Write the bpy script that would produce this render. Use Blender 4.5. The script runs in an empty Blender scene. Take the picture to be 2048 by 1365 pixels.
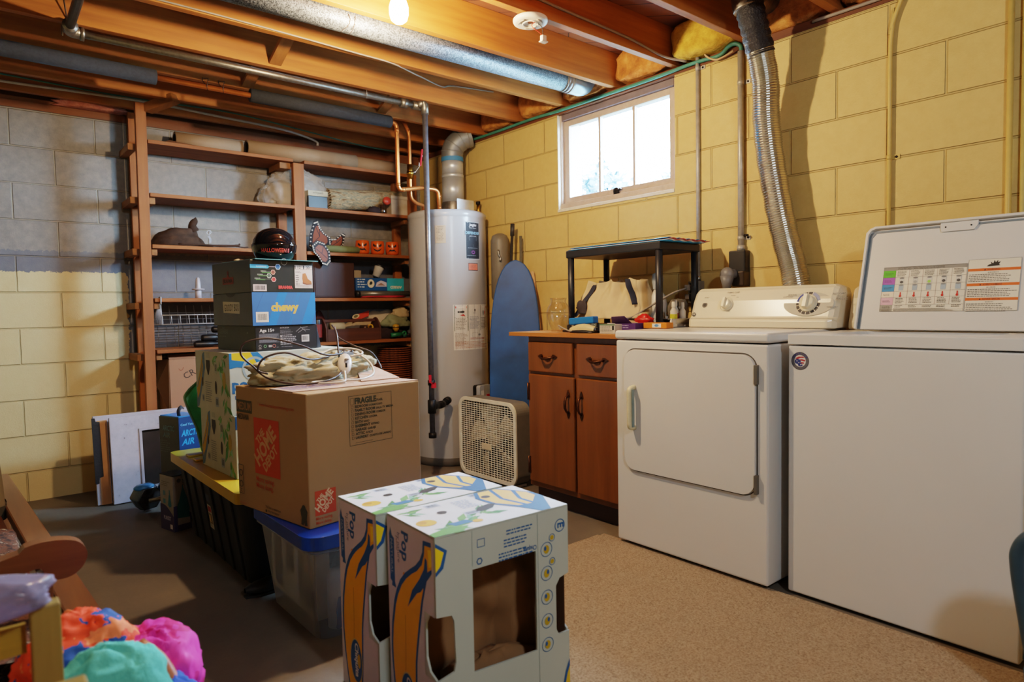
import bpy, bmesh, math, random
from mathutils import Vector, Matrix, geometry, noise
random.seed(7)
SC = bpy.context.scene
COL = SC.collection
PI = math.pi
V = Vector

# ------------------------------------------------------------------ materials
def lin(c):
    return tuple((x / 12.92 if x <= .04045 else ((x + .055) / 1.055) ** 2.4) for x in c)
def hx(h, a=1):
    h = h.lstrip('#')
    return lin(tuple(int(h[i:i + 2], 16) / 255 for i in (0, 2, 4))) + (a,)
class NT:
    def __init__(s, name):
        s.m = bpy.data.materials.new(name); s.m.use_nodes = True
        s.t = s.m.node_tree; s.b = s.t.nodes['Principled BSDF']
    def n(s, ty, **k):
        o = s.t.nodes.new(ty)
        for a, b in k.items():
            if a in o.inputs: o.inputs[a].default_value = b
            else: setattr(o, a, b)
        return o
    def l(s, a, b): s.t.links.new(a, b)
    def coords(s, scale=(1, 1, 1), loc=(0, 0, 0), rot=(0, 0, 0), kind='Object'):
        tc = s.n('ShaderNodeTexCoord'); mp = s.n('ShaderNodeMapping')
        s.l(tc.outputs[kind], mp.inputs['Vector'])
        mp.inputs['Scale'].default_value = scale; mp.inputs['Location'].default_value = loc
        mp.inputs['Rotation'].default_value = rot
        return mp.outputs['Vector']
    def pos(s):
        return s.n('ShaderNodeNewGeometry').outputs['Position']
    def noise(s, vec, scale, detail=4, rough=.55):
        o = s.n('ShaderNodeTexNoise'); s.l(vec, o.inputs['Vector'])
        o.inputs['Scale'].default_value = scale; o.inputs['Detail'].default_value = detail
        o.inputs['Roughness'].default_value = rough
        return o.outputs['Fac']
    def ramp(s, fac, stops):
        o = s.n('ShaderNodeValToRGB'); s.l(fac, o.inputs['Fac'])
        e = o.color_ramp.elements
        while len(e) < len(stops): e.new(.5)
        for el, (p, c) in zip(e, stops):
            el.position = p; el.color = c if len(c) == 4 else tuple(c) + (1,)
        return o.outputs['Color']
    def mix(s, fac, a, b, blend='MIX'):
        o = s.n('ShaderNodeMix', data_type='RGBA', blend_type=blend)
        for i, v in ((0, fac), (6, a), (7, b)):
            if isinstance(v, bpy.types.NodeSocket): s.l(v, o.inputs[i])
            else: o.inputs[i].default_value = v
        return o.outputs[2]
    def math(s, op, a, b=0.0, c=None):
        o = s.n('ShaderNodeMath', operation=op)
        for i, v in enumerate((a, b) if c is None else (a, b, c)):
            if isinstance(v, bpy.types.NodeSocket): s.l(v, o.inputs[i])
            else: o.inputs[i].default_value = v
        return o.outputs[0]
    def bump(s, h, strength=.3, dist=.01):
        o = s.n('ShaderNodeBump'); o.inputs['Strength'].default_value = strength
        o.inputs['Distance'].default_value = dist
        s.l(h, o.inputs['Height']); s.l(o.outputs['Normal'], s.b.inputs['Normal'])
    def set(s, **k):
        for a, b in k.items():
            i = s.b.inputs[a.replace('_', ' ')]
            if isinstance(b, bpy.types.NodeSocket): s.l(b, i)
            else: i.default_value = b
        return s.m
def shade(c, f): return (min(1, c[0] * f), min(1, c[1] * f), min(1, c[2] * f), 1)
_mc = {}
def mat(name, col, rough=.6, metal=0, var=.12, scale=18, bump=.0, bdist=.004, spec=.5, bscale=None, **k):
    """plain painted / plastic / cloth surface with a little tonal variation"""
    if name in _mc: return _mc[name]
    t = NT(name); c = hx(col) if isinstance(col, str) else col
    v = t.coords(); f = t.noise(v, scale)
    col_ = t.ramp(f, [(.25, shade(c, 1 - var)), (.75, shade(c, 1 + var))])
    t.set(Base_Color=col_, Roughness=rough, Metallic=metal)
    t.b.inputs['Specular IOR Level'].default_value = spec
    if bump: t.bump(t.noise(v, bscale or scale * 4, 6, .6), bump, bdist)
    for a, b in k.items(): t.b.inputs[a.replace('_', ' ')].default_value = b
    _mc[name] = t.m
    return t.m
def wood(name, c1, c2, axis=0, scale=1.0, rough=.65, knots=True, stain=None):
    if name in _mc: return _mc[name]
    t = NT(name); sc = [26 * scale] * 3; sc[axis] = 1.6 * scale
    v = t.coords(scale=tuple(sc)); v0 = t.coords()
    f = t.noise(v, 1.0, 5, .6); f2 = t.noise(v0, 1.7, 2)
    c = t.ramp(f, [(.3, hx(c1)), (.7, hx(c2))])
    c = t.mix(t.math('MULTIPLY', f2, .5), c, shade(hx(c1), .55), 'MIX')
    t.set(Base_Color=c, Roughness=rough); t.bump(f, .25, .002)
    _mc[name] = t.m
    return t.m
def emis(name, col, strength):
    if name in _mc: return _mc[name]
    t = NT(name); t.set(Base_Color=hx(col), Emission_Color=hx(col), Emission_Strength=strength)
    _mc[name] = t.m; return t.m
def ink(col, rough=.6):
    return mat('ink_' + col.strip('#'), col, rough, var=.05)
def clear(name, col='#ffffff', rough=.02, alpha=.25, ior=1.45):
    """thin clear plastic / glass: transparent mixed with a glossy coat, so light still passes"""
    if name in _mc: return _mc[name]
    t = NT(name); tr = t.n('ShaderNodeBsdfTransparent'); tr.inputs[0].default_value = hx(col)
    mx = t.n('ShaderNodeMixShader'); fr = t.n('ShaderNodeLayerWeight'); fr.inputs[0].default_value = .35
    f = t.math('ADD', t.math('MULTIPLY', t.math('POWER', fr.outputs['Facing'], 2.0), .55), alpha)
    f = t.math('MINIMUM', f, 1.0)
    t.set(Base_Color=hx(col), Roughness=rough); t.b.inputs['IOR'].default_value = ior
    out = t.t.nodes['Material Output']
    t.l(f, mx.inputs[0]); t.l(tr.outputs[0], mx.inputs[1]); t.l(t.b.outputs[0], mx.inputs[2]); t.l(mx.outputs[0], out.inputs[0])
    _mc[name] = t.m; return t.m

def glass(name, col='#f4f4f0', rough=.02, base=.04):
    """thin clear glass: tinted transparency with mirror-like rims"""
    if name in _mc: return _mc[name]
    t = NT(name); tr = t.n('ShaderNodeBsdfTransparent'); tr.inputs[0].default_value = hx(col)
    gl = t.n('ShaderNodeBsdfGlossy'); gl.inputs['Roughness'].default_value = rough
    mx = t.n('ShaderNodeMixShader'); fr = t.n('ShaderNodeLayerWeight'); fr.inputs[0].default_value = .3
    f = t.math('ADD', t.math('MULTIPLY', t.math('POWER', fr.outputs['Facing'], 3.0), .6), base)
    t.l(f, mx.inputs[0]); t.l(tr.outputs[0], mx.inputs[1]); t.l(gl.outputs[0], mx.inputs[2]); t.l(mx.outputs[0], t.t.nodes['Material Output'].inputs[0])
    _mc[name] = t.m; return t.m

# ------------------------------------------------------------------ mesh builder
class MB:
    def __init__(s): s.v = []; s.f = []; s.mi = []; s.sm = []; s.mats = []; s.M = Matrix()
    def m_(s, m):
        if m is None: return 0
        if m not in s.mats: s.mats.append(m)
        return s.mats.index(m)
    def add(s, vs, fs, mat=None, smooth=False):
        b = len(s.v); s.v += [s.M @ V(p) for p in vs]; i = s.m_(mat)
        for f in fs: s.f.append([b + k for k in f]); s.mi.append(i); s.sm.append(smooth)
        return s
    def box(s, a, b, mat=None, M=None):
        x0, y0, z0 = a; x1, y1, z1 = b
        vs = [V(p) for p in ((x0, y0, z0), (x1, y0, z0), (x1, y1, z0), (x0, y1, z0), (x0, y0, z1), (x1, y0, z1), (x1, y1, z1), (x0, y1, z1))]
        if M is not None: vs = [M @ p for p in vs]
        return s.add(vs, [(0, 3, 2, 1), (4, 5, 6, 7), (0, 1, 5, 4), (1, 2, 6, 5), (2, 3, 7, 6), (3, 0, 4, 7)], mat)
    def beam(s, p, q, w, h, mat=None, up=(0, 0, 1)):
        p = V(p); q = V(q); d = q - p; L = d.length; d.normalize()
        r = d.cross(V(up))
        if r.length < 1e-4: r = d.cross(V((0, 1, 0)))
        r.normalize(); u = r.cross(d)
        M = Matrix((r, d, u)).transposed().to_4x4(); M.translation = p
        return s.box((-w / 2, 0, -h / 2), (w / 2, L, h / 2), mat, M)
    def tube(s, pts, r, n=10, mat=None, caps=True, closed=False, smooth=True, flat=1.0):
        pts = [V(p) for p in pts]; N = len(pts); rs = r if isinstance(r, (list, tuple)) else [r] * N
        tan = []
        for i in range(N):
            a = pts[(i - 1) % N] if (closed or i > 0) else pts[i]
            b = pts[(i + 1) % N] if (closed or i < N - 1) else pts[i]
            t = b - a; tan.append(t.normalized() if t.length > 1e-9 else V((0, 0, 1)))
        up = V((0, 0, 1)) if abs(tan[0].z) < .95 else V((1, 0, 0))
        nr = (up - tan[0] * up.dot(tan[0])).normalized()
        vs = []
        for i in range(N):
            nr = nr - tan[i] * nr.dot(tan[i])
            nr = nr.normalized() if nr.length > 1e-6 else tan[i].orthogonal().normalized()
            bn = tan[i].cross(nr)
            for k in range(n):
                a = 2 * PI * k / n
                vs.append(pts[i] + (nr * math.cos(a) * flat + bn * math.sin(a)) * rs[i])
        fs = []
        for i in range(N if closed else N - 1):
            j = (i + 1) % N
            for k in range(n):
                l = (k + 1) % n
                fs.append((i * n + k, i * n + l, j * n + l, j * n + k))
        if caps and not closed: fs += [tuple(range(n))[::-1], tuple((N - 1) * n + k for k in range(n))]
        return s.add(vs, fs, mat, smooth)
    def cyl(s, p, q, r, n=20, mat=None, r2=None, caps=True): return s.tube([p, q], [r, r if r2 is None else r2], n, mat, caps)
    def lathe(s, prof, c=(0, 0, 0), n=32, mat=None, M=None, smooth=True, caps=False, sx=1, sy=1):
        vs = []
        for (r, z) in prof:
            for k in range(n):
                a = 2 * PI * k / n; p = V((r * math.cos(a) * sx, r * math.sin(a) * sy, z))
                vs.append((M @ p if M is not None else p) + V(c))
        fs = [(i * n + k, i * n + (k + 1) % n, (i + 1) * n + (k + 1) % n, (i + 1) * n + k) for i in range(len(prof) - 1) for k in range(n)]
        if caps: fs += [tuple(range(n))[::-1], tuple((len(prof) - 1) * n + k for k in range(n))]
        return s.add(vs, fs, mat, smooth)
    def grid(s, fn, nu, nv, mat=None, smooth=True, cu=False, cv=False):
        vs = [fn(i / nu if cu else i / (nu - 1), j / nv if cv else j / (nv - 1)) for i in range(nu) for j in range(nv)]
        fs = []
        for i in range(nu if cu else nu - 1):
            for j in range(nv if cv else nv - 1):
                a = (i + 1) % nu; b = (j + 1) % nv
                fs.append((i * nv + j, a * nv + j, a * nv + b, i * nv + b))
        return s.add(vs, fs, mat, smooth)
    def plate(s, F, outer, holes=(), t=.003, mat=None, z0=0.0):
        """flat plate in frame F (2D outline with holes) from z0 to z0+t along the frame's normal"""
        loops = [list(outer)] + [list(h) for h in holes]
        fl = [p for l in loops for p in l]; N = len(fl)
        tri = geometry.tessellate_polygon([[V((p[0], p[1], 0)) for p in l] for l in loops])
        vs = [F(p[0], p[1], z0 + t) for p in fl] + [F(p[0], p[1], z0) for p in fl]
        fs = []
        for a, b, c in tri:
            pa, pb, pc = fl[a], fl[b], fl[c]
            if (pb[0] - pa[0]) * (pc[1] - pa[1]) - (pb[1] - pa[1]) * (pc[0] - pa[0]) < 0: b, c = c, b
            fs.append((a, b, c))
            if t: fs.append((a + N, c + N, b + N))
        if t:
            k = 0
            for l in loops:
                n = len(l)
                for i in range(n):
                    j = (i + 1) % n
                    fs.append((k + i, k + j, k + j + N, k + i + N))
                k += n
        else: vs = vs[:N]
        return s.add(vs, fs, mat)
    def ball(s, c, r, n=16, mat=None, sc=(1, 1, 1), M=None):
        m = n // 2 + 1
        def fn(u, v):
            a = u * 2 * PI; b = (v - .5) * PI
            p = V((math.cos(a) * math.cos(b) * sc[0], math.sin(a) * math.cos(b) * sc[1], math.sin(b) * sc[2])) * r
            return (M @ p if M is not None else p) + V(c)
        return s.grid(fn, n, m, mat, True, cu=True)
    def build(s, name, parent=None, mat=None, bevel=0, seg=2, local=False, subsurf=0, solid=0, **tags):
        me = bpy.data.meshes.new(name)
        vs = s.v; o = bpy.data.objects.new(name, me); COL.objects.link(o)
        if parent is not None:
            o.parent = parent
            if not local:
                inv = rootM(parent).inverted(); vs = [inv @ p for p in vs]
        elif not local:
            xs = [p.x for p in vs]; ys = [p.y for p in vs]; zs = [p.z for p in vs]
            c = V(((min(xs) + max(xs)) / 2, (min(ys) + max(ys)) / 2, min(zs)))
            o.location = c; vs = [p - c for p in vs]
        me.from_pydata(vs, [], s.f)
        for m in (s.mats or [mat]): me.materials.append(m)
        if mat is not None and s.mats and mat not in s.mats: me.materials[0] = me.materials[0]
        me.polygons.foreach_set('material_index', s.mi); me.polygons.foreach_set('use_smooth', s.sm)
        me.validate()
        bm = bmesh.new(); bm.from_mesh(me); bmesh.ops.recalc_face_normals(bm, faces=bm.faces) if solid != -1 else None
        bm.to_mesh(me); bm.free(); me.update()
        if bevel:
            b = o.modifiers.new('b', 'BEVEL'); b.width = bevel; b.segments = seg; b.limit_method = 'ANGLE'; b.angle_limit = .6
        if solid > 0:
            b = o.modifiers.new('s', 'SOLIDIFY'); b.thickness = solid; b.offset = 0
        if subsurf:
            b = o.modifiers.new('u', 'SUBSURF'); b.levels = b.render_levels = subsurf
        tagit(o, **tags)
        return o
def split_parts(*names):
    """every loose piece of these meshes becomes a part of its own"""
    for o in [o for o in bpy.data.objects if o.type == 'MESH' and o.name.split('.')[0] in names]:
        bm = bmesh.new(); bm.from_mesh(o.data); bm.verts.ensure_lookup_table(); seen = {}; n = 0
        for v in bm.verts:
            if v.index in seen: continue
            st = [v]; seen[v.index] = n
            while st:
                a = st.pop()
                for e in a.link_edges:
                    b = e.other_vert(a)
                    if b.index not in seen: seen[b.index] = n; st.append(b)
            n += 1
        if n < 2: bm.free(); continue
        for k in range(n):
            b2 = bm.copy(); b2.verts.ensure_lookup_table()
            bmesh.ops.delete(b2, geom=[v for v in b2.verts if seen[v.index] != k], context='VERTS')
            c = o if k == n - 1 else o.copy()
            me = bpy.data.meshes.new(o.name.split('.')[0])
            for m in o.data.materials: me.materials.append(m)
            b2.to_mesh(me); b2.free(); c.data = me
            if c is not o: COL.objects.link(c)
        bm.free()
def rootM(o):
    while o.parent is not None: o = o.parent
    return Matrix.LocRotScale(o.location, o.rotation_euler, o.scale)
def tagit(o, label=None, cat=None, group=None, kind=None):
    if label: o['label'] = label
    if cat: o['category'] = cat
    if group: o['group'] = group
    if kind: o['kind'] = kind
    return o
def thing(name, label, cat, loc=(0, 0, 0), rz=0, group=None, rot=None):
    o = bpy.data.objects.new(name, None); COL.objects.link(o); o.empty_display_size = .05
    o.location = loc; o.rotation_euler = rot if rot else (0, 0, rz)
    return tagit(o, label, cat, group)
def frame(O, U, W, N=None):
    """2D frame in space: origin, right, up; callable (u, v, n) -> point"""
    O = V(O); U = V(U).normalized(); W = V(W).normalized(); N = U.cross(W) if N is None else V(N)
    return lambda a, b, c=0.0: O + U * a + W * b + N * c
_tc = {}
def text_geo(s, shear=0.0, bold=0.0):
    k = (s, shear, bold)
    if k not in _tc:
        cu = bpy.data.curves.new('t', 'FONT'); cu.body = s; cu.size = 1; cu.fill_mode = 'FRONT'
        cu.shear = shear; cu.offset = bold; cu.resolution_u = 2; cu.align_x = 'LEFT'
        o = bpy.data.objects.new('t', cu); COL.objects.link(o)
        me = bpy.data.meshes.new_from_object(o)
        vs = [(v.co.x, v.co.y) for v in me.vertices]; fs = [tuple(p.vertices) for p in me.polygons]
        bpy.data.objects.remove(o); bpy.data.curves.remove(cu); bpy.data.meshes.remove(me)
        if not vs: vs = [(0, 0)]
        x0 = min(v[0] for v in vs); x1 = max(v[0] for v in vs)
        _tc[k] = ([(v[0] - x0, v[1]) for v in vs], fs, x1 - x0)
    return _tc[k]
class Print:
    """flat printing laid on a surface: layered shapes and lettering in one mesh"""
    def __init__(s, F, lift=.0006): s.F = F; s.b = MB(); s.z = lift; s.k = 0; s.hold = False
    def _z(s):
        if not s.hold: s.k += 1
        return s.z + s.k * .00002
    def poly(s, pts, col):
        s.b.plate(s.F, pts, (), 0, ink(col) if isinstance(col, str) else col, s._z()); return s
    def rect(s, x, y, w, h, col): return s.poly([(x, y), (x + w, y), (x + w, y + h), (x, y + h)], col)
    def ell(s, x, y, rx, ry, col, n=24): return s.poly([(x + rx * math.cos(2 * PI * i / n), y + ry * math.sin(2 * PI * i / n)) for i in range(n)], col)
    def ring(s, x, y, r, w, col, n=28, ry=None):
        ry = ry or r; k = ry / r
        o = [(x + r * math.cos(2 * PI * i / n), y + ry * math.sin(2 * PI * i / n)) for i in range(n)]
        i_ = [(x + (r - w) * math.cos(2 * PI * i / n), y + (r - w) * k * math.sin(2 * PI * i / n)) for i in range(n)]
        s.b.plate(s.F, o, [i_], 0, ink(col), s._z()); return s
    def box(s, x, y, w, h, t, col):
        for a in ((x, y, w, t), (x, y + h - t, w, t), (x, y, t, h), (x + w - t, y, t, h)): s.rect(*a, col)
        return s
    def line(s, pts, w, col):
        for (a, b), (c, d) in zip(pts, pts[1:]):
            dx, dy = c - a, d - b; L = math.hypot(dx, dy) or 1; nx, ny = -dy / L * w / 2, dx / L * w / 2
            s.poly([(a - nx, b - ny), (c - nx, d - ny), (c + nx, d + ny), (a + nx, b + ny)], col)
        return s
    def text(s, t, x, y, h, col, w=None, rot=0, shear=0, bold=.0, center=False):
        vs, fs, W = text_geo(t, shear, bold); k = h / .7; kx = (w / W) if w else k
        if center: x -= W * kx / 2 * math.cos(rot); y -= W * kx / 2 * math.sin(rot)
        z = s._z(); c, sn = math.cos(rot), math.sin(rot)
        P = [s.F(x + a * kx * c - b * k * sn, y + a * kx * sn + b * k * c, z) for a, b in vs]
        s.b.add(P, fs, ink(col)); return s
    def lines(s, x, y, w, n, dy, col, h=None, seed=1):
        """small print too fine to read: rows of short dashes"""
        r = random.Random(seed); s.k += 1; s.hold = True
        for i in range(n):
            a = x; e = x + w * r.uniform(.7, 1)
            while a < e - dy * .3:
                l = dy * r.uniform(.5, 1.8); l = min(l, e - a)
                s.rect(a, y - i * dy, l, h or dy * .4, col); a += l + dy * .3
        s.hold = False
        return s
    def barcode(s, x, y, w, h, seed=3, bg='#e8e4dc'):
        r = random.Random(seed); s.rect(x, y, w, h, bg); a = x + w * .12; s.k += 1; s.hold = True
        while a < x + w * .86:
            t = w * r.choice((.012, .02, .035)); s.rect(a, y + h * .2, t, h * .62, '#1a1a1a'); a += t + w * r.choice((.015, .025))
        s.hold = False
        return s
    def build(s, name, parent, label=None, local=False):
        o = s.b.build(name, parent, solid=-1, local=local)
        if label: o['label'] = label
        return o
def rrect(x0, y0, x1, y1, r, n=6):
    o = []
    for cx, cy, a in ((x1 - r, y0 + r, -90), (x1 - r, y1 - r, 0), (x0 + r, y1 - r, 90), (x0 + r, y0 + r, 180)):
        for i in range(n + 1):
            t = math.radians(a + 90 * i / n); o.append((cx + r * math.cos(t), cy + r * math.sin(t)))
    return o
def arc(c, r, a0, a1, n, plane='xz'):
    o = []
    for i in range(n + 1):
        t = a0 + (a1 - a0) * i / n; p, q = r * math.cos(t), r * math.sin(t)
        o.append({'xz': (c[0] + p, c[1], c[2] + q), 'yz': (c[0], c[1] + p, c[2] + q), 'xy': (c[0] + p, c[1] + q, c[2])}[plane])
    return o
def spline(pts, n=8):
    """Catmull-Rom through points"""
    P = [V(p) for p in pts]; P = [P[0] * 2 - P[1]] + P + [P[-1] * 2 - P[-2]]; o = []
    for i in range(1, len(P) - 2):
        a, b, c, d = P[i - 1:i + 3]
        for k in range(n):
            t = k / n
            o.append(.5 * ((2 * b) + (c - a) * t + (2 * a - 5 * b + 4 * c - d) * t * t + (3 * b - a - 3 * c + d) * t ** 3))
    o.append(P[-2]); return o
def rounded_pipe(pts, r, k=.05, n=5):
    """polyline with filleted corners"""
    P = [V(p) for p in pts]; o = [P[0]]
    for a, b, c in zip(P, P[1:], P[2:]):
        u = (a - b).normalized() * k; w = (c - b).normalized() * k
        for i in range(n + 1):
            t = i / n; o.append(b + u * (1 - t) ** 2 + w * t * t)
    o.append(P[-1]); return o
def crumple(c, size, seed, amp=.25, nu=36, nv=20, flat=True):
    """closed, wrinkled cloth-like lump"""
    off = V((seed * 7.3, seed * 3.1, seed * 1.7)); c = V(c)
    def fn(u, v):
        a = u * 2 * PI; b = (v - .5) * PI
        d = V((math.cos(a) * math.cos(b), math.sin(a) * math.cos(b), math.sin(b)))
        q = V((d.x + .5 * noise.noise(d * 2 + off), d.y + .5 * noise.noise(d * 2 - off), d.z))
        rd = 1 - abs(noise.noise(q * 3.1 + off)) * 2.6
        k = 1 + amp * (.9 * noise.noise(d * 1.6 + off) + .30 * rd + .14 * (1 - 2.6 * abs(noise.noise(q * 6.5 - off))))
        p = V((d.x * size[0], d.y * size[1], d.z * size[2])) * k
        if flat: p.z = max(p.z, -size[2] * .55)
        return c + p + V((0, 0, size[2] * .55 if flat else 0))
    return fn, nu, nv

class Box3:
    """rectangular carton; local frame x right, y back, z up from its front left bottom corner"""
    def __init__(s, name, label, cat, loc, rz, size, m, body='body', bevel=.002, group=None, top=None, build=True):
        s.r = thing(name, label, cat, loc, rz, group); s.w, s.d, s.h = size; s.m = m
        if build:
            w, d, h = size; b = MB()
            b.box((0, 0, 0), size, m); s.body = b.build(body, s.r, local=True, bevel=bevel)
    def front(s, lift=.0006): return Print(frame((0, 0, 0), (1, 0, 0), (0, 0, 1)), lift)
    def left(s, lift=.0006): return Print(frame((0, s.d, 0), (0, -1, 0), (0, 0, 1)), lift)
    def top(s, lift=.0006): return Print(frame((0, 0, s.h), (1, 0, 0), (0, 1, 0)), lift)

# shared materials
M_joist = wood('joist_timber', '#8f5220', '#c07834', 0)
M_board = wood('shelf_timber', '#84491c', '#a5612a', 0)
M_post = wood('post_timber', '#8a4e22', '#ad6a34', 2)
M_crossbrace = wood('brace_timber', '#80532a', '#a56c38', 1)
M_white = mat('enamel_white', '#d2d1cf', .28, var=.02, scale=3)
M_cream = mat('enamel_cream', '#ddd3bd', .25, var=.02, scale=3)
M_black = mat('black_plastic', '#15161a', .45, var=.1)
M_dark = mat('dark_iron', '#26221f', .5, .6, var=.2)
M_galv = mat('galvanised_pipe', '#8b8680', .38, .85, var=.25, scale=60, bump=.15)
M_copper = mat('copper', '#c47440', .28, .7, var=.2, scale=25)
M_card = mat('cardboard', '#a07850', .85, var=.05, scale=6, bump=.05)
M_cardin = mat('cardboard_inside', '#6f5238', .9, var=.08, scale=6)
M_boxwhite = mat('coated_card', '#d3d3ce', .5, var=.03, scale=4)
M_steel = mat('bright_steel', '#b9b9b8', .22, 1, var=.08)
M_brass = mat('brass', '#b58a3c', .3, 1, var=.15)
SKY, WINW, BULBE, BULBW, REARW, EXPO = 185.0, 190.0, 50.0, 70.0, 58.0, 0.52
VT, LOOK = 'Filmic', 'Medium High Contrast'
# ------------------------------------------------------------------ room shell
XR, YB, ZW = 2.897, 4.6075, 2.235
XL, YF = -2.2, -2.4
ZJ = 2.272      # underside of joists
ZC = 2.458      # underside of the floor boards above

def block_mat(name, kind):
    t = NT(name); P = t.pos(); sep = t.n('ShaderNodeSeparateXYZ'); t.l(P, sep.inputs[0])
    cb = t.n('ShaderNodeCombineXYZ')
    if kind == 'back':
        t.l(t.math('ADD', sep.outputs[0], -.25 + 8.128), cb.inputs[0]); t.l(t.math('ADD', sep.outputs[2], -.167 + 4.064), cb.inputs[1])
    else:
        t.l(t.math('ADD', sep.outputs[1], -1.504 + 8.128 + .2032), cb.inputs[0]); t.l(t.math('ADD', sep.outputs[2], -1.2118 + 6.096), cb.inputs[1])
    br = t.n('ShaderNodeTexBrick'); t.l(cb.outputs[0], br.inputs['Vector'])
    br.offset = .5; br.offset_frequency = 2; br.squash = 1
    for k, v in (('Scale', 1), ('Brick Width', .4064), ('Row Height', .2032), ('Mortar Size', .0055), ('Mortar Smooth', .6), ('Bias', 0)): br.inputs[k].default_value = v
    br.inputs['Color1'].default_value = (.42, .42, .42, 1); br.inputs['Color2'].default_value = (.58, .58, .58, 1); br.inputs['Mortar'].default_value = (.5, .5, .5, 1)
    mort = br.outputs['Fac']
    big = t.noise(P, 2.2, 3); fine = t.noise(P, 170, 5, .7); mid = t.noise(P, 26, 5, .65)
    yel = t.ramp(mid, [(.3, hx('#c6a666')), (.7, hx('#d5b878'))])
    yel = t.mix(t.math('MULTIPLY', big, .5), yel, hx('#c8b27a'))
    if kind == 'back':
        yel = t.mix(.7, yel, hx('#cbb88c'))
        gray = t.ramp(mid, [(.3, hx('#77716a')), (.7, hx('#90887c'))])
        gray = t.mix(t.math('MULTIPLY', br.outputs['Color'], .35), gray, hx('#5f6064'))
        gray = t.mix(t.math('MULTIPLY', mort, .5), gray, hx('#a5a196'))
        # the paint stops at a ragged line, and bare grey continues lower behind the shelves, extended down as painted-in shade
        edge = t.math('ADD', sep.outputs[2], t.math('MULTIPLY', t.math('SUBTRACT', t.noise(P, 40, 4, .8), .5), .05))
        behind = t.math('MULTIPLY', t.math('GREATER_THAN', t.math('ADD', sep.outputs[0], t.math('MULTIPLY', mid, .08)), .83), .52)
        g = t.math('GREATER_THAN', edge, t.math('SUBTRACT', 1.300, behind))
        col = t.mix(g, yel, gray)
        e2 = t.math('MULTIPLY', g, t.math('LESS_THAN', edge, 1.42)); col = t.mix(t.math('MULTIPLY', e2, .6), col, hx('#4e5566'))
    else:
        yel = t.mix(.35, yel, hx('#d0aa62'))
        col = yel
    col = t.mix(t.math('MULTIPLY', mort, .26), col, hx('#8a7444'))
    sp = t.math('GREATER_THAN', fine, .73); col = t.mix(t.math('MULTIPLY', sp, .35), col, hx('#7a6236'))
    t.set(Base_Color=col, Roughness=.55)
    h = t.math('SUBTRACT', t.math('ADD', t.math('MULTIPLY', fine, .12), t.math('MULTIPLY', mid, .12)), t.math('MULTIPLY', mort, .9))
    t.bump(h, 1.0, .007)
    return t.m
M_back = block_mat('painted_block_back', 'back'); M_right = block_mat('painted_block_right', 'right')

t = NT('concrete_floor'); P = t.pos()
a = t.noise(P, 1.6, 5, .6); b = t.noise(P, 60, 5, .7)
c = t.ramp(a, [(.3, hx('#5e574f')), (.55, hx('#70675b')), (.75, hx('#857864'))])
c = t.mix(t.math('MULTIPLY', b, .35), c, hx('#463c32'))
M_floor = t.set(Base_Color=c, Roughness=.62); t.bump(b, .25, .003)

t = NT('subfloor_boards'); P = t.pos()
mp = t.n('ShaderNodeMapping'); t.l(P, mp.inputs[0]); mp.inputs['Rotation'].default_value = (0, 0, math.radians(45)); mp.inputs['Scale'].default_value = (1, 1, 1)
br = t.n('ShaderNodeTexBrick'); t.l(mp.outputs[0], br.inputs['Vector'])
for k, v in (('Scale', 1), ('Brick Width', 2.6), ('Row Height', .14), ('Mortar Size', .003)): br.inputs[k].default_value = v
br.inputs['Color1'].default_value = hx('#7d4524'); br.inputs['Color2'].default_value = hx('#93552c'); br.inputs['Mortar'].default_value = hx('#241208')
mp2 = t.n('ShaderNodeMapping'); t.l(mp.outputs[0], mp2.inputs[0]); mp2.inputs['Scale'].default_value = (2, 34, 2)
g = t.noise(mp2.outputs[0], 1, 4); c = t.mix(t.math('MULTIPLY', g, .5), br.outputs['Color'], hx('#4a2713'))
M_sub = t.set(Base_Color=c, Roughness=.75)

def slab(name, a, b, m, **k): return MB().box(a, b, m).build(name, None, kind='structure', **k)
slab('floor', (XL - .2, YF - .2, -.12), (XR + .2, YB + .2, 0), M_floor)
slab('ceiling', (XL - .2, YF - .2, ZC), (XR + .2, YB + .2, ZC + .03), M_sub)
slab('wall_back', (XL - .2, YB, 0), (XR + .2, YB + .2, ZW - .03), M_back)
slab('wall_left', (XL - .2, YF, 0), (XL, YB, ZC), M_right)
slab('wall_front', (XL - .2, YF - .2, 0), (XR + .2, YF, ZC), M_right)
# right wall with the window hole cut through it
WY0, WY1, WZ0 = 2.129, 3.01, 1.648
w = MB(); X2 = XR + .2
w.box((XR, YF, 0), (X2, WY0, ZW), M_right); w.box((XR, WY1, 0), (X2, YB, ZW), M_right); w.box((XR, WY0, 0), (X2, WY1, WZ0), M_right)
w.build('wall_right', None, kind='structure')
M_sill = wood('sill_timber', '#5a3018', '#7a4526', 1)
M_sillx = wood('sill_timber_x', '#6b3d1e', '#8a5228', 0)
w = MB(); w.box((XR - .004, YF, ZW), (X2 + .1, YB + .2, ZW + .0365), M_sill); w.build('trim_1', None, kind='structure', bevel=.003)
w = MB(); w.box((XL, YB - .004, ZW - .0295), (XR - .006, YB + .14, ZW + .012), M_sillx); w.box((XL, YB + .006, ZW + .0125), (XR - .006, YB + .14, ZW + .036), M_sillx)
w.build('trim_2', None, kind='structure', bevel=.002)
w = MB(); w.box((XR + .10, YF, ZW + .037), (XR + .14, YB + .2, ZC - .001), M_sill); w.build('trim_3', None, kind='structure')
w = MB(); w.box((XL, YB + .11, ZW + .037), (XR + .09, YB + .15, ZC - .001), M_sillx); w.build('trim_4', None, kind='structure')
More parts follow.
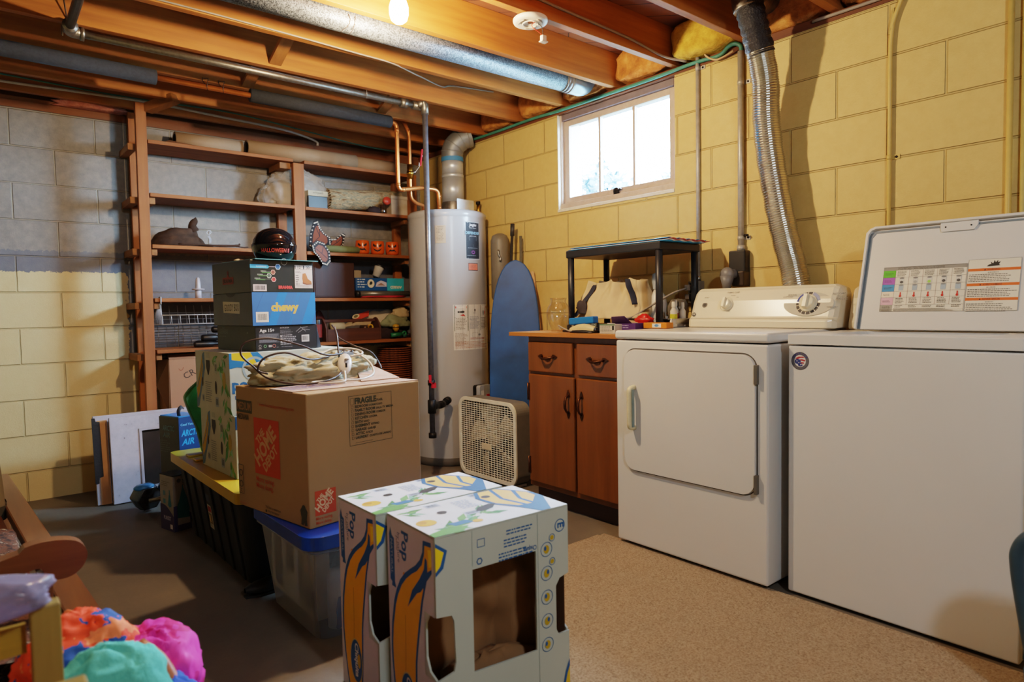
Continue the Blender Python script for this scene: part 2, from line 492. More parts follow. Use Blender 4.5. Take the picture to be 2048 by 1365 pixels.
# ---- joists
JY = [(-.72, None), (-.31, None), (.1, None), (.5, None), (.905, None), (1.31, 'dark timber joist nearest overhead, right of the flexible dryer duct'),
      (1.715, 'timber joist ending above the flexible dryer duct'), (2.122, 'pale-edged timber joist carrying the round white detector base'),
      (2.528, 'orange-lit timber joist directly behind the glowing bulb'), (2.945, 'timber joist behind the thin galvanised vent duct, cable clipped below'),
      (3.362, 'timber joist running above the long galvanised gas pipe'), (3.775, 'timber joist directly above the foam-wrapped water pipe'),
      (4.195, 'dark timber joist just in front of the white ceiling cable'), (4.52, 'last timber joist beside the grey block wall, cables stapled to it')]
for y, lb in JY:
    if y < .8: lb = 'bare timber joist behind the viewer, under the floor boards'
    if y == .905: lb = 'bare timber joist behind the viewer, under the floor boards'
    w = MB(); w.box((XL, y - .019, ZJ), (XR + .10, y + .019, ZC - .001), M_joist)
    w.build('ceiling_joist', None, bevel=.002, label=lb, cat='joist', group='ceiling joists')
# cross bracing / blocking between joists
def brace(p, q, lb, w_=.038, h_=.018):
    m = MB(); m.beam(p, q, w_ , h_, M_crossbrace)
    m.build('brace_board', None, label=lb, cat='brace', group='short brace boards between joists')
for i, (y0, y1, x, lb) in enumerate([
        (2.965, 3.342, 1.20, 'slanting brace board between the joists, left of the bulb'),
        (3.382, 3.755, 1.20, 'slanting brace board above the gas pipe, next to the wire hangers'),
        (3.795, 4.175, 1.20, 'slanting brace board behind the bare stretch of copper pipe'),
        (4.215, 4.500, .99, 'short brace board right of the shelf upright, above the top shelf'),
        (3.382, 3.755, 2.02, 'slanting brace board near the top of the black gas riser')]):
    brace((x, y0, ZJ + .02), (x, y1, ZC - .02), lb, .06)
    if i in (0, 1, 4):
        brace((x + .068, y0, ZC - .02), (x + .068, y1, ZJ + .02), lb.replace('slanting', 'second slanting'), .06)
# ---- insulation
t = NT('insulation_paper'); P = t.pos(); a = t.noise(P, 14, 5, .65)
c = t.ramp(a, [(.3, hx('#8a4f22')), (.55, hx('#c07c3a')), (.75, hx('#d9a05a'))]); M_ins = t.set(Base_Color=c, Roughness=.8); t.bump(a, .8, .02)
t = NT('insulation_yellow'); P = t.pos(); a = t.noise(P, 20, 5, .65)
c = t.ramp(a, [(.3, hx('#b5862a')), (.7, hx('#e2bd4c'))]); M_insy = t.set(Base_Color=c, Roughness=.9); t.bump(a, .8, .02)
t = NT('insulation_pink'); P = t.pos(); a = t.noise(P, 20, 5, .65)
c = t.ramp(a, [(.3, hx('#a0584a')), (.7, hx('#c98a76'))]); M_insp = t.set(Base_Color=c, Roughness=.9); t.bump(a, .8, .02)
def batt(y0, y1, m, lb, seed, x0=XR - .05, x1=XR + .095, z0=ZW + .04, z1=ZC - .004):
    w = MB(); cy = (y0 + y1) / 2; cz = (z0 + z1) / 2; off = V((seed * 3.7, seed, 0))
    def fn(u, v):
        a = u * 2 * PI; b = (v - .5) * PI
        d = V((math.cos(b) * math.cos(a), math.cos(b) * math.sin(a), math.sin(b)))
        q = V([math.copysign(abs(k) ** .45, k) for k in d]); k = 1 + .10 * noise.noise(d * 3 + off) + .06 * noise.noise(d * 9 + off)
        return V(((x0 + x1) / 2 + min(.999, q.x * k) * (x1 - x0) / 2, cy + max(-1, min(1, q.y * k)) * (y1 - y0) / 2, cz + max(-1, min(1, q.z * k)) * (z1 - z0) / 2))
    w.grid(fn, 32, 18, m, cu=True).build('insulation_batt', None, label=lb, cat='insulation', group='insulation stuffed between joist ends')
batt(2.145, 2.505, M_ins, 'tan paper-faced insulation above the right half of the window', 1)
batt(2.551, 2.922, M_ins, 'tan insulation by the elbow of the thin galvanised vent', 2)
batt(1.738, 2.100, M_insy, 'bright yellow fibreglass insulation above the two wall conduits', 3, x0=XR - .10)
batt(2.970, 3.340, M_ins, 'tan insulation tucked left of the window, above the cable', 4)
batt(3.385, 3.752, M_ins, 'brown insulation behind the elbow of the heater flue', 5)
batt(1.335, 1.692, M_ins, 'tan insulation above the wall, right of the taped duct end', 6, x0=XR - .02)
batt(.93, 1.285, M_ins, 'tan insulation at the top of the wall by the painted conduit bend', 7, x0=XR - .02)
batt(.30, .75, M_insp, 'pink insulation poking out over the grey block wall', 8, x0=.40, x1=.80, z0=ZW + .002, z1=ZW + .05) if 0 else None
w = MB()
fn, nu, nv = crumple((.66, YB - .01, ZW + .014), (.17, .05, .028), 4, .5); w.grid(fn, nu, nv, M_insp, cu=True)
w.build('insulation_batt', None, label='pink fibreglass poking out above the grey block wall', cat='insulation')

# ---- window
WX = XR + .073
M_sash = mat('old_white_paint', '#b9a596', .55, var=.12, scale=30, bump=.2)
M_jamb = mat('window_jamb_paint', '#d8d2c0', .6, var=.1, scale=25, bump=.3)
wn = thing('window_1', None, None, (WX, 2.57, WZ0)); wn['kind'] = 'structure'
FW = frame((WX, 0, 0), (0, -1, 0), (0, 0, 1), (-1, 0, 0))
w = MB(); y0, y1, z0, z1 = 2.150, 2.992, 1.690, 2.196
w.plate(FW, [(-y1, z0), (-y0, z0), (-y0, z1), (-y1, z1)], [[(-(y1 - .045), z0 + .036), (-(y0 + .045), z0 + .036), (-(y0 + .045), z1 - .036), (-(y1 - .045), z1 - .036)]], .03, M_sash)
w.build('sash', wn, bevel=.003)
w = MB()
for ym in (2.700, 2.441): w.box((WX - .026, ym - .009, z0 + .036), (WX - .002, ym + .009, z1 - .036), M_sash)
w.build('muntin', wn, bevel=.002)
w = MB(); w.box((WX - .012, y0 + .04, z0 + .03), (WX - .009, y1 - .04, z1 - .03), glass('window_glass', '#f4fbff', .02, .02)); w.build('glass', wn)
w = MB(); w.box((WX - .05, WY0 + .001, WZ0 + .001), (X2 - .002, WY1 - .001, z0 - .001), M_sash)
w.box((WX - .05, y1 + .001, z0), (X2 - .002, WY1 - .001, 2.234), M_sash); w.box((WX - .05, WY0 + .001, z0), (X2 - .002, y0 - .001, 2.234), M_sash)
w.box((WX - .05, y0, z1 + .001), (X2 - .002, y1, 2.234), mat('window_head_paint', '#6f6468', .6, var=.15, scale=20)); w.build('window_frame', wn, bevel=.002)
w = MB(); w.box((XR - .006, WY0 + .002, WZ0 - .012), (WX - .051, WY1 - .002, WZ0 + .006), M_jamb); w.build('sill', wn, bevel=.002)
w = MB(); w.box((XR + .002, WY1 - .006, WZ0 + .007), (WX - .051, WY1 - .0005, 2.233), M_jamb); w.build('jamb', wn)
w = MB(); w.lathe([(0, -.006), (.02, -.006), (.022, 0), (.014, .006), (0, .006)], (WX - .04, 2.56, z0 + .018), 18, M_dark, Matrix.Rotation(PI / 2, 3, 'Y'))
w.beam((WX - .042, 2.56, z0 + .014), (WX - .046, 2.52, z0 + .026), .012, .006, M_dark); w.box((WX - .037, 2.545, z0 - .022), (WX - .03, 2.585, z0 + .01), M_dark); w.build('latch', wn)
# outside: lawn and shrubs at ground level, seen through the panes
t = NT('lawn'); P = t.pos(); a = t.noise(P, 9, 5); c = t.ramp(a, [(.3, hx('#20302c')), (.7, hx('#2c403a'))]); M_lawn = t.set(Base_Color=c, Roughness=.9)
slab('outside_lawn', (X2 + .05, -6, 1.50), (16, 14, 1.56), M_lawn)
M_leaf = mat('leaf', '#123644', .7, var=.35, scale=30)
for i, (bx, by, r, h, lb) in enumerate([(6.5, 5.95, 1.1, 1.5, 'low leafy shrub outside the window, leftmost behind the panes'),
                                        (9.2, 6.75, 1.3, 1.9, 'leafy shrub outside the window, behind the middle pane'), (12.5, 8.7, 1.4, 2.6, 'distant leafy shrub outside the window on the lawn')]):
    r_ = random.Random(i); w = MB(); M_tw = M_leaf
    for k in range(3000):
        d = V((r_.gauss(0, .45), r_.gauss(0, .45), r_.random())); 
        if d.xy.length > 1: continue
        p = V((bx + d.x * r, by + d.y * r, 1.56 + d.z * h * (1 - .6 * d.xy.length))); u = V((r_.gauss(0, 1), r_.gauss(0, 1), r_.gauss(0, 1))).normalized(); v_ = u.orthogonal().normalized()
        s_ = .085; w.add([p - u * s_, p + v_ * s_ * .5, p + u * s_, p - v_ * s_ * .5], [(0, 1, 2, 3)], M_leaf)
    w.build('garden_shrub', None, solid=-1, label=lb, cat='shrub', group='shrubs outside the window')

# ---- camera, lights, world
cam = bpy.data.cameras.new('camera'); co = bpy.data.objects.new('camera', cam); COL.objects.link(co); SC.camera = co
R = Matrix(((.768, .045, -.639), (-.640, .026, -.768), (-.018, .999, .049)))
x = V(R.col[0]).normalized(); zc = V(R.col[2]); zc = (zc - x * zc.dot(x)).normalized(); y = zc.cross(x)
R = Matrix((x, y, zc)).transposed().to_4x4(); R.translation = (0, 0, 1.043); co.matrix_world = R
cam.sensor_width = 36; cam.lens = 1323.8 / 2048 * 36; cam.clip_start = .05
cam.dof.use_dof = True; cam.dof.focus_distance = 2.9; cam.dof.aperture_fstop = 3.2
wd = bpy.data.worlds.new('world'); SC.world = wd; wd.use_nodes = True
wd.node_tree.nodes['Background'].inputs[0].default_value = (.52, .76, 1, 1); wd.node_tree.nodes['Background'].inputs[1].default_value = SKY
po = bpy.data.lights.new('window_portal', 'AREA'); po.shape = 'RECTANGLE'; po.size = .80; po.size_y = .5; po.cycles.is_portal = True
o = bpy.data.objects.new('window_portal', po); COL.objects.link(o); o.location = (WX + .04, 2.57, 1.94); o.rotation_euler = (0, PI / 2, 0)
# bare bulb in a porcelain holder
BULB = V((1.36, 2.285, 2.212))
lb_ = thing('light_bulb', 'glowing bare bulb in a porcelain holder between the joists', 'light bulb', (BULB.x, BULB.y, BULB.z - .05))
w = MB(); w.lathe([(0, -.056), (.018, -.053), (.031, -.042), (.037, -.022), (.037, .008), (.030, .030), (.018, .044), (.014, .05)], BULB, 24, emis('bulb_glow', '#ffc98a', BULBE)); w.build('bulb', lb_)
w = MB(); w.lathe([(.0145, .051), (.0145, .075), (.03, .078), (.045, .10), (.05, .13), (.05, .16)], BULB, 24, mat('porcelain', '#e6e0d2', .2)); w.build('holder', lb_)
w = MB(); w.box((BULB.x - .05, 2.15, BULB.z + .161), (BULB.x + .05, 2.505, BULB.z + .185), M_crossbrace); w.build('mounting_board', lb_)
pl = bpy.data.lights.new('bulb_light', 'POINT'); pl.energy = BULBW; pl.color = (1, .71, .43); pl.shadow_soft_size = .035
o = bpy.data.objects.new('bulb_light', pl); COL.objects.link(o); o.location = BULB - V((0, 0, .095))
# second basement lamp behind the viewer
pl = bpy.data.lights.new('rear_lamp', 'POINT'); pl.energy = REARW; pl.color = (.78, .90, 1); pl.shadow_soft_size = .10
o = bpy.data.objects.new('rear_lamp', pl); COL.objects.link(o); o.location = (.75, -.75, 2.12)
SC.view_settings.view_transform = VT; SC.view_settings.look = LOOK; SC.view_settings.exposure = EXPO
# ------------------------------------------------------------------ pipes, ducts and cables
M_foam = mat('pipe_foam', '#2c2f35', .9, var=.25, scale=90, bump=.4)
M_wire = mat('wire_dark', '#3a2a22', .6)
M_teal = mat('cable_teal', '#3f7f72', .5, var=.15)
M_cabw = mat('cable_white', '#b5ada2', .55)
M_cabg = mat('cable_grey', '#8d8278', .6)
# long galvanised gas pipe with the riser
g = thing('gas_pipe', 'long galvanised gas pipe under the joists, dropping as a black riser beside the water heater', 'pipe', (2.165, 3.40, 0))
gz = ZJ - .022
w = MB(); w.cyl((.425, 3.385, gz), (2.135, 3.40, gz), .017, 16, M_galv); w.build('run', g)
w = MB(); w.cyl((.405, 3.355, gz), (.37, .9, gz - .002), .018, 16, mat('pipe_dull', '#5a524a', .5, .7, var=.2)); w.build('branch', g)
w = MB(); w.tube(rounded_pipe([(.455, 3.385, gz), (.405, 3.383, gz), (.405, 3.32, gz)], .024, .03), .025, 14, M_galv)
w.cyl((.448, 3.385, gz), (.462, 3.385, gz), .029, 14, M_galv); w.cyl((.405, 3.31, gz), (.405, 3.325, gz), .029, 14, M_galv); w.build('elbow', g)
w = MB(); w.cyl((2.02, 3.40, gz), (2.06, 3.40, gz), .027, 14, M_galv); w.cyl((2.10, 3.40, gz), (2.19, 3.40, gz), .024, 14, M_galv); w.cyl((2.18, 3.40, gz), (2.195, 3.40, gz), .028, 14, M_galv)
w.tube(rounded_pipe([(2.14, 3.39, gz), (2.14, 3.375, gz + .012), (2.165, 3.37, gz + .012), (2.165, 3.37, gz - .05)], .022, .02), .023, 14, M_galv); w.build('tee', g)
w = MB(); w.cyl((2.165, 3.37, gz - .04), (2.165, 3.37, .30), .0165, 16, mat('black_iron', '#5b5a60', .35, .35, var=.3, scale=50)); w.build('riser', g)
w = MB(); Mi = mat('black_iron2', '#1d1b1b', .5, .6)
w.cyl((2.165, 3.37, .42), (2.165, 3.37, .50), .025, 14, Mi); w.cyl((2.165, 3.37, .27), (2.165, 3.37, .30), .024, 14, Mi)
w.cyl((2.165, 3.37, .455), (2.235, 3.425, .455), .0235, 14, Mi); w.cyl((2.235, 3.425, .455), (2.28, 3.46, .448), .017, 14, Mi); w.cyl((2.28, 3.46, .448), (2.33, 3.50, .445), .024, 14, Mi)
w.cyl((2.33, 3.50, .445), (2.41, 3.565, .452), .016, 14, Mi); w.cyl((2.39, 3.55, .450), (2.422, 3.575, .453), .025, 14, Mi); w.build('valve_fitting', g)
w = MB(); w.beam((2.14, 3.345, .615), (2.14, 3.345, .655), .016, .006, mat('red_handle', '#b0202a', .4)); w.beam((2.135, 3.345, .612), (2.165, 3.345, .60), .014, .006, mat('red_handle', '#b0202a', .4)); w.box((2.152, 3.338, .575), (2.178, 3.353, .605), mat('red_handle', '#b0202a')); w.build('valve_tag', g)
w = MB(); w.cyl((2.165, 3.37, .59), (2.165, 3.37, .62), .021, 12, Mi); w.build('union', g)
w = MB()
for xx in (.385, .43): w.tube(arc((xx, 3.385, gz), .021, -PI, 0, 10, 'yz') if 0 else [(xx, 3.36, gz + .03), (xx, 3.36, gz - .01), (xx, 3.385, gz - .023), (xx, 3.41, gz - .01), (xx, 3.41, gz + .03)], .0025, 6, M_cabg)
w.tube([(.40, 3.345, ZJ + .002), (.385, 3.31, ZJ + .09)], .003, 6, M_wire); w.build('pipe_strap', g)
w = MB(); w.tube([(1.79, 3.382, ZJ + .03), (1.79, 3.372, gz), (1.79, 3.385, gz - .02), (1.79, 3.405, gz), (1.79, 3.405, ZJ + .01)], .003, 6, M_galv); w.build('pipe_strap', g)
# foam-wrapped copper water pipe
wz = 2.222; wy = 3.69
h = thing('water_pipe', 'copper water pipe in grey foam sleeves, running along the joist and down to the heater', 'pipe', (2.165, 3.69, 0))
w = MB(); w.cyl((-.6, wy - .02, wz), (.80, wy, wz), .036, 20, M_foam); w.build('foam_sleeve', h)
w = MB(); w.cyl((1.26, wy, wz), (2.12, wy + .01, wz), .036, 20, M_foam); w.build('foam_sleeve', h)
w = MB(); w.tube(rounded_pipe([(.75, wy, wz), (2.165, wy + .01, wz), (2.165, wy + .01, 1.805), (2.36, 3.74, 1.845), (2.40, 3.76, 1.85), (2.50, 3.75, 1.845), (2.505, 3.75, 1.70)], .01, .035), .0135, 14, M_copper); w.build('copper_tube', h)
w = MB()
for p, q in (((2.165, wy + .01, 2.165), (2.165, wy + .01, 2.19)), ((2.165, wy + .01, 1.83), (2.165, wy + .01, 1.85)), ((2.19, 3.705, 1.81), (2.215, 3.71, 1.815)), ((2.505, 3.75, 1.79), (2.505, 3.75, 1.815)), ((2.505, 3.75, 1.715), (2.505, 3.75, 1.74))): w.cyl(p, q, .0145, 12, M_copper)
w.build('coupling', h)
w = MB()
for xx in (1.04, 1.12):
    w.tube([(xx, wy + .08, ZJ + .03), (xx - .01, wy + .04, wz + .04), (xx + .012, wy + .016, wz), (xx, wy, wz - .016), (xx - .006, wy - .018, wz), (xx + .01, wy + .01, wz + .05), (xx, wy + .09, ZJ + .02)], .002, 6, M_wire)
w.build('wire_hanger', h)
# second copper pipe with the shut-off valve
q = thing('water_pipe', 'bare copper pipe with a red lever valve, beside the flue of the water heater', 'pipe', (2.33, 3.83, 0))
w = MB(); w.tube(rounded_pipe([(2.30, 3.86, 2.30), (2.30, 3.80, 2.235), (2.315, 3.80, 2.20), (2.315, 3.80, 1.78), (2.37, 3.82, 1.755), (2.45, 3.85, 1.75), (2.455, 3.87, 1.712)], .01, .03), .0115, 14, M_copper); w.build('copper_tube', q)
w = MB(); w.cyl((2.315, 3.80, 1.905), (2.315, 3.80, 2.0), .019, 14, M_brass); w.cyl((2.315, 3.80, 1.93), (2.315, 3.80, 1.955), .025, 6, M_brass); w.build('valve_body', q)
w = MB(); w.beam((2.34, 3.775, 1.95), (2.375, 3.76, 2.0), .016, .004, M_steel); w.beam((2.372, 3.762, 1.99), (2.385, 3.758, 2.10), .02, .008, mat('red_lever', '#c01f2c', .35)); w.cyl((2.315, 3.80, 1.945), (2.342, 3.775, 1.952), .008, 10, M_steel); w.build('valve_lever', q)
# flue of the water heater
M_flue = mat('flue_sheet', '#c6c9cc', .34, .5, var=.1, scale=6)
M_flued = mat('flue_dull', '#8f9294', .45, .6, var=.15, scale=8)
fx, fy = 2.725, 3.90
f_ = thing('flue_pipe', 'shiny sheet metal flue rising from the water heater and bending under the joists', 'flue', (fx, fy, 1.78))
w = MB(); w.cyl((fx, fy, 1.80), (fx, fy, 1.975), .077, 28, M_flue); w.lathe([(.077, 1.975), (.079, 1.98), (.079, 1.99), (.077, 1.995)], (fx, fy, 0), 28, M_flue); w.cyl((fx, fy, 1.99), (fx, fy, 2.115), .075, 28, M_flue); w.build('flue_tube', f_)
w = MB(); w.lathe([(.078, 2.085), (.0785, 2.10), (.078, 2.115)], (fx, fy, 0), 28, mat('blue_tape', '#3f7fae', .6)); w.build('tape', f_)
w = MB()
pts = [(fx, fy, 2.115), (fx, fy, 2.15), (fx + .008, fy - .005, 2.185), (fx + .03, fy - .02, 2.22), (fx + .065, fy - .04, 2.25), (fx + .11, fy - .065, 2.27)]
pts = spline(pts, 4); w.tube(pts, .076, 24, M_flued, caps=False)
for k in (4, 9, 14, 18): 
    if k < len(pts) - 1: w.tube([pts[k] - (pts[k + 1] - pts[k]).normalized() * .004, pts[k] + (pts[k + 1] - pts[k]).normalized() * .004], .079, 24, M_flued)
w.build('flue_elbow', f_)
# 4 inch galvanised vent duct
d_ = thing('vent_duct', 'thin galvanised vent duct running beside the joist below the bulb, speckled zinc', 'duct', (1.9, 2.598, 2.22))
t = NT('spangled_zinc'); v = t.coords(); vo = t.n('ShaderNodeTexVoronoi'); t.l(v, vo.inputs['Vector']); vo.inputs['Scale'].default_value = 230
c = t.ramp(vo.outputs['Color'], [(.2, hx('#454b52')), (.8, hx('#8a929b'))]); M_zinc = t.set(Base_Color=c, Roughness=.5, Metallic=.6); t.bump(vo.outputs['Distance'], .2, .003)
dy_, dz_ = 2.603, 2.262
w = MB(); w.cyl((.2, dy_, dz_ - .006), (2.56, dy_, dz_), .051, 28, M_zinc); w.build('duct_tube', d_)
w = MB(); w.tube(spline([(2.56, dy_, dz_), (2.63, dy_, dz_), (2.69, dy_ + .012, dz_ + .006), (2.75, dy_ + .035, dz_ + .03), (2.80, dy_ + .06, dz_ + .07)], 4), .0535, 24, mat('zinc_elbow', '#8f99a3', .3, .9, var=.12)); w.build('duct_elbow', d_)
w = MB(); w.tube([(2.548, dy_, dz_), (2.556, dy_, dz_)], .0545, 24, M_galv); w.tube([(2.585, dy_, dz_), (2.602, dy_, dz_)], .0560, 24, M_galv); w.build('clamp', d_)
w = MB(); w.tube([(1.28 + .01 * math.sin(k), dy_ + .0535 * math.cos(a), dz_ + .0535 * math.sin(a)) for k, a in enumerate([PI * (1.0 + i / 10) for i in range(11)])], .0018, 6, M_wire)
w.tube([(1.31, dy_ + .0535 * math.cos(a), dz_ + .0535 * math.sin(a)) for a in [PI * (1.0 + i / 10) for i in range(11)]], .0018, 6, M_wire); w.build('wire_hanger', d_)
# flexible foil dryer duct
t = NT('foil_duct'); t.set(Base_Color=hx('#d0cec8'), Roughness=.27, Metallic=1); M_foil = t.m
path = spline([(2.680, 1.547, 2.209), (2.710, 1.541, 2.118), (2.750, 1.542, 2.006), (2.780, 1.555, 1.867), (2.795, 1.548, 1.723), (2.800, 1.527, 1.578), (2.805, 1.501, 1.433), (2.810, 1.475, 1.309), (2.815, 1.449, 1.205), (2.820, 1.425, 1.081), (2.830, 1.405, 0.979)], 26)
x_ = thing('dryer_duct', 'flexible ribbed foil dryer duct sagging down the yellow wall behind the dryer', 'duct', (2.80, 1.39, .95))
w = MB(); N = len(path); w.tube(path, [.0545 + .0045 * (i % 2) + .0012 * math.sin(i * .35) for i in range(N)], 26, M_foil, caps=False, smooth=False); w.build('foil_hose', x_, solid=-1)
w = MB(); w.tube(spline([(2.645, 1.56, 2.325), (2.652, 1.548, 2.26), (2.680, 1.545, 2.20), (2.708, 1.538, 2.12)], 6), [.058 + .003 * math.sin(k * 2.1) for k in range(19)], 24, mat('duct_tape_black', '#17171c', .28, var=.3, scale=30, bump=.6, bdist=.01), caps=False); w.build('tape', x_)
w = MB(); w.tube(spline([(2.643, 1.563, 2.30), (2.64, 1.57, 2.34), (2.66, 1.58, 2.385), (2.72, 1.59, 2.41), (2.80, 1.60, 2.415), (2.96, 1.60, 2.415)], 6), [.057 + .003 * (k % 2) for k in range(31)], 24, M_galv); w.build('collar', x_)
# wall conduits
def conduit(x, y, z0, z1, r, m, lb, clips=(), bend=None, name='conduit'):
    c = thing(name, lb, 'conduit', (x, y, z0))
    w = MB(); pts = [(x, y, z0), (x, y, z1)] + (bend or []); w.tube(rounded_pipe(pts, r, .10, 8) if bend else pts, r, 14, m); w.build('conduit_tube', c)
    for z in clips:
        w = MB(); w.tube([(x, y + r * 1.2, z), (x, y - r * 1.2, z)], .001, 4, m); w.cyl((x, y, z - .009), (x, y, z + .009), r + .002, 14, m); w.box((XR - .004, y - r - .028, z - .009), (XR - .0005, y, z + .009), m); w.cyl((XR - .007, y - r - .016, z), (XR - .002, y - r - .016, z), .005, 8, M_dark); w.build('clip', c)
    return c
M_cond = mat('conduit_zinc', '#aaa69e', .42, .3, var=.2, scale=40)
M_condy = mat('conduit_painted', '#cfae62', .5, var=.08, scale=30)
cA = conduit(XR - .012, 1.981, 1.175, 2.30, .0095, M_cond, 'thin bare conduit between the window and the dryer outlet, feeding the grey outlet box', (2.225,))
cB = conduit(XR - .016, 1.740, 1.30, 2.235, .0145, M_cond, 'thicker bare conduit down to the black dryer outlet', (1.36, 2.09))
conduit(XR - .012, 1.087, .0, 2.10, .008, M_condy, 'yellow-painted conduit on the block wall behind the raised washer lid', (1.62,), [(XR - .012, 1.07, 2.20), (XR - .02, 1.0, 2.30)])
conduit(XR - .014, .692, .0, 2.262, .010, M_condy, 'yellow-painted conduit at the far right of the block wall, beside a second one', (1.20,))
conduit(XR - .012, .650, .0, 2.262, .009, mat('conduit_painted2', '#b5a35e', .5), 'thin painted conduit beside the wider one above the washer lid', ())
# cables
def cable(pts, r, m, lb, name='cable', n=8, group=None): 
    w = MB(); w.tube(spline(pts, 6), r, n, m); return w.build(name, None, label=lb, cat='cable', group=group)
cable([(2.885, 3.98, 2.262), (2.884, 3.75, 2.258), (2.883, 3.53, 2.257), (2.882, 3.23, 2.259), (2.883, 2.97, 2.252), (2.882, 2.62, 2.250), (2.882, 2.27, 2.250), (2.882, 2.0, 2.256), (2.882, 1.86, 2.250), (2.872, 1.80, 2.272), (2.870, 1.765, 2.275), (2.876, 1.742, 2.262), (2.880, 1.738, 2.245), (2.881, 1.740, 2.22)], .0095, M_teal, 'thick teal cable along the top of the yellow wall, above the window')
cable([(2.885, 1.981, 2.29), (2.884, 1.981, 2.318), (2.880, 1.965, 2.325), (2.876, 1.945, 2.30), (2.874, 1.92, 2.262), (2.872, 1.87, 2.232), (2.868, 1.82, 2.232), (2.866, 1.77, 2.243)], .0045, mat('cable_cream', '#c3a27c', .6), 'cream cable looping out of the thin bare conduit')
cable([(.0, 4.47, 2.305), (.22, 4.47, 2.300), (.55, 4.47, 2.308), (.94, 4.47, 2.315), (1.30, 4.47, 2.30), (1.70, 4.47, 2.283), (1.86, 4.47, 2.262), (1.965, 4.465, 2.235), (1.97, 4.45, 2.205)], .0075, M_cabw, 'white cable stapled to the last joist, ending in a hook over the shelf')
cable([(.0, 4.485, 2.345), (.3, 4.485, 2.34), (.66, 4.485, 2.330), (.95, 4.483, 2.33), (1.4, 4.483, 2.34), (1.9, 4.483, 2.30), (2.3, 4.482, 2.262), (2.6, 4.482, 2.255)], .0045, M_teal, 'thin teal cable along the last joist, above the white one')
cable([(.55, 2.918, ZJ + .008), (1.0, 2.918, ZJ + .006), (1.5, 2.92, ZJ - .004), (1.70, 2.93, ZJ - .006), (1.95, 3.09, ZJ + .03), (2.25, 3.31, ZJ + .09), (2.35, 3.337, ZJ + .12), (2.66, 3.339, ZJ + .145)], .004, M_cabg, 'thin grey cable crossing from the joist behind the vent duct to the next one')
cable([(1.5, 1.688, ZJ + .07), (1.9, 1.688, ZJ + .06), (2.3, 1.688, ZJ + .05), (2.6, 1.70, ZJ + .03), (2.78, 1.80, ZJ + .002), (2.86, 1.93, 2.262)], .005, M_cabg, 'grey cable along the joist towards the yellow insulation') if 0 else None
cable([(1.2, 2.097, ZJ + .085), (1.7, 2.097, ZJ + .075), (2.1, 2.097, ZJ + .06), (2.5, 2.097, ZJ + .045), (2.75, 2.094, ZJ + .018), (2.86, 2.03, ZJ - .004)], .006, M_cabg, 'grey cable stapled along the joist behind the white detector base')
cable([(XR - .012, 1.40, 2.258), (XR - .012, 1.2, 2.256), (XR - .012, 1.0, 2.256), (XR - .012, .7, 2.258)], .007, M_cabg, 'grey cable lying on the wall top, right of the taped duct')
for z, n_ in ((2.262, 0),): pass
# smoke detector base
s_ = thing('smoke_detector_base', 'round white detector base hanging from a joist with its red wire and plug', 'smoke detector', (1.915, 2.142, ZJ - .02), rot=(.0, .0, 0))
F = frame((1.915, 2.142, ZJ - .002), (1, 0, 0), (0, -1, 0))
w = MB(); w.lathe([(.030, -.004), (.056, -.004), (.071, -.002), (.074, .004), (.074, .012), (.070, .016)], (1.915, 2.142, ZJ - .018), 36, mat('detector_plastic', '#d5cdbf', .45)); w.lathe([(.012, .0), (.024, -.003), (.030, -.004)], (1.915, 2.142, ZJ - .018), 36, mat('detector_plastic', '#d5cdbf', .45)); w.build('base_plate', s_)
w = MB()
for k in range(3):
    a = k * 2.1 + .4; w.tube([(1.915 + .05 * math.cos(a + u), 2.142 + .05 * math.sin(a + u), ZJ - .0235) for u in (0, .25, .5, .75, 1.0)], .004, 6, M_cabg)
w.tube([(1.915 + .033 * math.cos(u * .4), 2.142 + .033 * math.sin(u * .4), ZJ - .024) for u in range(16)], .003, 6, mat('detector_plastic', '#d5cdbf')); w.build('locking_slots', s_)
w = MB(); w.tube(spline([(1.925, 2.12, ZJ - .018), (1.89, 2.105, ZJ - .045), (1.885, 2.09, ZJ - .065), (1.915, 2.085, ZJ - .078), (1.935, 2.09, ZJ - .085)], 6), .0018, 6, ink('#c8402a')); w.tube(spline([(1.925, 2.125, ZJ - .018), (1.945, 2.105, ZJ - .04), (1.94, 2.09, ZJ - .085)], 6), .0018, 6, ink('#222222')); w.build('wire', s_)
w = MB(); w.box((1.928, 2.08, ZJ - .108), (1.950, 2.098, ZJ - .083), mat('detector_plastic', '#d5cdbf')); w.box((1.922, 2.076, ZJ - .112), (1.956, 2.10, ZJ - .106), mat('detector_plastic', '#d5cdbf')); w.build('plug', s_, bevel=.002)
# outlet box with plugs, and the dryer outlet
ob = thing('outlet_box', 'grey outlet box on the wall above the black shelf end, two plugs in it', 'outlet', (XR - .02, 1.985, 1.07))
w = MB(); w.box((XR - .045, 1.952, 1.055), (XR - .001, 2.022, 1.165), mat('box_grey', '#8d8578', .5, .3)); w.build('box', ob, bevel=.004)
w = MB(); w.cyl((XR - .012, 1.981, 1.165), (XR - .012, 1.981, 1.19), .014, 12, M_steel); w.build('connector', ob)
w = MB(); w.box((XR - .05, 1.966, 1.105), (XR - .0455, 2.008, 1.155), M_dark); w.box((XR - .05, 1.966, 1.062), (XR - .0455, 2.008, 1.10), M_dark); w.build('socket', ob)
w = MB(); w.box((XR - .10, 1.972, 1.118), (XR - .05, 2.002, 1.146), M_cabg); w.tube(spline([(XR - .10, 1.99, 1.13), (XR - .16, 2.03, 1.105), (XR - .24, 2.09, 1.05), (XR - .31, 2.14, 1.0), (XR - .345, 2.16, .985), (2.50, 2.19, .978)], 6), .005, 8, M_cabg); w.build('plug', ob)
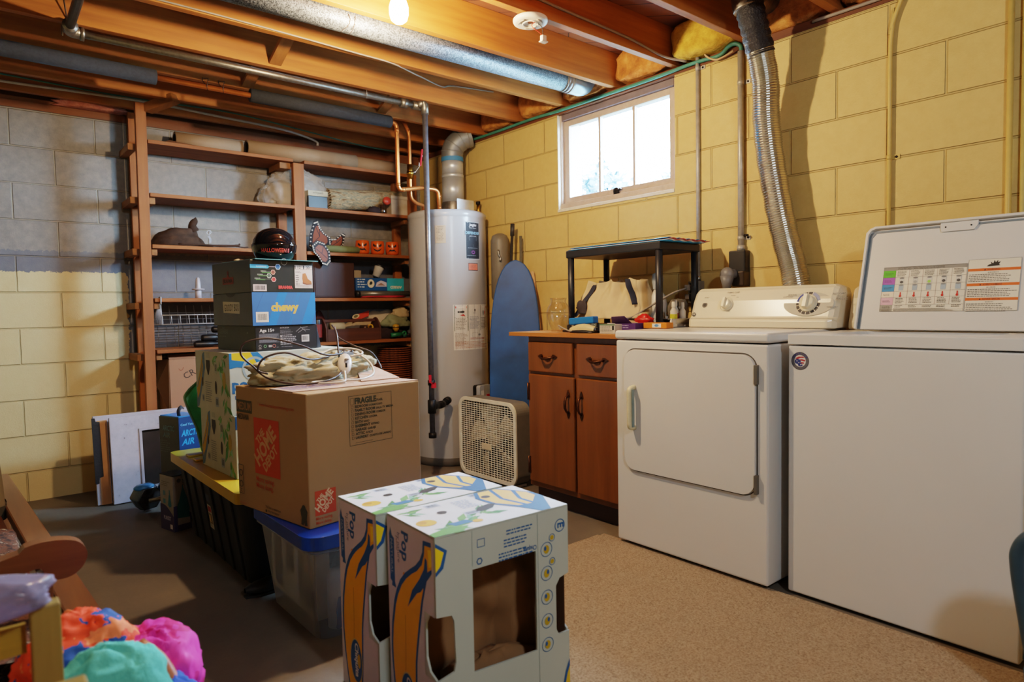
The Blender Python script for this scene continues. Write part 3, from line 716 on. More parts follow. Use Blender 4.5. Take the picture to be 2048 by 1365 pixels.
w = MB(); w.box((XR - .095, 1.98, 1.075), (XR - .05, 2.004, 1.098), mat('plug_dark', '#4a423c', .5)); w.build('plug', ob)
db = thing('dryer_outlet', 'black dryer outlet with its grey plug, at the foot of the thicker conduit', 'outlet', (XR - .03, 1.742, 1.13))
w = MB(); w.box((XR - .05, 1.700, 1.195), (XR - .001, 1.786, 1.30), M_black); w.box((XR - .065, 1.698, 1.13), (XR - .001, 1.76, 1.20), mat('outlet_brown', '#2e2218', .4)); w.build('box', db, bevel=.006)
w = MB(); w.cyl((XR - .016, 1.740, 1.30), (XR - .016, 1.740, 1.325), .019, 14, M_cond); w.cyl((XR - .02, 1.72, 1.37), (XR - .02, 1.70, 1.37), .006, 8, M_dark); w.build('connector', db)
Mg = mat('plug_grey', '#6c6b6d', .45)
w = MB(); w.ball((XR - .095, 1.765, 1.185), .036, 16, Mg, (.75, 1, 1)); w.tube([(XR - .095, 1.765, 1.18), (XR - .095, 1.768, 1.12)], [.034, .018], 14, Mg); w.cyl((XR - .095, 1.765, 1.185), (XR - .06, 1.745, 1.19), .022, 14, Mg); w.build('plug', db)
w = MB(); w.tube(spline([(XR - .095, 1.768, 1.125), (XR - .095, 1.77, 1.05), (XR - .09, 1.775, .97), (XR - .08, 1.775, .9)], 5), .010, 10, Mg); w.build('cord', db)
# ------------------------------------------------------------------ dryer
DX = 2.19; DY0, DY1 = 1.218, 1.925
d = thing('dryer', 'white front-loading dryer beside the cabinet, its door closed', 'dryer', (2.52, 1.57, 0))
def hbox(mb, a, b, m): mb.box(a, b, m)
w = MB(); w.box((DX, DY0, .022), (2.80, DY1, .898), M_white); w.box((DX + .05, DY0 + .04, .0), (DX + .09, DY0 + .08, .022), M_black); w.box((DX + .05, DY1 - .08, .0), (DX + .09, DY1 - .04, .022), M_black); w.box((2.68, DY0 + .04, .0), (2.72, DY0 + .08, .022), M_black); w.box((2.68, DY1 - .08, .0), (2.72, DY1 - .04, .022), M_black)
w.build('cabinet_body', d, bevel=.008, seg=3)
w = MB(); w.box((DX - .004, DY0 - .006, .903), (2.81, DY1 + .006, .94), M_white); w.build('top_deck', d, bevel=.012, seg=4)
F = frame((DX, 0, 0), (0, -1, 0), (0, 0, 1), (-1, 0, 0))
w = MB(); w.plate(F, rrect(-1.872, .345, -1.262, .860, .055, 8), (), .012, M_white); w.build('door', d, bevel=.004)
dr = [c for c in d.children][-1]
w = MB(); w.plate(F, rrect(-1.878, .339, -1.256, .866, .06, 8), [rrect(-1.8735, .3435, -1.2605, .8615, .055, 8)], .0012, ink('#4b4744')); w.build('door_gap', d)
Mh = mat('handle_ivory', '#d6ccab', .35)
w = MB(); w.tube(rounded_pipe([(DX - .012, 1.815, .70), (DX - .045, 1.815, .70), (DX - .045, 1.815, .53), (DX - .012, 1.815, .53)], .01, .02), .011, 10, Mh, flat=1); w.box((DX - .0425, 1.80, .535), (DX - .03, 1.812, .695), mat('handle_inner', '#7c8f90', .4)); w.build('handle', dr)
w = MB()
for z in (.79, .39): w.box((DX - .016, 1.252, z - .035), (DX + .001, 1.264, z + .035), mat('hinge_grey', '#77736d', .4, .6))
w.build('hinge', dr, bevel=.001)
# console: a wedge with a sloped, gently curved face
prof = [(2.615, .941), (2.617, .975), (2.633, .985), (2.66, 1.06), (2.685, 1.105), (2.70, 1.118), (2.725, 1.12), (2.80, 1.112), (2.80, .941)]
def console(parent, ya, yb, prof, m, inset=.028):
    w = MB(); n = len(prof); secs = []
    for y, k in ((ya, 1.0), (ya + inset * .4, .35), (ya + inset, 0), (yb - inset, 0), (yb - inset * .4, .35), (yb, 1.0)):
        cx_ = 2.74; cz = 1.0
        secs.append([V((p[0] + (cx_ - p[0]) * .28 * k, y, p[1] + ((cz - p[1]) * .28 * k if p[1] > .95 else 0))) for p in prof])
    vs = [p for s in secs for p in s]
    fs = [(i * n + j, i * n + (j + 1) % n, (i + 1) * n + (j + 1) % n, (i + 1) * n + j) for i in range(len(secs) - 1) for j in range(n)]
    fs += [tuple(range(n)), tuple((len(secs) - 1) * n + k for k in range(n))[::-1]]
    w.add(vs, fs, m); return w.build('console', parent, bevel=.006, seg=3)
cs = console(d, 1.184, 1.868, prof, M_cream)
# frame on the sloped face: right is -y
n_ = V((-(1.105 - .985), 0, (2.685 - 2.633))).normalized(); up = V((2.685 - 2.633, 0, 1.105 - .985)).normalized()
FC = frame((2.633, 1.868, .985), (0, -1, 0), up, n_)
P = Print(FC, .004)
P.ell(.567, .058, .103, .052, '#b9b3a5', 40).ring(.567, .062, .050, .012, '#3c3a3d', 40)
for k in range(14): 
    a = -2.9 + k * .42; P.line([(.567 + .036 * math.cos(a), .062 + .036 * math.sin(a)), (.567 + .052 * math.cos(a), .062 + .052 * math.sin(a))], .003, '#d9cfba')
P.b.plate(FC, [(.567 + r * math.cos(a), .062 + r * math.sin(a)) for r, aa in ((.050, (2.0, 2.25, 2.5, 2.75, 3.0)), (.038, (3.0, 2.75, 2.5, 2.25, 2.0))) for a in aa], (), 0, ink('#2f4796'), .0055)
P.b.plate(FC, [(.567 + r * math.cos(a), .062 + r * math.sin(a)) for r, aa in ((.050, (.25, .5, .75, 1.0, 1.25)), (.038, (1.25, 1.0, .75, .5, .25))) for a in aa], (), 0, ink('#8f98b8'), .0055)
P.text('COTTONS', .455, .088, .006, '#3c3a3d').text('EASY CARE', .66, .098, .007, '#3c3a3d').text('TIMED DRY', .645, .040, .006, '#3c3a3d').text('FABRIC CARE', .185, .118, .007, '#3c3a3d').text('START', .07, .095, .006, '#3c3a3d').text('MORE', .165, .093, .004, '#3c3a3d').text('NORMAL', .205, .104, .004, '#3c3a3d').text('LESS', .235, .095, .004, '#3c3a3d')
P.lines(.675, .088, .05, 4, .005, '#6a665e', seed=4).lines(.475, .10, .04, 2, .005, '#6a665e', seed=5)
P.ell(.08, .062, .0135, .0135, '#5a5652').ell(.08, .062, .008, .008, '#2f2d2c').ring(.195, .062, .034, .001, '#a9a294', 40)
P.ell(.033, .015, .0095, .0095, '#3c3a3d').text('GE', .033, .0115, .008, '#d9d3c0', center=True)
P.line([(.0, -.005), (.71, -.005)], .0015, '#8a8272')
P.build('control_print', cs)
def knob(parent, u, v, r, col='#e3dac2'):
    c = FC(u, v, .004); q = V((0, 0, 1)).rotation_difference(n_).to_matrix()
    w = MB(); m = mat('knob_' + col.strip('#'), col, .3)
    w.lathe([(r * 1.25, 0), (r * 1.22, .006), (r, .008), (r * .95, .022), (r * .8, .025), (0, .025)], c, 28, m, q)
    F2 = frame(c, (0, -1, 0), up, n_)
    w.plate(F2, rrect(-r * .95, -r * .28, r * .95, r * .28, r * .2, 4) if 0 else [(-r * .25, -r * .95), (r * .25, -r * .95), (r * .25, r * .95), (-r * .25, r * .95)], (), .014, m, .022); w.build('knob', parent, bevel=.001)
knob(cs, .567, .062, .030); knob(cs, .195, .062, .024)
# ------------------------------------------------------------------ washer
WXF = 2.246; WY_0, WY_1 = .492, 1.172
wsh = thing('washing_machine', 'white top-loading washing machine right of the dryer, lid raised', 'washing machine', (2.57, .83, 0))
w = MB(); w.box((WXF, WY_0, .012), (2.85, WY_1, .895), M_white); 
for a in (WY_0 + .05, WY_1 - .09):
    for b in (WXF + .04, 2.76): w.box((b, a, 0), (b + .04, a + .04, .014), M_black)
w.build('cabinet_body', wsh, bevel=.006, seg=3)
w = MB(); FT = frame((0, 0, .90), (1, 0, 0), (0, 1, 0)); w.plate(FT, rrect(WXF - .004, WY_0 - .003, 2.85, WY_1 + .003, .01, 3), [rrect(2.36, WY_0 + .10, 2.63, WY_1 - .10, .05, 6)], .034, M_white); w.build('top_deck', wsh, bevel=.008, seg=3)
w = MB(); w.lathe([(.0, .60), (.20, .60), (.22, .62), (.22, .89)], (2.50, .83, 0), 36, mat('drum_plastic', '#b9b7b0', .4)) ; w.build('tub', wsh)
w = MB(); pf = [(2.70, .935), (2.705, .965), (2.735, 1.06), (2.76, 1.10), (2.79, 1.11), (2.85, 1.10), (2.85, .935)]
vs = [V((p[0], y, p[1])) for y in (WY_0 + .01, WY_1 - .005) for p in pf]; n = len(pf)
w.add(vs, [(j, (j + 1) % n, n + (j + 1) % n, n + j) for j in range(n)] + [tuple(range(n)), tuple(range(n, 2 * n))[::-1]], M_cream); w.build('console', wsh, bevel=.012, seg=3)
# raised lid: hinged at x=2.655, leaning back on the console
lx, lz, ang = 2.625, .938, math.radians(15)
U_ = V((0, -1, 0)); up2 = V((math.sin(ang), 0, math.cos(ang))); nn = V((-math.cos(ang), 0, math.sin(ang)))
FLD = frame((lx, 1.092, lz), U_, up2, nn)
w = MB(); LW, LH = .55, .388; w.plate(FLD, [(0.0, .0), (LW, 0), (LW, LH), (.03, LH), (.012, LH - .006), (.004, LH - .022)], (), .012, M_white); ld = w.build('lid', wsh, bevel=.003)
w = MB(); w.plate(FLD, [(-.008, 0), (.0, 0), (.005, LH - .02), (.014, LH - .004), (.03, LH + .003), (LW + .006, LH + .003), (LW + .006, LH + .012), (.026, LH + .012), (.008, LH + .004), (-.004, LH - .012)], (), .026, M_white); w.plate(FLD, [(-.004, 0), (.010, 0), (.016, LH - .03), (.03, LH - .012), (LW, LH - .012), (LW, LH - .006), (.028, LH - .004), (.010, LH - .012), (.002, LH - .03)], (), .002, mat('lid_seam', '#6d7b86', .5), .0125)
w.build('rim', ld, bevel=.003)
w = MB(); w.plate(FLD, [(.245, LH - .012), (.25, LH - .03), (.35, LH - .03), (.36, LH - .012), (.36, LH + .004), (.245, LH + .004)], (), .006, M_white, .013); w.cyl(FLD(.262, LH - .014, .018), FLD(.262, LH - .014, .021), .003, 8, M_dark); w.cyl(FLD(.34, LH - .014, .018), FLD(.34, LH - .014, .021), .003, 8, M_dark); w.build('strike_plate', ld, bevel=.001)
FLS = lambda a, b, c=0.0: FLD(.072 + (a - .072) * 1.05, .068 + (b - .071) * 1.27, c)
P = Print(FLS, .0128)
# programme chart
x0, y0, x1, y1 = .072, .071, .327, .204
k = '#5e5a55'
P.rect(x0, y0, x1 - x0, y1 - y0, '#dcd6c8').rect(x0, y1 - .010, x1 - x0, .010, '#8d8a84')
P.text('CYCLE FEATURES / CARACTERISTIQUES DES PROGRAMMES', x0 + .045, y1 - .0085, .0066, '#2b2a28', w=.145)
cc = ['#55b52e', '#a25ab0', '#3f8cc0', '#e6d8c6', '#d5a9bb', '#9b968c', '#8f8b82']; ys = [.194, .172, .151, .130, .112, .091, .083 + 0, .071]
ys = [.194, .1725, .1515, .1305, .1125, .0905, .0785 - .002, .071]
for i, c in enumerate(cc): P.rect(x0, ys[i + 1], .040, ys[i] - ys[i + 1], c); P.lines(x0 + .006, (ys[i] + ys[i + 1]) / 2 + .001, .028, 2, .0035, '#2b2a28', seed=i)
for y in ys[1:-1]: P.rect(x0, y, x1 - x0, .0006, k)
for i in range(1, 6): P.rect(x0 + .040 + (i - 1) * .043, .0905, .0006, .1035, '#8a4a48')
for i in range(5):
    cx_ = x0 + .0615 + i * .043
    P.lines(cx_ - .016, .190, .030, 5, .0034, '#5a5550', seed=20 + i)
    P.rect(cx_ - .0075, .1545, .015, .0165, '#c9c9c5').ell(cx_, .170, .0075, .0025, '#77787a').ell(cx_, .158, .0055, .004, '#4a4a4c' if i in (0, 3, 4) else ('#9ccf5a' if i == 2 else '#a5a5a2'))
    P.rect(cx_ - .0075, .1335, .015, .0155, '#9fb0bd').ell(cx_, .149, .0075, .0025, '#85898c')
    P.rect(cx_ - .002, .117, .004, .011, '#c23028').ell(cx_, .117, .004, .0035, '#c23028')
    P.lines(cx_ - .014, .1085, .028, 4, .0042, '#4a4642', seed=40 + i).lines(cx_ - .014, .0875, .028, 2, .004, '#4a4642', seed=50 + i)
P.lines(x0 + .045, .0785, .20, 3, .0028, '#4a4642', seed=60).box(x0, y0, x1 - x0, y1 - y0, .0007, k)
# warning panel
wx = .330; P.rect(wx, .071, .141, .142, '#dcd6c8').box(wx, .071, .141, .142, .0007, k)
P.poly([(wx + .055, .197), (wx + .062, .199), (wx + .060, .205), (wx + .067, .200), (wx + .070, .209), (wx + .074, .203), (wx + .080, .209), (wx + .080, .203), (wx + .087, .205), (wx + .083, .197), (wx + .087, .194), (wx + .058, .192), (wx + .050, .192)], '#2c2a28')
for i, (yy, tx) in enumerate(((.180, 'WARNING'), (.139, 'AVERTISSEMENT'), (.099, 'ADVERTENCIA'))):
    P.rect(wx, yy, .141, .0075, '#d8662a').text(tx, wx + .070, yy + .0014, .0050, '#2b2320', center=True, bold=.01); tw = text_geo(tx, 0, .01)[2] * .0050 / .7 / 2
    P.poly([(wx + .070 - tw - .009, yy + .0015), (wx + .070 - tw - .003, yy + .0015), (wx + .070 - tw - .006, yy + .0062)], '#2b2320')
    P.lines(wx + .055, yy - .005, .03, 1, .004, '#4a4642', seed=70 + i).lines(wx + .004, yy - .0105, .132, 5, .0047, '#4a4642', seed=80 + i)
P.build('instruction_label', ld)
FWS = frame((WXF, 0, 0), (0, -1, 0), (0, 0, 1), (-1, 0, 0)); P = Print(FWS)
P.ell(-1.129, .842, .031, .031, '#5b5a62', 40).ring(-1.129, .842, .0315, .002, '#3b3b45', 40).ell(-1.129, .842, .0205, .0205, '#dcd8d4', 32)
for i, ch in enumerate('AMERICA'):
    a = math.radians(150 - i * 20); P.text(ch, -1.129 + .0225 * math.cos(a), .842 + .0225 * math.sin(a), .0078, '#2b3a7a', rot=a - PI / 2, center=True, bold=.02)
P.poly([(-1.146, .851), (-1.136, .857), (-1.118, .858), (-1.112, .853), (-1.126, .853), (-1.140, .847)], '#a5343c').poly([(-1.138, .846), (-1.122, .849), (-1.110, .846), (-1.112, .841), (-1.124, .843)], '#a5343c').poly([(-1.128, .838), (-1.116, .838), (-1.114, .833), (-1.124, .833)], '#a5343c')
P.ell(-1.137, .840, .011, .009, '#2b3a7a').ell(-1.128, .829, .009, .006, '#2b3a7a')
for sx, sy in ((-1.140, .842), (-1.133, .836), (-1.127, .829), (-1.122, .831)): P.ell(sx, sy, .0016, .0016, '#e6e2da', 8)
P.build('sticker', wsh, 'round grey sticker with a flag and the word AMERICA')
# ------------------------------------------------------------------ base cabinet
CX = 2.31; CY0, CY1 = 1.955, 2.640
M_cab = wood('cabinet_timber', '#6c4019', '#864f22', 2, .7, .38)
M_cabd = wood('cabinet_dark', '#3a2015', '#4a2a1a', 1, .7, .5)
cb = thing('base_cabinet', 'brown wooden base cabinet between the box fan and the dryer', 'cabinet', (2.58, 2.3, 0))
w = MB(); w.box((CX, CY0, .10), (CX + .019, CY1, .895), M_cab); w.box((CX + .02, CY1 - .018, .10), (2.88, CY1, .895), M_cab); w.box((CX + .02, CY0, .10), (2.88, CY0 + .018, .895), M_cab); w.box((2.86, CY0 + .02, .10), (2.878, CY1 - .02, .895), M_cab); w.box((CX + .02, CY0 + .02, .10), (2.86, CY1 - .02, .118), M_cab); w.build('carcass', cb, bevel=.002)
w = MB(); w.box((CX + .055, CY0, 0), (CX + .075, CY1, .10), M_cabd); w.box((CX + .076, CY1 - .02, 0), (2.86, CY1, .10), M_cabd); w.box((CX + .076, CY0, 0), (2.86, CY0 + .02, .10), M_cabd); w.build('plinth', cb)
Mbr = mat('antique_copper', '#5a3826', .35, .9, var=.3, scale=60)
def pull(parent, y, z, vert):
    w = MB(); a = .048
    def pt(u, o, s): return (CX - .022 - o, y + (s if vert else u), z + (u if vert else s))
    w.tube([pt(-a, -.002, 0), pt(-a * .7, .016, 0 if vert else -.004), pt(-a * .3, .024, 0 if vert else -.010), pt(a * .3, .024, 0 if vert else -.010), pt(a * .7, .016, 0 if vert else -.004), pt(a, -.002, 0)], [.004, .005, .007, .007, .005, .004], 8, Mbr)
    for s in (-1, 1):
        F = frame((CX - .0205, y, z), (0, 0, 1) if vert else (0, -1, 0), (0, -1, 0) if vert else (0, 0, 1), (-1, 0, 0))
        w.plate(F, [(s * a * .7, .004), (s * a * .85, .012), (s * a * 1.15, .009), (s * a * 1.5, 0), (s * a * 1.15, -.009), (s * a * .85, -.012), (s * a * .7, -.004)][::s], (), .003, Mbr)
    if not vert: w.plate(frame((CX - .0205, y, z), (0, -1, 0), (0, 0, 1), (-1, 0, 0)), [(-.026, -.004), (-.018, -.02), (0, -.026), (.018, -.02), (.026, -.004)], (), .0015, Mbr)
    w.build('handle', parent)
for (a, b) in ((2.300, 2.625), (1.975, 2.268)):
    w = MB(); w.box((CX - .019, a, .712), (CX, b, .868), M_cab); dw = w.build('drawer', cb, bevel=.006, seg=2); pull(dw, (a + b) / 2 + .01, .795, False)
for (a, b, hy) in ((2.290, 2.625, 2.325), (1.975, 2.272, 2.235)):
    w = MB(); w.box((CX - .019, a, .128), (CX, b, .698), M_cab); dw = w.build('door', cb, bevel=.006, seg=2); pull(dw, hy, .565, True)
    if a > 2.28:
        for z in (.605, .215):
            w = MB(); w.box((CX - .021, b - .012, z - .045), (CX - .0185, b + .004, z + .045), Mbr); w.cyl((CX - .02, b + .004, z - .045), (CX - .02, b + .004, z + .045), .004, 8, Mbr); w.build('hinge', dw)
w = MB(); w.box((2.268, CY0, .8965), (2.888, 2.752, .917), wood('counter_timber', '#a9672c', '#bd7c3e', 1, 1, .35)); w.build('worktop', None, bevel=.002, label='worn honey-coloured wooden worktop on the brown base cabinet', cat='worktop')
# ------------------------------------------------------------------ water heater
HX, HY, HR = 2.620, 3.830, .266
t = NT('heater_enamel'); t.set(Base_Color=hx('#a5a3a3'), Roughness=.22); M_heat = t.m
he = thing('water_heater', 'tall grey cylindrical gas water heater in the corner', 'water heater', (HX, HY, 0))
w = MB(); w.lathe([(HR, .05), (HR, 1.67)], (HX, HY, 0), 72, M_heat); w.lathe([(0, .052), (HR - .001, .052)], (HX, HY, 0), 72, M_heat); w.build('tank', he)
w = MB(); w.lathe([(HR + .002, 1.655), (HR + .004, 1.67), (HR + .004, 1.688), (HR - .012, 1.702), (HR - .06, 1.708), (0, 1.71)], (HX, HY, 0), 72, M_heat); w.build('top_cap', he)
w = MB(); w.lathe([(0, .001), (HR - .01, .001), (HR + .001, .004), (HR + .003, .04), (HR + .001, .055)], (HX, HY, 0), 72, mat('heater_base', '#6f6a64', .35, .3)); w.build('base_ring', he)
def onheat(phi, z):   # frame wrapped on the tank: u metres round from angle phi, v up
    def F(u, v, n=0.0):
        a = phi + u / HR; return V((HX + (HR + n) * math.cos(a), HY + (HR + n) * math.sin(a), z + v))
    return F
def wrap(F, x, y, w_, h_, col, lift, mb, n=10):
    m = ink(col) if isinstance(col, str) else col
    mb.grid(lambda u, v: F(x + u * w_, y + v * h_, lift), n, 2, m, False)
PH = math.atan2(-HY, -HX)   # towards the camera; u grows to the viewer's right
F = onheat(PH + .46, 1.375)
def wl(F, rects, texts, name, lab=None, extra=None):
    mb = MB(); k = 0
    for r in rects: k += 1; wrap(F, *r, .0008 + k * .00005, mb, 8)
    P = Print(F, .0008 + k * .00005)
    for tx in texts: P.text(*tx[:5], **(tx[5] if len(tx) > 5 else {}))
    if extra: extra(P)
    b = P.b; o = len(mb.v); mats = b.mats
    mb.add(b.v, [], None)
    for f, mi, sm in zip(b.f, b.mi, b.sm): mb.f.append([o + q for q in f]); mb.mi.append(mb.m_(mats[mi])); mb.sm.append(sm)
    return mb.build(name, he, solid=-1, label=lab)
def ex1(P):
    P.poly([(.028, .150), (.094, .150), (.094, .125), (.061, .085), (.028, .125)], '#8d959c').poly([(.034, .142), (.088, .142), (.088, .125), (.061, .093), (.034, .125)], '#5b6670')
    P.rect(-.004, .158, .130, .030, '#1b2a3c')
    P.text('DEFENDER', .061, .166, .017, '#8fc8e8', w=.120, center=True, bold=.02)
    P.text('Jetglas', .061, .220, .017, '#e8ecf0', w=.064, shear=.2, center=True, bold=.02).text('Water Heaters', .061, .204, .007, '#cfd6da', center=True)
    P.text('SAFETY SYSTEM', .061, .150, .006, '#e8ecf0', center=True)
    P.rect(.012, .066, .098, .002, '#a33a4a').lines(.018, .074, .086, 1, .005, '#9ca6ae', seed=2).ell(.061, .047, .015, .011, '#8f4ca0').lines(.010, .024, .10, 1, .004, '#9ca6ae', seed=3)
wl(F, [(0, 0, .122, .248, '#b9c2c8'), (.004, .004, .114, .240, '#15181f'), (.008, .010, .106, .228, '#20242c')], [], 'brand_plate', 'black badge with a grey shield', ex1)
mbk = wl(onheat(PH + .46, 1.300), [(.018, 0, .082, .050, '#2e2a33'), (.021, .004, .076, .042, '#d8775e')], [], 'caution_tag', None, lambda P: P.lines(.028, .034, .06, 4, .0085, '#8a3a30', seed=6))
wl(onheat(PH - .30, 1.48), [(0, 0, .070, .115, '#b9a48c')], [], 'paper_tag', None, lambda P: P.text('WARNING', .035, .103, .006, '#4a4038', center=True).lines(.008, .094, .055, 9, .0095, '#7a6c5c', seed=7))
def ex2(P):
    for (x, c, s) in ((.006, '#c23a34', 1), (.212, '#d07a2a', 2)):
        P.box(x, .125, .098, .172, .004, '#2c4a3c').rect(x + .008, .276, .082, .013, c).text('DANGER' if s == 1 else 'CAUTION', x + .049, .279, .008, '#f0e8e0', center=True, bold=.02)
        P.lines(x + .010, .208, .078, 8, .010, '#6a6660', seed=9 + s).rect(x + .005, .214, .088, .0015, '#2c4a3c')
    P.rect(.030, .245, .03, .012, '#2a2a2a').ell(.066, .252, .012, .008, '#2a2a2a').poly([(.045, .228), (.085, .222), (.070, .238)], '#b0302a').ell(.25, .245, .006, .018, '#2a2a2a').ell(.272, .245, .006, .014, '#b0302a')
    P.lines(.116, .216, .090, 10, .0085, '#5f7088', seed=12).ell(.16, .262, .006, .010, '#4a4a4a').lines(.147, .246, .026, 2, .006, '#77828f', seed=13)
    P.lines(.010, .108, .088, 10, .0088, '#8a7c74', seed=14).lines(.118, .075, .18, 2, .007, '#a8463c', seed=16).rect(.112, .062, .19, .0012, '#a8463c').box(.135, .082, .05, .030, .001, '#5a5a5a').ell(.20, .098, .012, .007, '#77777a').lines(.01, .050, .29, 5, .0095, '#b08070', seed=17).rect(.108, .060, .0012, .062, '#8a7c74')
wl(onheat(PH + .10, .775), [(0, 0, .31, .30, '#cfcac4')], [], 'instruction_label', 'white instruction panel with red and green bordered warnings', ex2)
w = MB(); w.box((2.645, 3.83, 1.638), (2.655 + .13, 3.84 + .12, 1.735), M_steel) if 0 else w.lathe([(.088, 1.708), (.086, 1.77), (.079, 1.80)], (fx, fy, 0), 30, M_galv); w.build('draft_collar', he)
w = MB(); Fh = frame((2.632, 3.725, 1.710), (.78, -.05, 0), (0, 0, 1)); w.plate(Fh, [(0, 0), (.135, 0), (.135, .082), (0, .088)], (), .004, mat('bright_sheet', '#d5dde2', .18, .9)); w.build('draft_hood', he)
w = MB(); w.cyl((2.505, 3.75, 1.705), (2.505, 3.75, 1.715), .018, 12, M_copper); w.build('nipple', he)
w = MB(); w.cyl((2.84, 3.76, 1.700), (2.84, 3.76, 1.78), .011, 10, M_brass); w.cyl((2.84, 3.76, 1.78), (2.84, 3.76, 1.80), .016, 10, M_dark); w.build('relief_valve', he)
a = PH + .80; dirv = V((math.cos(a), math.sin(a), 0)); c = V((HX, HY, 0)) + dirv * (HR + .03); Fg = frame(c + V((0, 0, .450)), (-dirv.y, dirv.x, 0), (0, 0, 1), dirv)
w = MB(); w.plate(Fg, rrect(-.062, -.02, .062, .085, .015, 4), (), .03, mat('gas_control', '#b5b7ba', .35, .3)); w.plate(Fg, rrect(-.062, -.02, .062, .085, .015, 4), (), .029, M_dark, -.03); w.plate(Fg, [(-.05, .0), (-.02, .0), (-.02, .05), (-.05, .05)], (), .001, ink('#c9c4ba'), .0305); w.plate(Fg, [(.005, .005), (.03, .005), (.03, .022), (.005, .022)], (), .006, mat('red_handle', '#b0202a'), .031); w.build('gas_control', he, bevel=.004)
# grey tank hanging behind the heater
w = MB(); w.lathe([(0, 1.10), (.05, 1.10), (.062, 1.12), (.062, 1.50), (.05, 1.535), (.02, 1.55), (0, 1.55)], (2.82, 3.50, 0), 28, mat('tank_grey', '#6d6558', .5))
e = thing('expansion_tank', 'small dull grey tank between the water heater and the yellow wall', 'tank', (2.82, 3.50, 1.10)); w.build('body', e)
w = MB(); w.tube(spline([(2.775, 3.46, 1.42), (2.765, 3.45, 1.43), (2.765, 3.445, 1.40), (2.775, 3.44, 1.38), (2.77, 3.44, 1.36)], 4), .007, 8, M_galv); w.cyl((2.82, 3.50, 1.1), (2.82, 3.50, 0.0), .012, 10, M_galv); w.build('outlet_tap', e)
# ironing board, mops
ib = thing('ironing_board', 'folded ironing board with a blue cover leaning in the corner', 'ironing board', (2.68, 3.19, 0))
c0 = V((2.665, 3.195, 0)); Ui = V((.62, -.78, 0)).normalized(); Wi = V((.09, .075, 1)).normalized(); FI = frame(c0, Ui, Wi)
out = []
for i in range(25):
    a = PI * i / 24; out.append((.165 * math.cos(a) * (.93 if 0 < i < 24 else 1), 1.02 + .36 * math.sin(a) ** .85 if math.sin(a) > 0 else 1.02))
out = [(-.16, .06), (-.15, .03), (.15, .03), (.16, .06)] + [(.165 - .165 * (k / 10) ** 2.2, .75 + .61 * math.sin(k / 10 * PI / 2)) for k in range(10)] + [(0, 1.365)] + [(-(.165 - .165 * (k / 10) ** 2.2), .75 + .61 * math.sin(k / 10 * PI / 2)) for k in range(9, -1, -1)]
w = MB(); w.plate(FI, out, (), .03, mat('ironing_blue', '#1a4a85', .55, var=.3, scale=7)); w.build('cover', ib, bevel=.008, seg=3)
w = MB(); w.plate(FI, [(p[0] * .93, p[1] * .985 + .008) for p in out], (), .012, M_cabg, -.013); w.tube([FI(.10, .02, -.03), FI(.13, .9, -.035), FI(.05, 1.2, -.02)], .008, 8, M_dark); w.tube([FI(-.10, .02, -.03), FI(-.10, .9, -.03)], .008, 8, M_dark); w.build('frame', ib)
b = thing('broom', 'dark-handled broom leaning behind the ironing board', 'broom', (2.74, 3.27, 0))
w = MB(); w.cyl((2.70, 3.36, .0), (2.815, 3.36, 1.55), .010, 10, mat('handle_black', '#2b2926', .5)); w.cyl((2.813, 3.36, 1.52), (2.818, 3.36, 1.60), .014, 10, mat('handle_black', '#2b2926', .5)); w.build('handle', b)
w = MB(); w.cyl((2.85, 3.33, .0), (2.86, 3.33, 1.52), .009, 10, mat('handle_grey', '#5d5a50', .5)); w.build('wooden_stick', None, label='thin grey stick leaning beside the dark broom handle', cat='stick')
b = thing('mop', 'pale handled mop standing between the ironing board and the cabinet', 'mop', (2.865, 3.02, 0))
w = MB(); w.cyl((2.865, 3.02, .0), (2.872, 3.235, 1.28), .013, 12, mat('handle_pale', '#c9a27c', .5)); w.build('handle', b)
w = MB(); w.cyl((2.8694, 3.154, .80), (2.8698, 3.168, .88), .016, 12, M_black); w.build('grip', b)
# ------------------------------------------------------------------ box fan
fn_ = thing('box_fan', 'cream square box fan with a wire grille standing on the floor by the cabinet', 'fan', (2.47, 3.16, 0))
fx0, fya, fyb, fz = 2.415, 2.872, 3.432, .475
FF = frame((fx0, fyb, .012), (0, -1, 0), (0, 0, 1), (-1, 0, 0)); FW_ = fyb - fya; FH = fz - .012
Mfc = mat('fan_cream', '#e8e2d2', .45); Mfs = mat('fan_side', '#77736c', .5)
FHh = .487
w = MB(); w.plate(FF, rrect(0, 0, FW_, FHh, .07, 8), [rrect(.022, .022, FW_ - .022, FHh - .022, .055, 8)], .012, Mfc); w.build('front_frame', fn_, bevel=.003)
w = MB(); w.plate(FF, rrect(.002, .002, FW_ - .002, FHh - .002, .07, 8), [rrect(.010, .010, FW_ - .010, FHh - .010, .062, 8)], .105, Mfs, -.106); w.build('housing', fn_, bevel=.002)
w = MB(); r = .00185
nx = 19; nz = 34
for i in range(1, nx):
    u = .022 + (FW_ - .044) * i / nx; w.beam(FF(u, .022, .004), FF(u, FHh - .022, .004), .0032, .002, Mfc, up=(0, 1, 0))
for j in range(1, nz):
    v_ = .022 + (FHh - .044) * j / nz; w.beam(FF(.022, v_, .006), FF(FW_ - .022, v_, .006), .002, .0036, Mfc)
w.build('grille', fn_)
w = MB(); w.plate(FF, rrect(FW_ / 2 - .045, FHh / 2 - .06, FW_ / 2 + .045, FHh / 2 - .025, .006, 3), (), .004, mat('fan_badge', '#d9c9ae', .4), .008); w.build('badge', fn_)
w = MB(); Mb = mat('fan_blade', '#c2b8a6', .4)
cx_, cz_ = FW_ / 2, FHh / 2
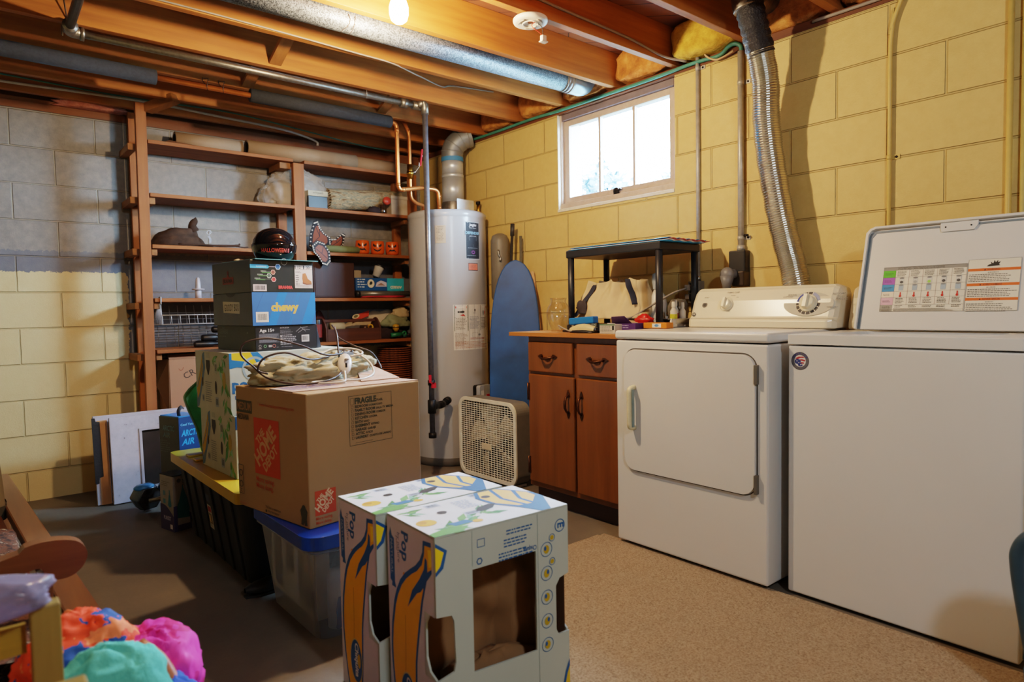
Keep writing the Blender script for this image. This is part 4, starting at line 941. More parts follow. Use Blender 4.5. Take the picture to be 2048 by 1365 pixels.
for k in range(5):
    a = k * 2 * PI / 5 + .35
    def fnb(u, v, a=a):
        rr = .045 + .175 * u; th = a + (v - .5) * (.75 - .05 * u) + .15 * u
        return FF(cx_ + rr * math.cos(th), cz_ + rr * math.sin(th), -.05 + .028 * (v - .5) * 2)
    w.grid(fnb, 8, 6, Mb)
w.build('blade', fn_, solid=.002)
w = MB(); q = V((0, 0, 1)).rotation_difference(V((-1, 0, 0))).to_matrix(); w.lathe([(.055, -.03), (.055, .01), (.045, .018), (0, .02)], FF(cx_, cz_, -.05), 24, Mb, q); w.build('hub', fn_)
w = MB(); w.plate(FF, rrect(.012, .012, FW_ - .012, FHh - .012, .06, 6), (), .001, mat('fan_back', '#191d24', .8), -.095); w.build('rear_grille', fn_)
w = MB(); w.box((fx0 + .0, fya + .04, 0), (fx0 + .10, fya + .08, .0135), Mfc); w.box((fx0 + .0, fyb - .08, 0), (fx0 + .10, fyb - .04, .0135), Mfc); w.build('foot', fn_)
# ------------------------------------------------------------------ shelf unit along the back wall
SF = 4.30; SB = 4.585
sh = thing('shelf_unit', 'tall home-built timber shelf unit against the grey block wall', 'shelf', (1.72, 4.44, 0))
def post(x, y, z0, z1, w_=.058, d=.038, lean=0):
    w = MB(); w.beam((x - lean, y, z0), (x, y, z1), w_, d, M_post, up=(0, 1, 0)); w.build('upright', sh, bevel=.002)
post(.846, SF + .019, 0, 2.26, .055, .038, .012); post(.846, SB - .02, 0, 2.26, .045); post(1.766, SF + .019, 0, 2.03, .072); post(1.742, SB - .02, 0, 2.03, .06); post(2.642, SF + .019, 0, 2.05, .06); post(2.642, SB - .02, 0, 2.05, .06)
SZ = [2.055, 1.750, 1.453, 1.140, .838, .452]
for i, z in enumerate(SZ[:5]):
    w = MB(); w.box((.875, SF - .004, z - .022), (1.729, SB, z), M_board); w.build('shelf_board', sh, bevel=.002)
for i, z in enumerate(SZ):
    w = MB(); w.box((1.804, SF - .004, z - .024), (2.672, SB, z - .002), M_board); w.build('shelf_board', sh, bevel=.002)
for z in SZ[:5]:
    w = MB(); w.box((.780, SF + .045, z - .062), (.8225, SB + .01, z - .024), M_crossbrace); w.box((.8745, SF + .02, z - .062), (.905, SB, z - .023), M_crossbrace) if z < 2 else None; w.build('cleat', sh, bevel=.002)
    w = MB(); w.box((1.655, SF + .04, z - .062), (1.728, SB - .045, z - .023), M_crossbrace) if z > 1.9 else w.box((2.58, SF + .04, z - .062), (2.61, SB - .045, z - .026), M_crossbrace); w.build('cleat', sh, bevel=.002)
w = MB(); w.beam((.885, 4.32, 2.235), (1.0, 4.165, ZJ + .005), .06, .05, M_crossbrace); w.build('top_block', sh, bevel=.003)
TG = 'things on the timber shelf unit'
# paper rolls on top
Mr = mat('roll_paper', '#9c8166', .7, var=.08, scale=4)
for x0, x1, y, lb in ((1.05, 1.445, 4.44, 'first brown paper roll on the top shelf, left end darkened'), (1.465, 2.225, 4.40, 'long pale brown paper roll on the top shelf, open end facing left'), (2.235, 2.57, 4.43, 'last pale roll at the right of the top shelf, half hidden')):
    r = .052 if x0 > 1.4 else .05
    w = MB(); w.lathe([(r * .72, .0), (r, .0), (r, x1 - x0), (r * .3, x1 - x0)], (x0, y, SZ[0] + r + .001), 28, Mr, Matrix.Rotation(PI / 2, 3, 'Y')); w.lathe([(r * .72, .0), (r * .70, .03), (0, .035)], (x0, y, SZ[0] + r + .001), 28, mat('roll_dark', '#2b1c12', .8), Matrix.Rotation(PI / 2, 3, 'Y'))
    w.build('paper_roll', None, solid=-1, label=lb, cat='paper roll', group='paper rolls on the top shelf')
w = MB(); w.add([(.96, 4.33, 2.0565), (1.22, 4.33, 2.0565), (1.02, 4.42, 2.095), (1.10, 4.50, 2.0565)], [(0, 1, 2), (1, 3, 2)], mat('paper_kraft', '#8a5d3c')); w.build('kraft_paper', None, solid=.002, label='folded corner of brown paper at the left of the top shelf', cat='paper')
# shelf two
w = MB(); fn, nu, nv = crumple((1.80, 4.455, SZ[1] + .001), (.215, .095, .165), 11, .28, 60, 34)
w.grid(fn, nu, nv, clear('plastic_film', '#efeae4', .16, .24), cu=True)
pb = thing('plastic_bag', 'large clear plastic bag puffed up behind the middle upright', 'plastic bag', (1.80, 4.455, SZ[1])); w.build('film', pb)
w = MB(); fn, nu, nv = crumple((1.75, 4.465, SZ[1] + .004), (.15, .07, .12), 12, .2, 30, 18); w.grid(fn, nu, nv, mat('foam_wrap', '#a89c8d', .4, bump=.3), cu=True); w.build('foam_sheet', pb)
b = Box3('small_box', 'small black box with a cream lid right of the middle upright', 'box', (1.838, 4.325, SZ[1] + .001), 0, (.135, .10, .078), mat('box_black', '#20262c', .4))
w = MB(); w.box((-.003, -.003, .0785), (.138, .103, .115), mat('lid_cream', '#b3a98e', .6)); w.build('lid', b.r, local=True, bevel=.002)
P = Print(frame((0, -.0035, 0), (1, 0, 0), (0, 0, 1))); P.text('enVypath', .03, .095, .014, '#3f3a30'); P.build('print', b.r, local=True); 
t = NT('faded_rug'); v = t.coords(scale=(6, 6, 26)); vo = t.noise(v, 2.2, 4); c = t.ramp(vo, [(.35, hx('#6a4f35')), (.48, hx('#a58f6d')), (.55, hx('#6f705e')), (.65, hx('#b79e78'))]); M_rug = t.set(Base_Color=c, Roughness=.9); t.bump(vo, .5, .01)
rr = thing('rolled_rug', 'faded patterned rug rolled up on the second shelf', 'rug', (2.28, 4.44, SZ[1]))
def fr(u, v):
    a = v * 2 * PI; x = 2.02 + .57 * u; r = .078 * (1 + .10 * noise.noise(V((u * 5, math.cos(a) * 1.5, math.sin(a) * 1.5))))
    return V((x, 4.44 + r * math.cos(a), SZ[1] + .082 + .045 * u + r * math.sin(a) * (1 - .1 * u)))
w = MB(); w.grid(fr, 30, 26, M_rug, cv=True); w.add([fr(0, k / 26) for k in range(26)] + [V((2.03, 4.44, SZ[1] + .082))], [(k, (k + 1) % 26, 26) for k in range(26)], mat('rug_back', '#7d6244', .9)); w.build('roll', rr)
w = MB()
for k in range(26):
    p = fr(0, k / 26); w.tube([p, p + V((-.018, random.uniform(-.01, .01), random.uniform(-.014, .004)))], .002, 5, mat('fringe', '#a58a62', .9))
w.build('fringe', rr)
b = Box3('storage_box', 'plain white box at the right end of the second shelf', 'box', (2.475, 4.335, SZ[1] - .001), 0, (.135, .10, .118), mat('box_offwhite', '#b0a08c', .6))
w = MB(); w.box((-.003, -.003, .1185), (.138, .103, .142), mat('box_offwhite', '#b0a08c')); w.build('lid', b.r, local=True, bevel=.002)
j = thing('glass_jar', 'small glass jar with a red lid on the second shelf', 'jar', (2.405, 4.345, SZ[1] - .001))
w = MB(); w.lathe([(0, 0), (.03, 0), (.032, .01), (.032, .055), (.026, .065), (.026, .075)], (2.405, 4.345, SZ[1] - .0005), 20, glass('jar_glass', '#d8c8b4', .05, .12)); w.build('glass', j)
w = MB(); w.lathe([(0, .012), (.028, .012), (.030, 0), (.028, -.012), (0, -.012)], (2.432, 4.325, SZ[1] + .095), 18, mat('red_lid', '#b8402e', .4), Matrix.Rotation(PI / 2.3, 3, 'X')); w.build('lid', j)
w = MB(); fn, nu, nv = crumple((2.33, 4.335, SZ[1] - .001), (.045, .025, .03), 5, .4, 20, 12); w.grid(fn, nu, nv, mat('dark_cloth', '#2a1a18', .9), cu=True); w.build('dark_rag', None, label='dark crumpled rag in front of the rolled rug', cat='rag')
# shelf three
t = NT('brown_felt'); v = t.coords(); a = t.noise(v, 22, 5); c = t.ramp(a, [(.3, hx('#2e1f16')), (.7, hx('#4a3424'))]); M_felt = t.set(Base_Color=c, Roughness=.95); t.bump(a, .5, .006)
ht = thing('felt_hat', 'slouched brown felt witch hat lying on the third shelf', 'hat', (1.06, 4.42, SZ[2]))
def hat(u, v):
    a = u * 2 * PI; r = .165 * (1 - v) ** .75 + .004; z = .112 * math.sin(min(1, v * 1.15) * PI / 2)
    k = 1 + .07 * noise.noise(V((math.cos(a) * 1.5, math.sin(a) * 1.5, v * 5))) + .05 * math.sin(v * 15 + a * 1.0) * (v > .2)
    return V((1.05 + .055 * max(0, v - .5) / .5 + r * math.cos(a) * k, 4.44 + r * .78 * math.sin(a) * k, SZ[2] + .004 + z * k))
w = MB(); w.grid(hat, 48, 26, M_felt, cu=True); w.build('crown', ht)
w = MB(); w.tube(spline([(1.13, 4.40, SZ[2] + .10), (1.12, 4.395, SZ[2] + .135), (1.135, 4.39, SZ[2] + .165), (1.14, 4.39, SZ[2] + .185)], 4), [.030, .029, .027, .025, .023, .022, .021, .020, .018, .014, .010, .006, .003], 12, M_felt); w.build('tip', ht)
w = MB(); w.grid(lambda u, v: V((1.07 + (.13 + .06 * v) * math.cos(u * 2 * PI) * 1.0, 4.44 + (.10 + .032 * v) * math.sin(u * 2 * PI), SZ[2] + .003 + .006 * math.sin(u * 31) * v + .004)), 48, 4, M_felt, cu=True); w.build('brim', ht, solid=.003)
w = MB(); w.ring = None; F = frame((1.185, 4.315, SZ[2] + .06), (1, .1, 0), (.25, 0, .95)); P = Print(F, .002); P.ring(0, .03, .014, .004, '#a9adb5').line([(.0, .01), (.018, -.012), (.022, -.035)], .012, '#8f939c'); P.build('trim_ribbon', ht)
w = MB(); w.tube(spline([(1.02, 4.315, SZ[2] + .010), (1.12, 4.312, SZ[2] + .012), (1.25, 4.315, SZ[2] + .010), (1.36, 4.318, SZ[2] + .016), (1.375, 4.32, SZ[2] + .028)], 4), [.006] * 8 + [.008] * 5 + [.006] * 4, 8, mat('twig', '#3a2416', .9)); w.tube([(1.33, 4.318, SZ[2] + .012), (1.40, 4.315, SZ[2] + .006), (1.425, 4.315, SZ[2] + .009)], .004, 6, mat('twig', '#3a2416')); w.build('twig', None, label='dark gnarled stick lying in front of the brown hat', cat='stick')
bw = thing('butterfly_wings', 'orange and black butterfly wings draped right of the middle upright', 'costume wings', (1.94, 4.33, SZ[2]))
def wing(F, pts, name):
    w = MB(); w.plate(F, pts, (), .003, mat('wing_black', '#171214', .7)); o = w.build(name, bw, bevel=.001)
    c = (sum(p[0] for p in pts) / len(pts), sum(p[1] for p in pts) / len(pts)); P = Print(F, .004)
    P.poly([(c[0] + (p[0] - c[0]) * .66, c[1] + (p[1] - c[1]) * .66) for p in pts], '#7a3a1e')
    for k in range(3): P.line([(c[0], c[1]), (c[0] + (pts[k * 2][0] - c[0]) * .7, c[1] + (pts[k * 2][1] - c[1]) * .7)], .004, '#171214')
    r = random.Random(len(pts))
    for k in range(len(pts)):
        for s_ in (0, .35, .7):
            a, b = pts[k], pts[(k + 1) % len(pts)]; q = (a[0] + (b[0] - a[0]) * s_, a[1] + (b[1] - a[1]) * s_); P.ell(c[0] + (q[0] - c[0]) * .87, c[1] + (q[1] - c[1]) * .87, .005, .0045, '#cfc3b2', 8)
    P.build('wing_print', o)
wing(frame((1.83, 4.285, SZ[2] - .09), (1, .0, 0), (0, -.0, 1)), [(.0, .13), (.04, .165), (.09, .15), (.13, .09), (.135, .02), (.11, -.01), (.075, .0), (.045, .05), (.01, .085)], 'lower_wing')
wing(frame((1.84, 4.36, SZ[2] + .006), (1, -.02, .0), (0, -.25, 1)), [(.0, .03), (.0, .12), (.02, .205), (.045, .215), (.065, .17), (.10, .13), (.15, .10), (.16, .05), (.12, .005), (.05, .0)], 'upper_wing')
wing(frame((1.97, 4.37, SZ[2] + .006), (1, 0, 0), (0, -.3, 1)), [(.0, .02), (.02, .09), (.06, .095), (.11, .14), (.13, .13), (.125, .06), (.09, .015), (.04, .0)], 'far_wing')
w = MB(); w.lathe([(0, 0), (.024, 0), (.024, .245), (0, .245)], (1.955, 4.335, SZ[2] + .025), 18, mat('green_roll', '#6f7a55', .8), Matrix.Rotation(PI / 2, 3, 'Y'), sx=.6 if 0 else 1); w.build('cloth_roll', None, label='sage green cloth roll left of the pumpkin cups', cat='cloth roll')
Mp = mat('pumpkin_orange', '#d0571a', .25, var=.08)
for i, (x, lb) in enumerate(((2.236, 'orange pumpkin cup with an angry face, beside the green roll'), (2.356, 'orange pumpkin cup with a wicked grin, middle of the trio'), (2.478, 'orange pumpkin cup with a gritted frown, nearest the water heater'))):
    cu = thing('pumpkin_cup', lb, 'cup', (x, 4.345, SZ[2]), 0, 'pumpkin cups on the third shelf'); cu.rotation_euler = (0, 0, 0); r = .049
    w = MB(); w.lathe([(0, 0), (r * .82, 0), (r * .97, .012), (r * 1.02, .05), (r * .95, .092), (r * .93, .094), (r * .88, .09), (r * .92, .05), (r * .8, .01), (0, .008)], (x, 4.345, SZ[2] - .0005 + .0005), 28, Mp); w.build('cup_body', cu)
    a0 = math.atan2(-4.345, -x)
    def FP(u, v, n, x=x, a0=a0, r=r): a = a0 + u / r; return V((x + (r * 1.02 + n) * math.cos(a), 4.345 + (r * 1.02 + n) * math.sin(a), SZ[2] + v))
    P = Print(FP, .001)
    for s_ in (-1, 1):
        P.poly([(s_ * .005, .057), (s_ * .030, .077), (s_ * .032, .060), (s_ * .018, .050)][::s_], '#160d08')
    P.poly([(-.003, .045), (.003, .045), (0, .052)], '#160d08')
    if i == 1: P.poly([(-.034, .045), (-.018, .024), (0, .016), (.018, .024), (.034, .045), (.016, .034), (0, .029), (-.016, .034)], '#160d08')
    else: P.poly([(-.032, .016), (-.016, .038), (0, .034), (.016, .038), (.032, .016), (.014, .026), (0, .023), (-.014, .026)], '#160d08')
    P.build('face_print', cu)
# shelf four
nz = thing('drain_nozzle', 'upright white plastic nozzle with a collar on the fourth shelf', 'nozzle', (1.14, 4.40, SZ[3]))
w = MB(); w.lathe([(0, 0), (.019, 0), (.018, .05), (.016, .055), (.014, .10), (.010, .125), (.004, .13), (0, .13)], (1.14, 4.40, SZ[3] + .0005), 20, mat('nozzle_white', '#b9b6c0', .35)); w.build('tube', nz)
w = MB(); w.lathe([(.018, .052), (.036, .054), (.036, .060), (.016, .062)], (1.14, 4.40, SZ[3]), 20, mat('nozzle_white', '#b9b6c0')); w.build('collar', nz)
b = Box3('wooden_box', 'dark brown wooden box right of the boot carton', 'box', (1.86, 4.34, SZ[3] + .001), 0, (.305, .20, .245), wood('walnut_panel', '#33190f', '#42231a', 2, 1, .55), bevel=.004)
w = MB(); w.box((.01, -.004, .01), (.295, -.0005, .235), wood('walnut_panel', '#33190f', '#42231a', 2)); w.build('front_panel', b.r, local=True, bevel=.002)
w = MB(); w.cyl((2.19, 4.325, SZ[3] + .028), (2.62, 4.325, SZ[3] + .028), .020, 18, mat('case_silver', '#6f6a62', .3, .5)); ro = thing('umbrella', 'folded red umbrella with a grey sleeve under the air bed box', 'umbrella', (2.40, 4.325, SZ[3])); w.build('sleeve', ro)
w = MB(); w.cyl((2.165, 4.325, SZ[3] + .028), (2.19, 4.325, SZ[3] + .028), .024, 18, M_black); w.cyl((2.62, 4.325, SZ[3] + .028), (2.635, 4.325, SZ[3] + .028), .024, 18, M_black); w.build('end_cap', ro)
w = MB(); fn, nu, nv = crumple((2.39, 4.33, SZ[3] + .001), (.17, .026, .010), 8, .4, 40, 10); w.grid(fn, nu, nv, mat('red_cloth', '#a8202e', .7), cu=True); w.build('canopy', ro)
b = Box3('air_bed_box', 'blue and turquoise air bed box lying upside down on the fourth shelf', 'box', (2.172, 4.335, SZ[3] + .050), 0, (.39, .16, .092), mat('airbed_blue', '#1f4f86', .35))
P = b.front(); P.rect(.25, 0, .14, .092, '#2a9cb0').text('AIRBED', .372, .036, .020, '#e0d2b4', rot=PI, bold=.02).ell(.118, .052, .028, .030, '#cfc5ad').poly([(.105, .045), (.12, .042), (.132, .055), (.125, .068), (.112, .066)], '#20262a')
P.poly([(.155, .03), (.245, .03), (.245, .06), (.20, .075), (.165, .06)], '#b7b2c0').poly([(.165, .038), (.235, .038), (.20, .058)], '#8c6f66').lines(.012, .078, .07, 4, .018, '#c9d2d8', h=.006, seed=30); P.build('print', b.r, local=True)
b = Box3('beige_carton', 'small beige carton behind the air bed box', 'box', (2.20, 4.50, SZ[3] + .001), 0, (.10, .07, .205), mat('beige_card', '#93826a', .7))
k = thing('paper_cup', 'tilted white cup with a black band behind the air bed box', 'cup', (2.385, 4.40, SZ[3] + .143)); q = Matrix.Rotation(math.radians(25), 3, 'Y')
w = MB(); w.lathe([(0, .012), (.026, .012), (.036, .085), (.038, .088)], (2.36, 4.40, SZ[3] + .145), 20, mat('cup_white', '#b9b2a8', .4), q); w.build('cup_body', k)
w = MB(); w.lathe([(.039, .086), (.042, .092), (.040, .100), (0, .102)], (2.36, 4.40, SZ[3] + .145), 20, M_black, q); w.build('lid', k)
# wire basket hanging under the fourth shelf
Mw = mat('wire_white', '#b6b8bd', .35)
wb = thing('wire_basket', 'white wire basket hooked under the fourth shelf', 'basket', (1.2, 4.42, .97))
bx0, bx1, byf, byb, bzt, bzb = .905, 1.48, 4.275, 4.54, 1.10, .985
w = MB()
for i in range(13):
    x = bx0 + (bx1 - bx0) * i / 12; w.tube([(x, byf, bzb + .055), (x + .006, byf + .01, bzb), (x + .006, byb, bzb), (x, byb, bzt)], .0018, 6, Mw, smooth=True)
for j in range(8):
    y = byf + (byb - byf) * j / 7; w.cyl((bx0, y, bzb), (bx1, y, bzb), .0016, 6, Mw)
for z in (bzb + .03, bzb + .07): w.cyl((bx0, byb, z), (bx1, byb, z), .0016, 6, Mw)
w.build('wire_mesh', wb)
w = MB(); w.tube([(bx0, byf, bzb + .055), (bx1, byf, bzb + .055)], .0035, 8, Mw); w.build('front_rail', wb)
for xs in (bx0, bx1):
    w = MB()
    for j in range(9):
        y = byf + (byb - byf) * j / 8; w.tube([(xs, y, bzb), (xs, byf + .02 + (y - byf) * .25, SZ[3] - .035)], .0018, 6, Mw)
    w.tube([(xs, byf + .02, SZ[3] - .035), (xs, byf + .016, SZ[3] - .03), (xs, byf + .012, SZ[3] + .006), (xs, byf + .05, SZ[3] + .006)], .004, 8, Mw); w.tube([(xs, byb, bzt), (xs, byb, SZ[3] + .004)] if 0 else [(xs, byf + .015, SZ[3] - .03), (xs, byb, SZ[3] - .03)], .003, 6, Mw)
    w.build('side_hanger', wb)
# shelf five
w = MB()
for i in range(12): w.cyl((.895 + i * .047, 4.56, SZ[4] + .002), (.895 + i * .047, 4.575, SZ[4] + .135), .0014, 5, M_galv)
for j in range(9): w.cyl((.89, 4.56 + .0018 * j, SZ[4] + .004 + j * .0155), (1.42, 4.56 + .0018 * j, SZ[4] + .004 + j * .0155), .0014, 5, M_galv)
w.build('wire_rack', None, label='grey wire rack leaning on the wall under the white basket', cat='rack')
for x, y, l, r, z, lb in ((1.09, 4.35, .26, .017, .018, 'black rod-shaped tool on the fifth shelf, lowest of the pile'), (1.11, 4.39, .24, .020, .02, 'black cylinder lying behind the rod-shaped tool'), (1.14, 4.37, .20, .022, .055, 'dark rounded tool on top of the black pile'), (1.21, 4.40, .16, .02, .105, 'dark knob-ended tool at the top of the pile')):
    w = MB(); w.lathe([(0, 0), (r * .8, 0), (r, .01), (r, l * .4), (r * .7, l * .45), (r * .7, l), (0, l)], (x, y, SZ[4] + z + .002), 16, mat('tool_black', '#191516', .45), Matrix.Rotation(PI / 2, 3, 'Y')); w.build('black_tool', None, label=lb, cat='tool', group='dark tools on the fifth shelf')
Mtb = wood('toolbox_timber', '#462517', '#5c3321', 0, 1.2)
tb = thing('wooden_tool_caddy', 'old wooden tool caddy with a carrying bar on the fifth shelf', 'tool caddy', (2.14, 4.37, SZ[4]))
x0, x1, z0 = 1.925, 2.35, SZ[4] - .001
w = MB(); w.box((x0 + .013, 4.31, z0), (x1 - .013, 4.322, z0 + .085), Mtb); w.build('side_board', tb, bevel=.002)
w = MB(); w.box((x0 + .013, 4.448, z0), (x1 - .013, 4.46, z0 + .085), Mtb); w.build('side_board', tb, bevel=.002)
w = MB(); w.box((x0 + .013, 4.323, z0), (x1 - .013, 4.447, z0 + .01), Mtb); w.build('base_board', tb)
for xe in (x0, x1 - .012):
    w = MB(); F = frame((xe, 4.31, z0), (0, 1, 0), (0, 0, 1)); w.plate(F, [(0, 0), (.15, 0), (.15, .09), (.135, .12), (.10, .155), (.075, .162), (.05, .155), (.015, .12), (0, .09)], (), .012, Mtb); w.build('end_board', tb, bevel=.002)
w = MB(); w.box((x0 + .013, 4.376, z0 + .130), (x1 - .013, 4.394, z0 + .152), Mtb); w.build('carrying_bar', tb, bevel=.004)
tv = z0 + .012
w = MB(); w.lathe([(0, 0), (.030, 0), (.030, .10), (0, .10)], (1.975, 4.35, z0 + .10), 20, mat('paper_towel', '#a89878', .9), Matrix.Rotation(PI / 2, 3, 'Y')); w.build('paper_cylinder', None, label='short cream roll lying in the wooden tool caddy', cat='roll')
w = MB(); w.lathe([(0, 0), (.035, 0), (.036, .085), (.028, .095)], (2.24, 4.355, tv), 20, glass('jar_glass', '#d8c8b4')); o = w.build('glass_jar', None, label='glass jar standing in the wooden tool caddy', cat='jar')
w = MB(); w.tube(arc((2.285, 4.35, z0 + .09), .018, 0, 2 * PI, 16, 'xz')[:-1], .006, 8, mat('yellow_tape', '#b9962a', .5), closed=True); w.build('tape_ring', None, label='small yellow ring in the wooden tool caddy', cat='ring')
w = MB(); w.lathe([(0, 0), (.032, 0), (.032, .15), (.028, .158), (0, .16)], (1.885, 4.36, SZ[4] - .001), 20, mat('can_dark', '#231917', .4)); w.lathe([(.033, .03), (.033, .12)], (1.885, 4.36, SZ[4]), 20, mat('can_red', '#7a2a24', .5)); w.build('spray_can', None, label='dark can with a red band left of the wooden tool caddy', cat='can')
w = MB(); fn, nu, nv = crumple((1.97, 4.53, SZ[4] + .0), (.06, .035, .13), 21, .2); w.grid(fn, nu, nv, mat('maroon_cloth', '#4a1f1c', .8, bump=.3), cu=True); w.build('cloth_bundle', None, label='maroon cloth bundle rising behind the tool caddy', cat='cloth')
sk_ = thing('plastic_sack', 'cream plastic sack with a red label slumped behind the tool caddy', 'sack', (2.36, 4.53, SZ[4]))
w = MB(); w.grid(lambda u, v: V((2.13 + .44 * u, 4.525 + .045 * math.sin(v * 2 * PI) * (1 + .2 * math.sin(u * 9)), SZ[4] + .001 + (.045 + .06 * math.sin(u * 2.0)) * (1 - math.cos(v * 2 * PI)) * (1 + .1 * noise.noise(V((u * 6, v * 6, 1)))) * 1.0)), 30, 20, mat('sack_cream', '#b8a68c', .45, bump=.2), cv=True); w.build('sack_body', sk_)
P = Print(frame((2.20, 4.470, SZ[4] + .125), (1, 0, .25), (0, .25, 1)), .004); P.poly([(.0, .0), (.14, .01), (.15, .05), (.02, .045)], '#b8351f').ell(.035, .035, .03, .016, '#c8b896').ell(.035, .035, .018, .010, '#5d5a35'); P.build('label_print', sk_)
w = MB(); fn, nu, nv = crumple((2.53, 4.41, SZ[4] + .085), (.105, .05, .055), 31, .35, 40, 20); w.grid(fn, nu, nv, mat('glove_green', '#7f8263', .9, bump=.4), cu=True); w.build('work_gloves', None, label='sage green work gloves heaped beside the sack', cat='gloves')
w = MB(); fn, nu, nv = crumple((2.575, 4.42, SZ[4] + .155), (.07, .035, .05), 32, .35, 30, 16); w.grid(fn, nu, nv, mat('glove_cream', '#b5a07e', .9, bump=.4), cu=True); w.build('work_glove', None, label='cream work glove on top of the green gloves', cat='glove')
w = MB(); fn, nu, nv = crumple((2.50, 4.44, SZ[4] - .001), (.11, .05, .055), 33, .3); w.grid(fn, nu, nv, mat('dark_cloth', '#2a1a18'), cu=True); w.build('dark_rag', None, label='dark rag under the green gloves', cat='rag')
Mgn = mat('tool_green', '#1d6b45', .4)
w = MB(); w.cyl((2.44, 4.33, SZ[4] + .024), (2.535, 4.33, SZ[4] + .028), .016, 14, Mgn); w.tube(arc((2.548, 4.322, SZ[4] + .034), .014, 0, 2 * PI, 14, 'xz')[:-1], .007, 8, Mgn, closed=True); w.build('hose_nozzle', None, label='green hose nozzle in front of the gloves', cat='hose nozzle')
w = MB(); w.lathe([(0, 0), (.012, 0), (.024, .02), (.026, .035), (.022, .05), (0, .055)], (2.487, 4.337, SZ[4] + .050), 18, mat('ball_yellow', '#b98a1e', .4)); w.tube([(2.487 + .0265 * math.cos(k * PI / 8), 4.337 + .0265 * math.sin(k * PI / 8), SZ[4] + .082) for k in range(16)], .003, 6, M_black, closed=True); w.build('sprinkler_head', None, label='yellow sprinkler head above the green hose nozzle', cat='sprinkler')
w = MB(); w.cyl((2.57, 4.335, SZ[4] + .018), (2.65, 4.36, SZ[4] + .022), .012, 12, mat('tool_black', '#191516')); w.cyl((2.54, 4.33, SZ[4] + .018), (2.575, 4.336, SZ[4] + .018), .016, 12, mat('teal_grip', '#2c4a4a', .4)); w.build('screwdriver', None, label='screwdriver with a dark teal grip right of the green nozzle', cat='screwdriver')
# under the shelves
t = NT('wicker'); v = t.coords(); wv = t.n('ShaderNodeTexWave'); t.l(v, wv.inputs['Vector']); wv.wave_type = 'RINGS'; wv.rings_direction = 'Z'; wv.inputs['Scale'].default_value = 30; a = t.noise(v, 40, 3)
c = t.ramp(a, [(.3, hx('#5f3012')), (.7, hx('#9c5522'))]); M_wick = t.set(Base_Color=c, Roughness=.7); t.bump(a, .5, .004)
z = SZ[5] + .0
rim_mat = M_wick; r_ = random.Random(5)
i = 0
while z < .765:
    big = z < .655; R0 = .155 if big else .125; cx_ = 2.50 if big else 2.525; cy_ = 4.43
    w = MB(); h_ = .0155
    w.lathe([(0, .001), (R0 * .9, .001), (R0, .006), (R0 + .003, .010), (R0, .0145), (R0 * .92, .013), (R0 * .8, .006), (0, .005)], (cx_ + r_.uniform(-.004, .004), cy_, z), 36, M_wick)
    w.tube([(cx_ + (R0 + .002) * math.cos(k * PI / 20), cy_ + (R0 + .002) * math.sin(k * PI / 20), z + .009 + .0016 * (k % 2)) for k in range(40)], .0042, 6, M_wick, closed=True)
    where = ['bottom', 'second lowest', 'third from the bottom', 'fourth from the bottom', 'fifth from the bottom', 'sixth from the bottom', 'seventh from the bottom', 'eighth from the bottom', 'ninth from the bottom', 'tenth from the bottom', 'eleventh from the bottom', 'twelfth from the bottom', 'thirteenth from the bottom'][min(i, 12)]
    if i > 12: where = ['thirteenth from the bottom', 'narrow, first of the smaller ones', 'narrow, second of the smaller ones', 'narrow, third of the smaller ones', 'narrow, fourth of the smaller ones', 'narrow, fifth of the smaller ones', 'narrow, sixth of the smaller ones', 'narrow, topmost'][min(i - 12, 7)]
    w.build('wicker_charger', None, label='round brown wicker plate holder, ' + where + ' of its stack', cat='plate holder', group='wicker plate holders under the fifth shelf'); z += .0158; i += 1
b = Box3('cooler_box', 'small grey lunch cooler with an orange band beside the wicker stack', 'cooler', (2.10, 4.31, SZ[5]), 0, (.135, .16, .20), mat('cooler_grey', '#5c6257', .5), bevel=.012)
w = MB(); w.box((-.004, -.004, .2005), (.139, .164, .285), mat('cooler_lid', '#6a6e62', .5)); w.build('lid', b.r, local=True, bevel=.012); w = MB(); w.box((-.006, -.006, .185), (.141, .166, .20), mat('cooler_band', '#b0713a', .5)); w.build('band', b.r, local=True, bevel=.003)
cr = Box3('cardboard_box', 'open brown cardboard box marked CR under the shelf unit', 'box', (.935, 4.292, 0), 0, (.60, .28, .775), mat('card_pink', '#a57a5e', .85, var=.06, scale=5))
w = MB(); w.add([(.0, .0, .775), (.6, .0, .775), (.58, -.01, .802), (.02, .12, .80)], [(0, 1, 2, 3)], mat('card_pink', '#a57a5e')); w.build('top_flap', cr.r, local=True, solid=.004)
w = MB(); w.add([(-.001, .0, .775), (-.001, .27, .775), (-.05, .10, .62), (-.006, .0, .46)], [(0, 1, 2, 3)], M_cardin); w.build('side_flap', cr.r, local=True, solid=.004)
P = cr.front(); P.text('CR', .085, .655, .038, '#3a2c22', rot=.45, bold=.005).line([(.05, .722), (.058, .71), (.07, .712), (.078, .728)], .004, '#8a4f2e'); P.build('handwriting', cr.r, local=True)
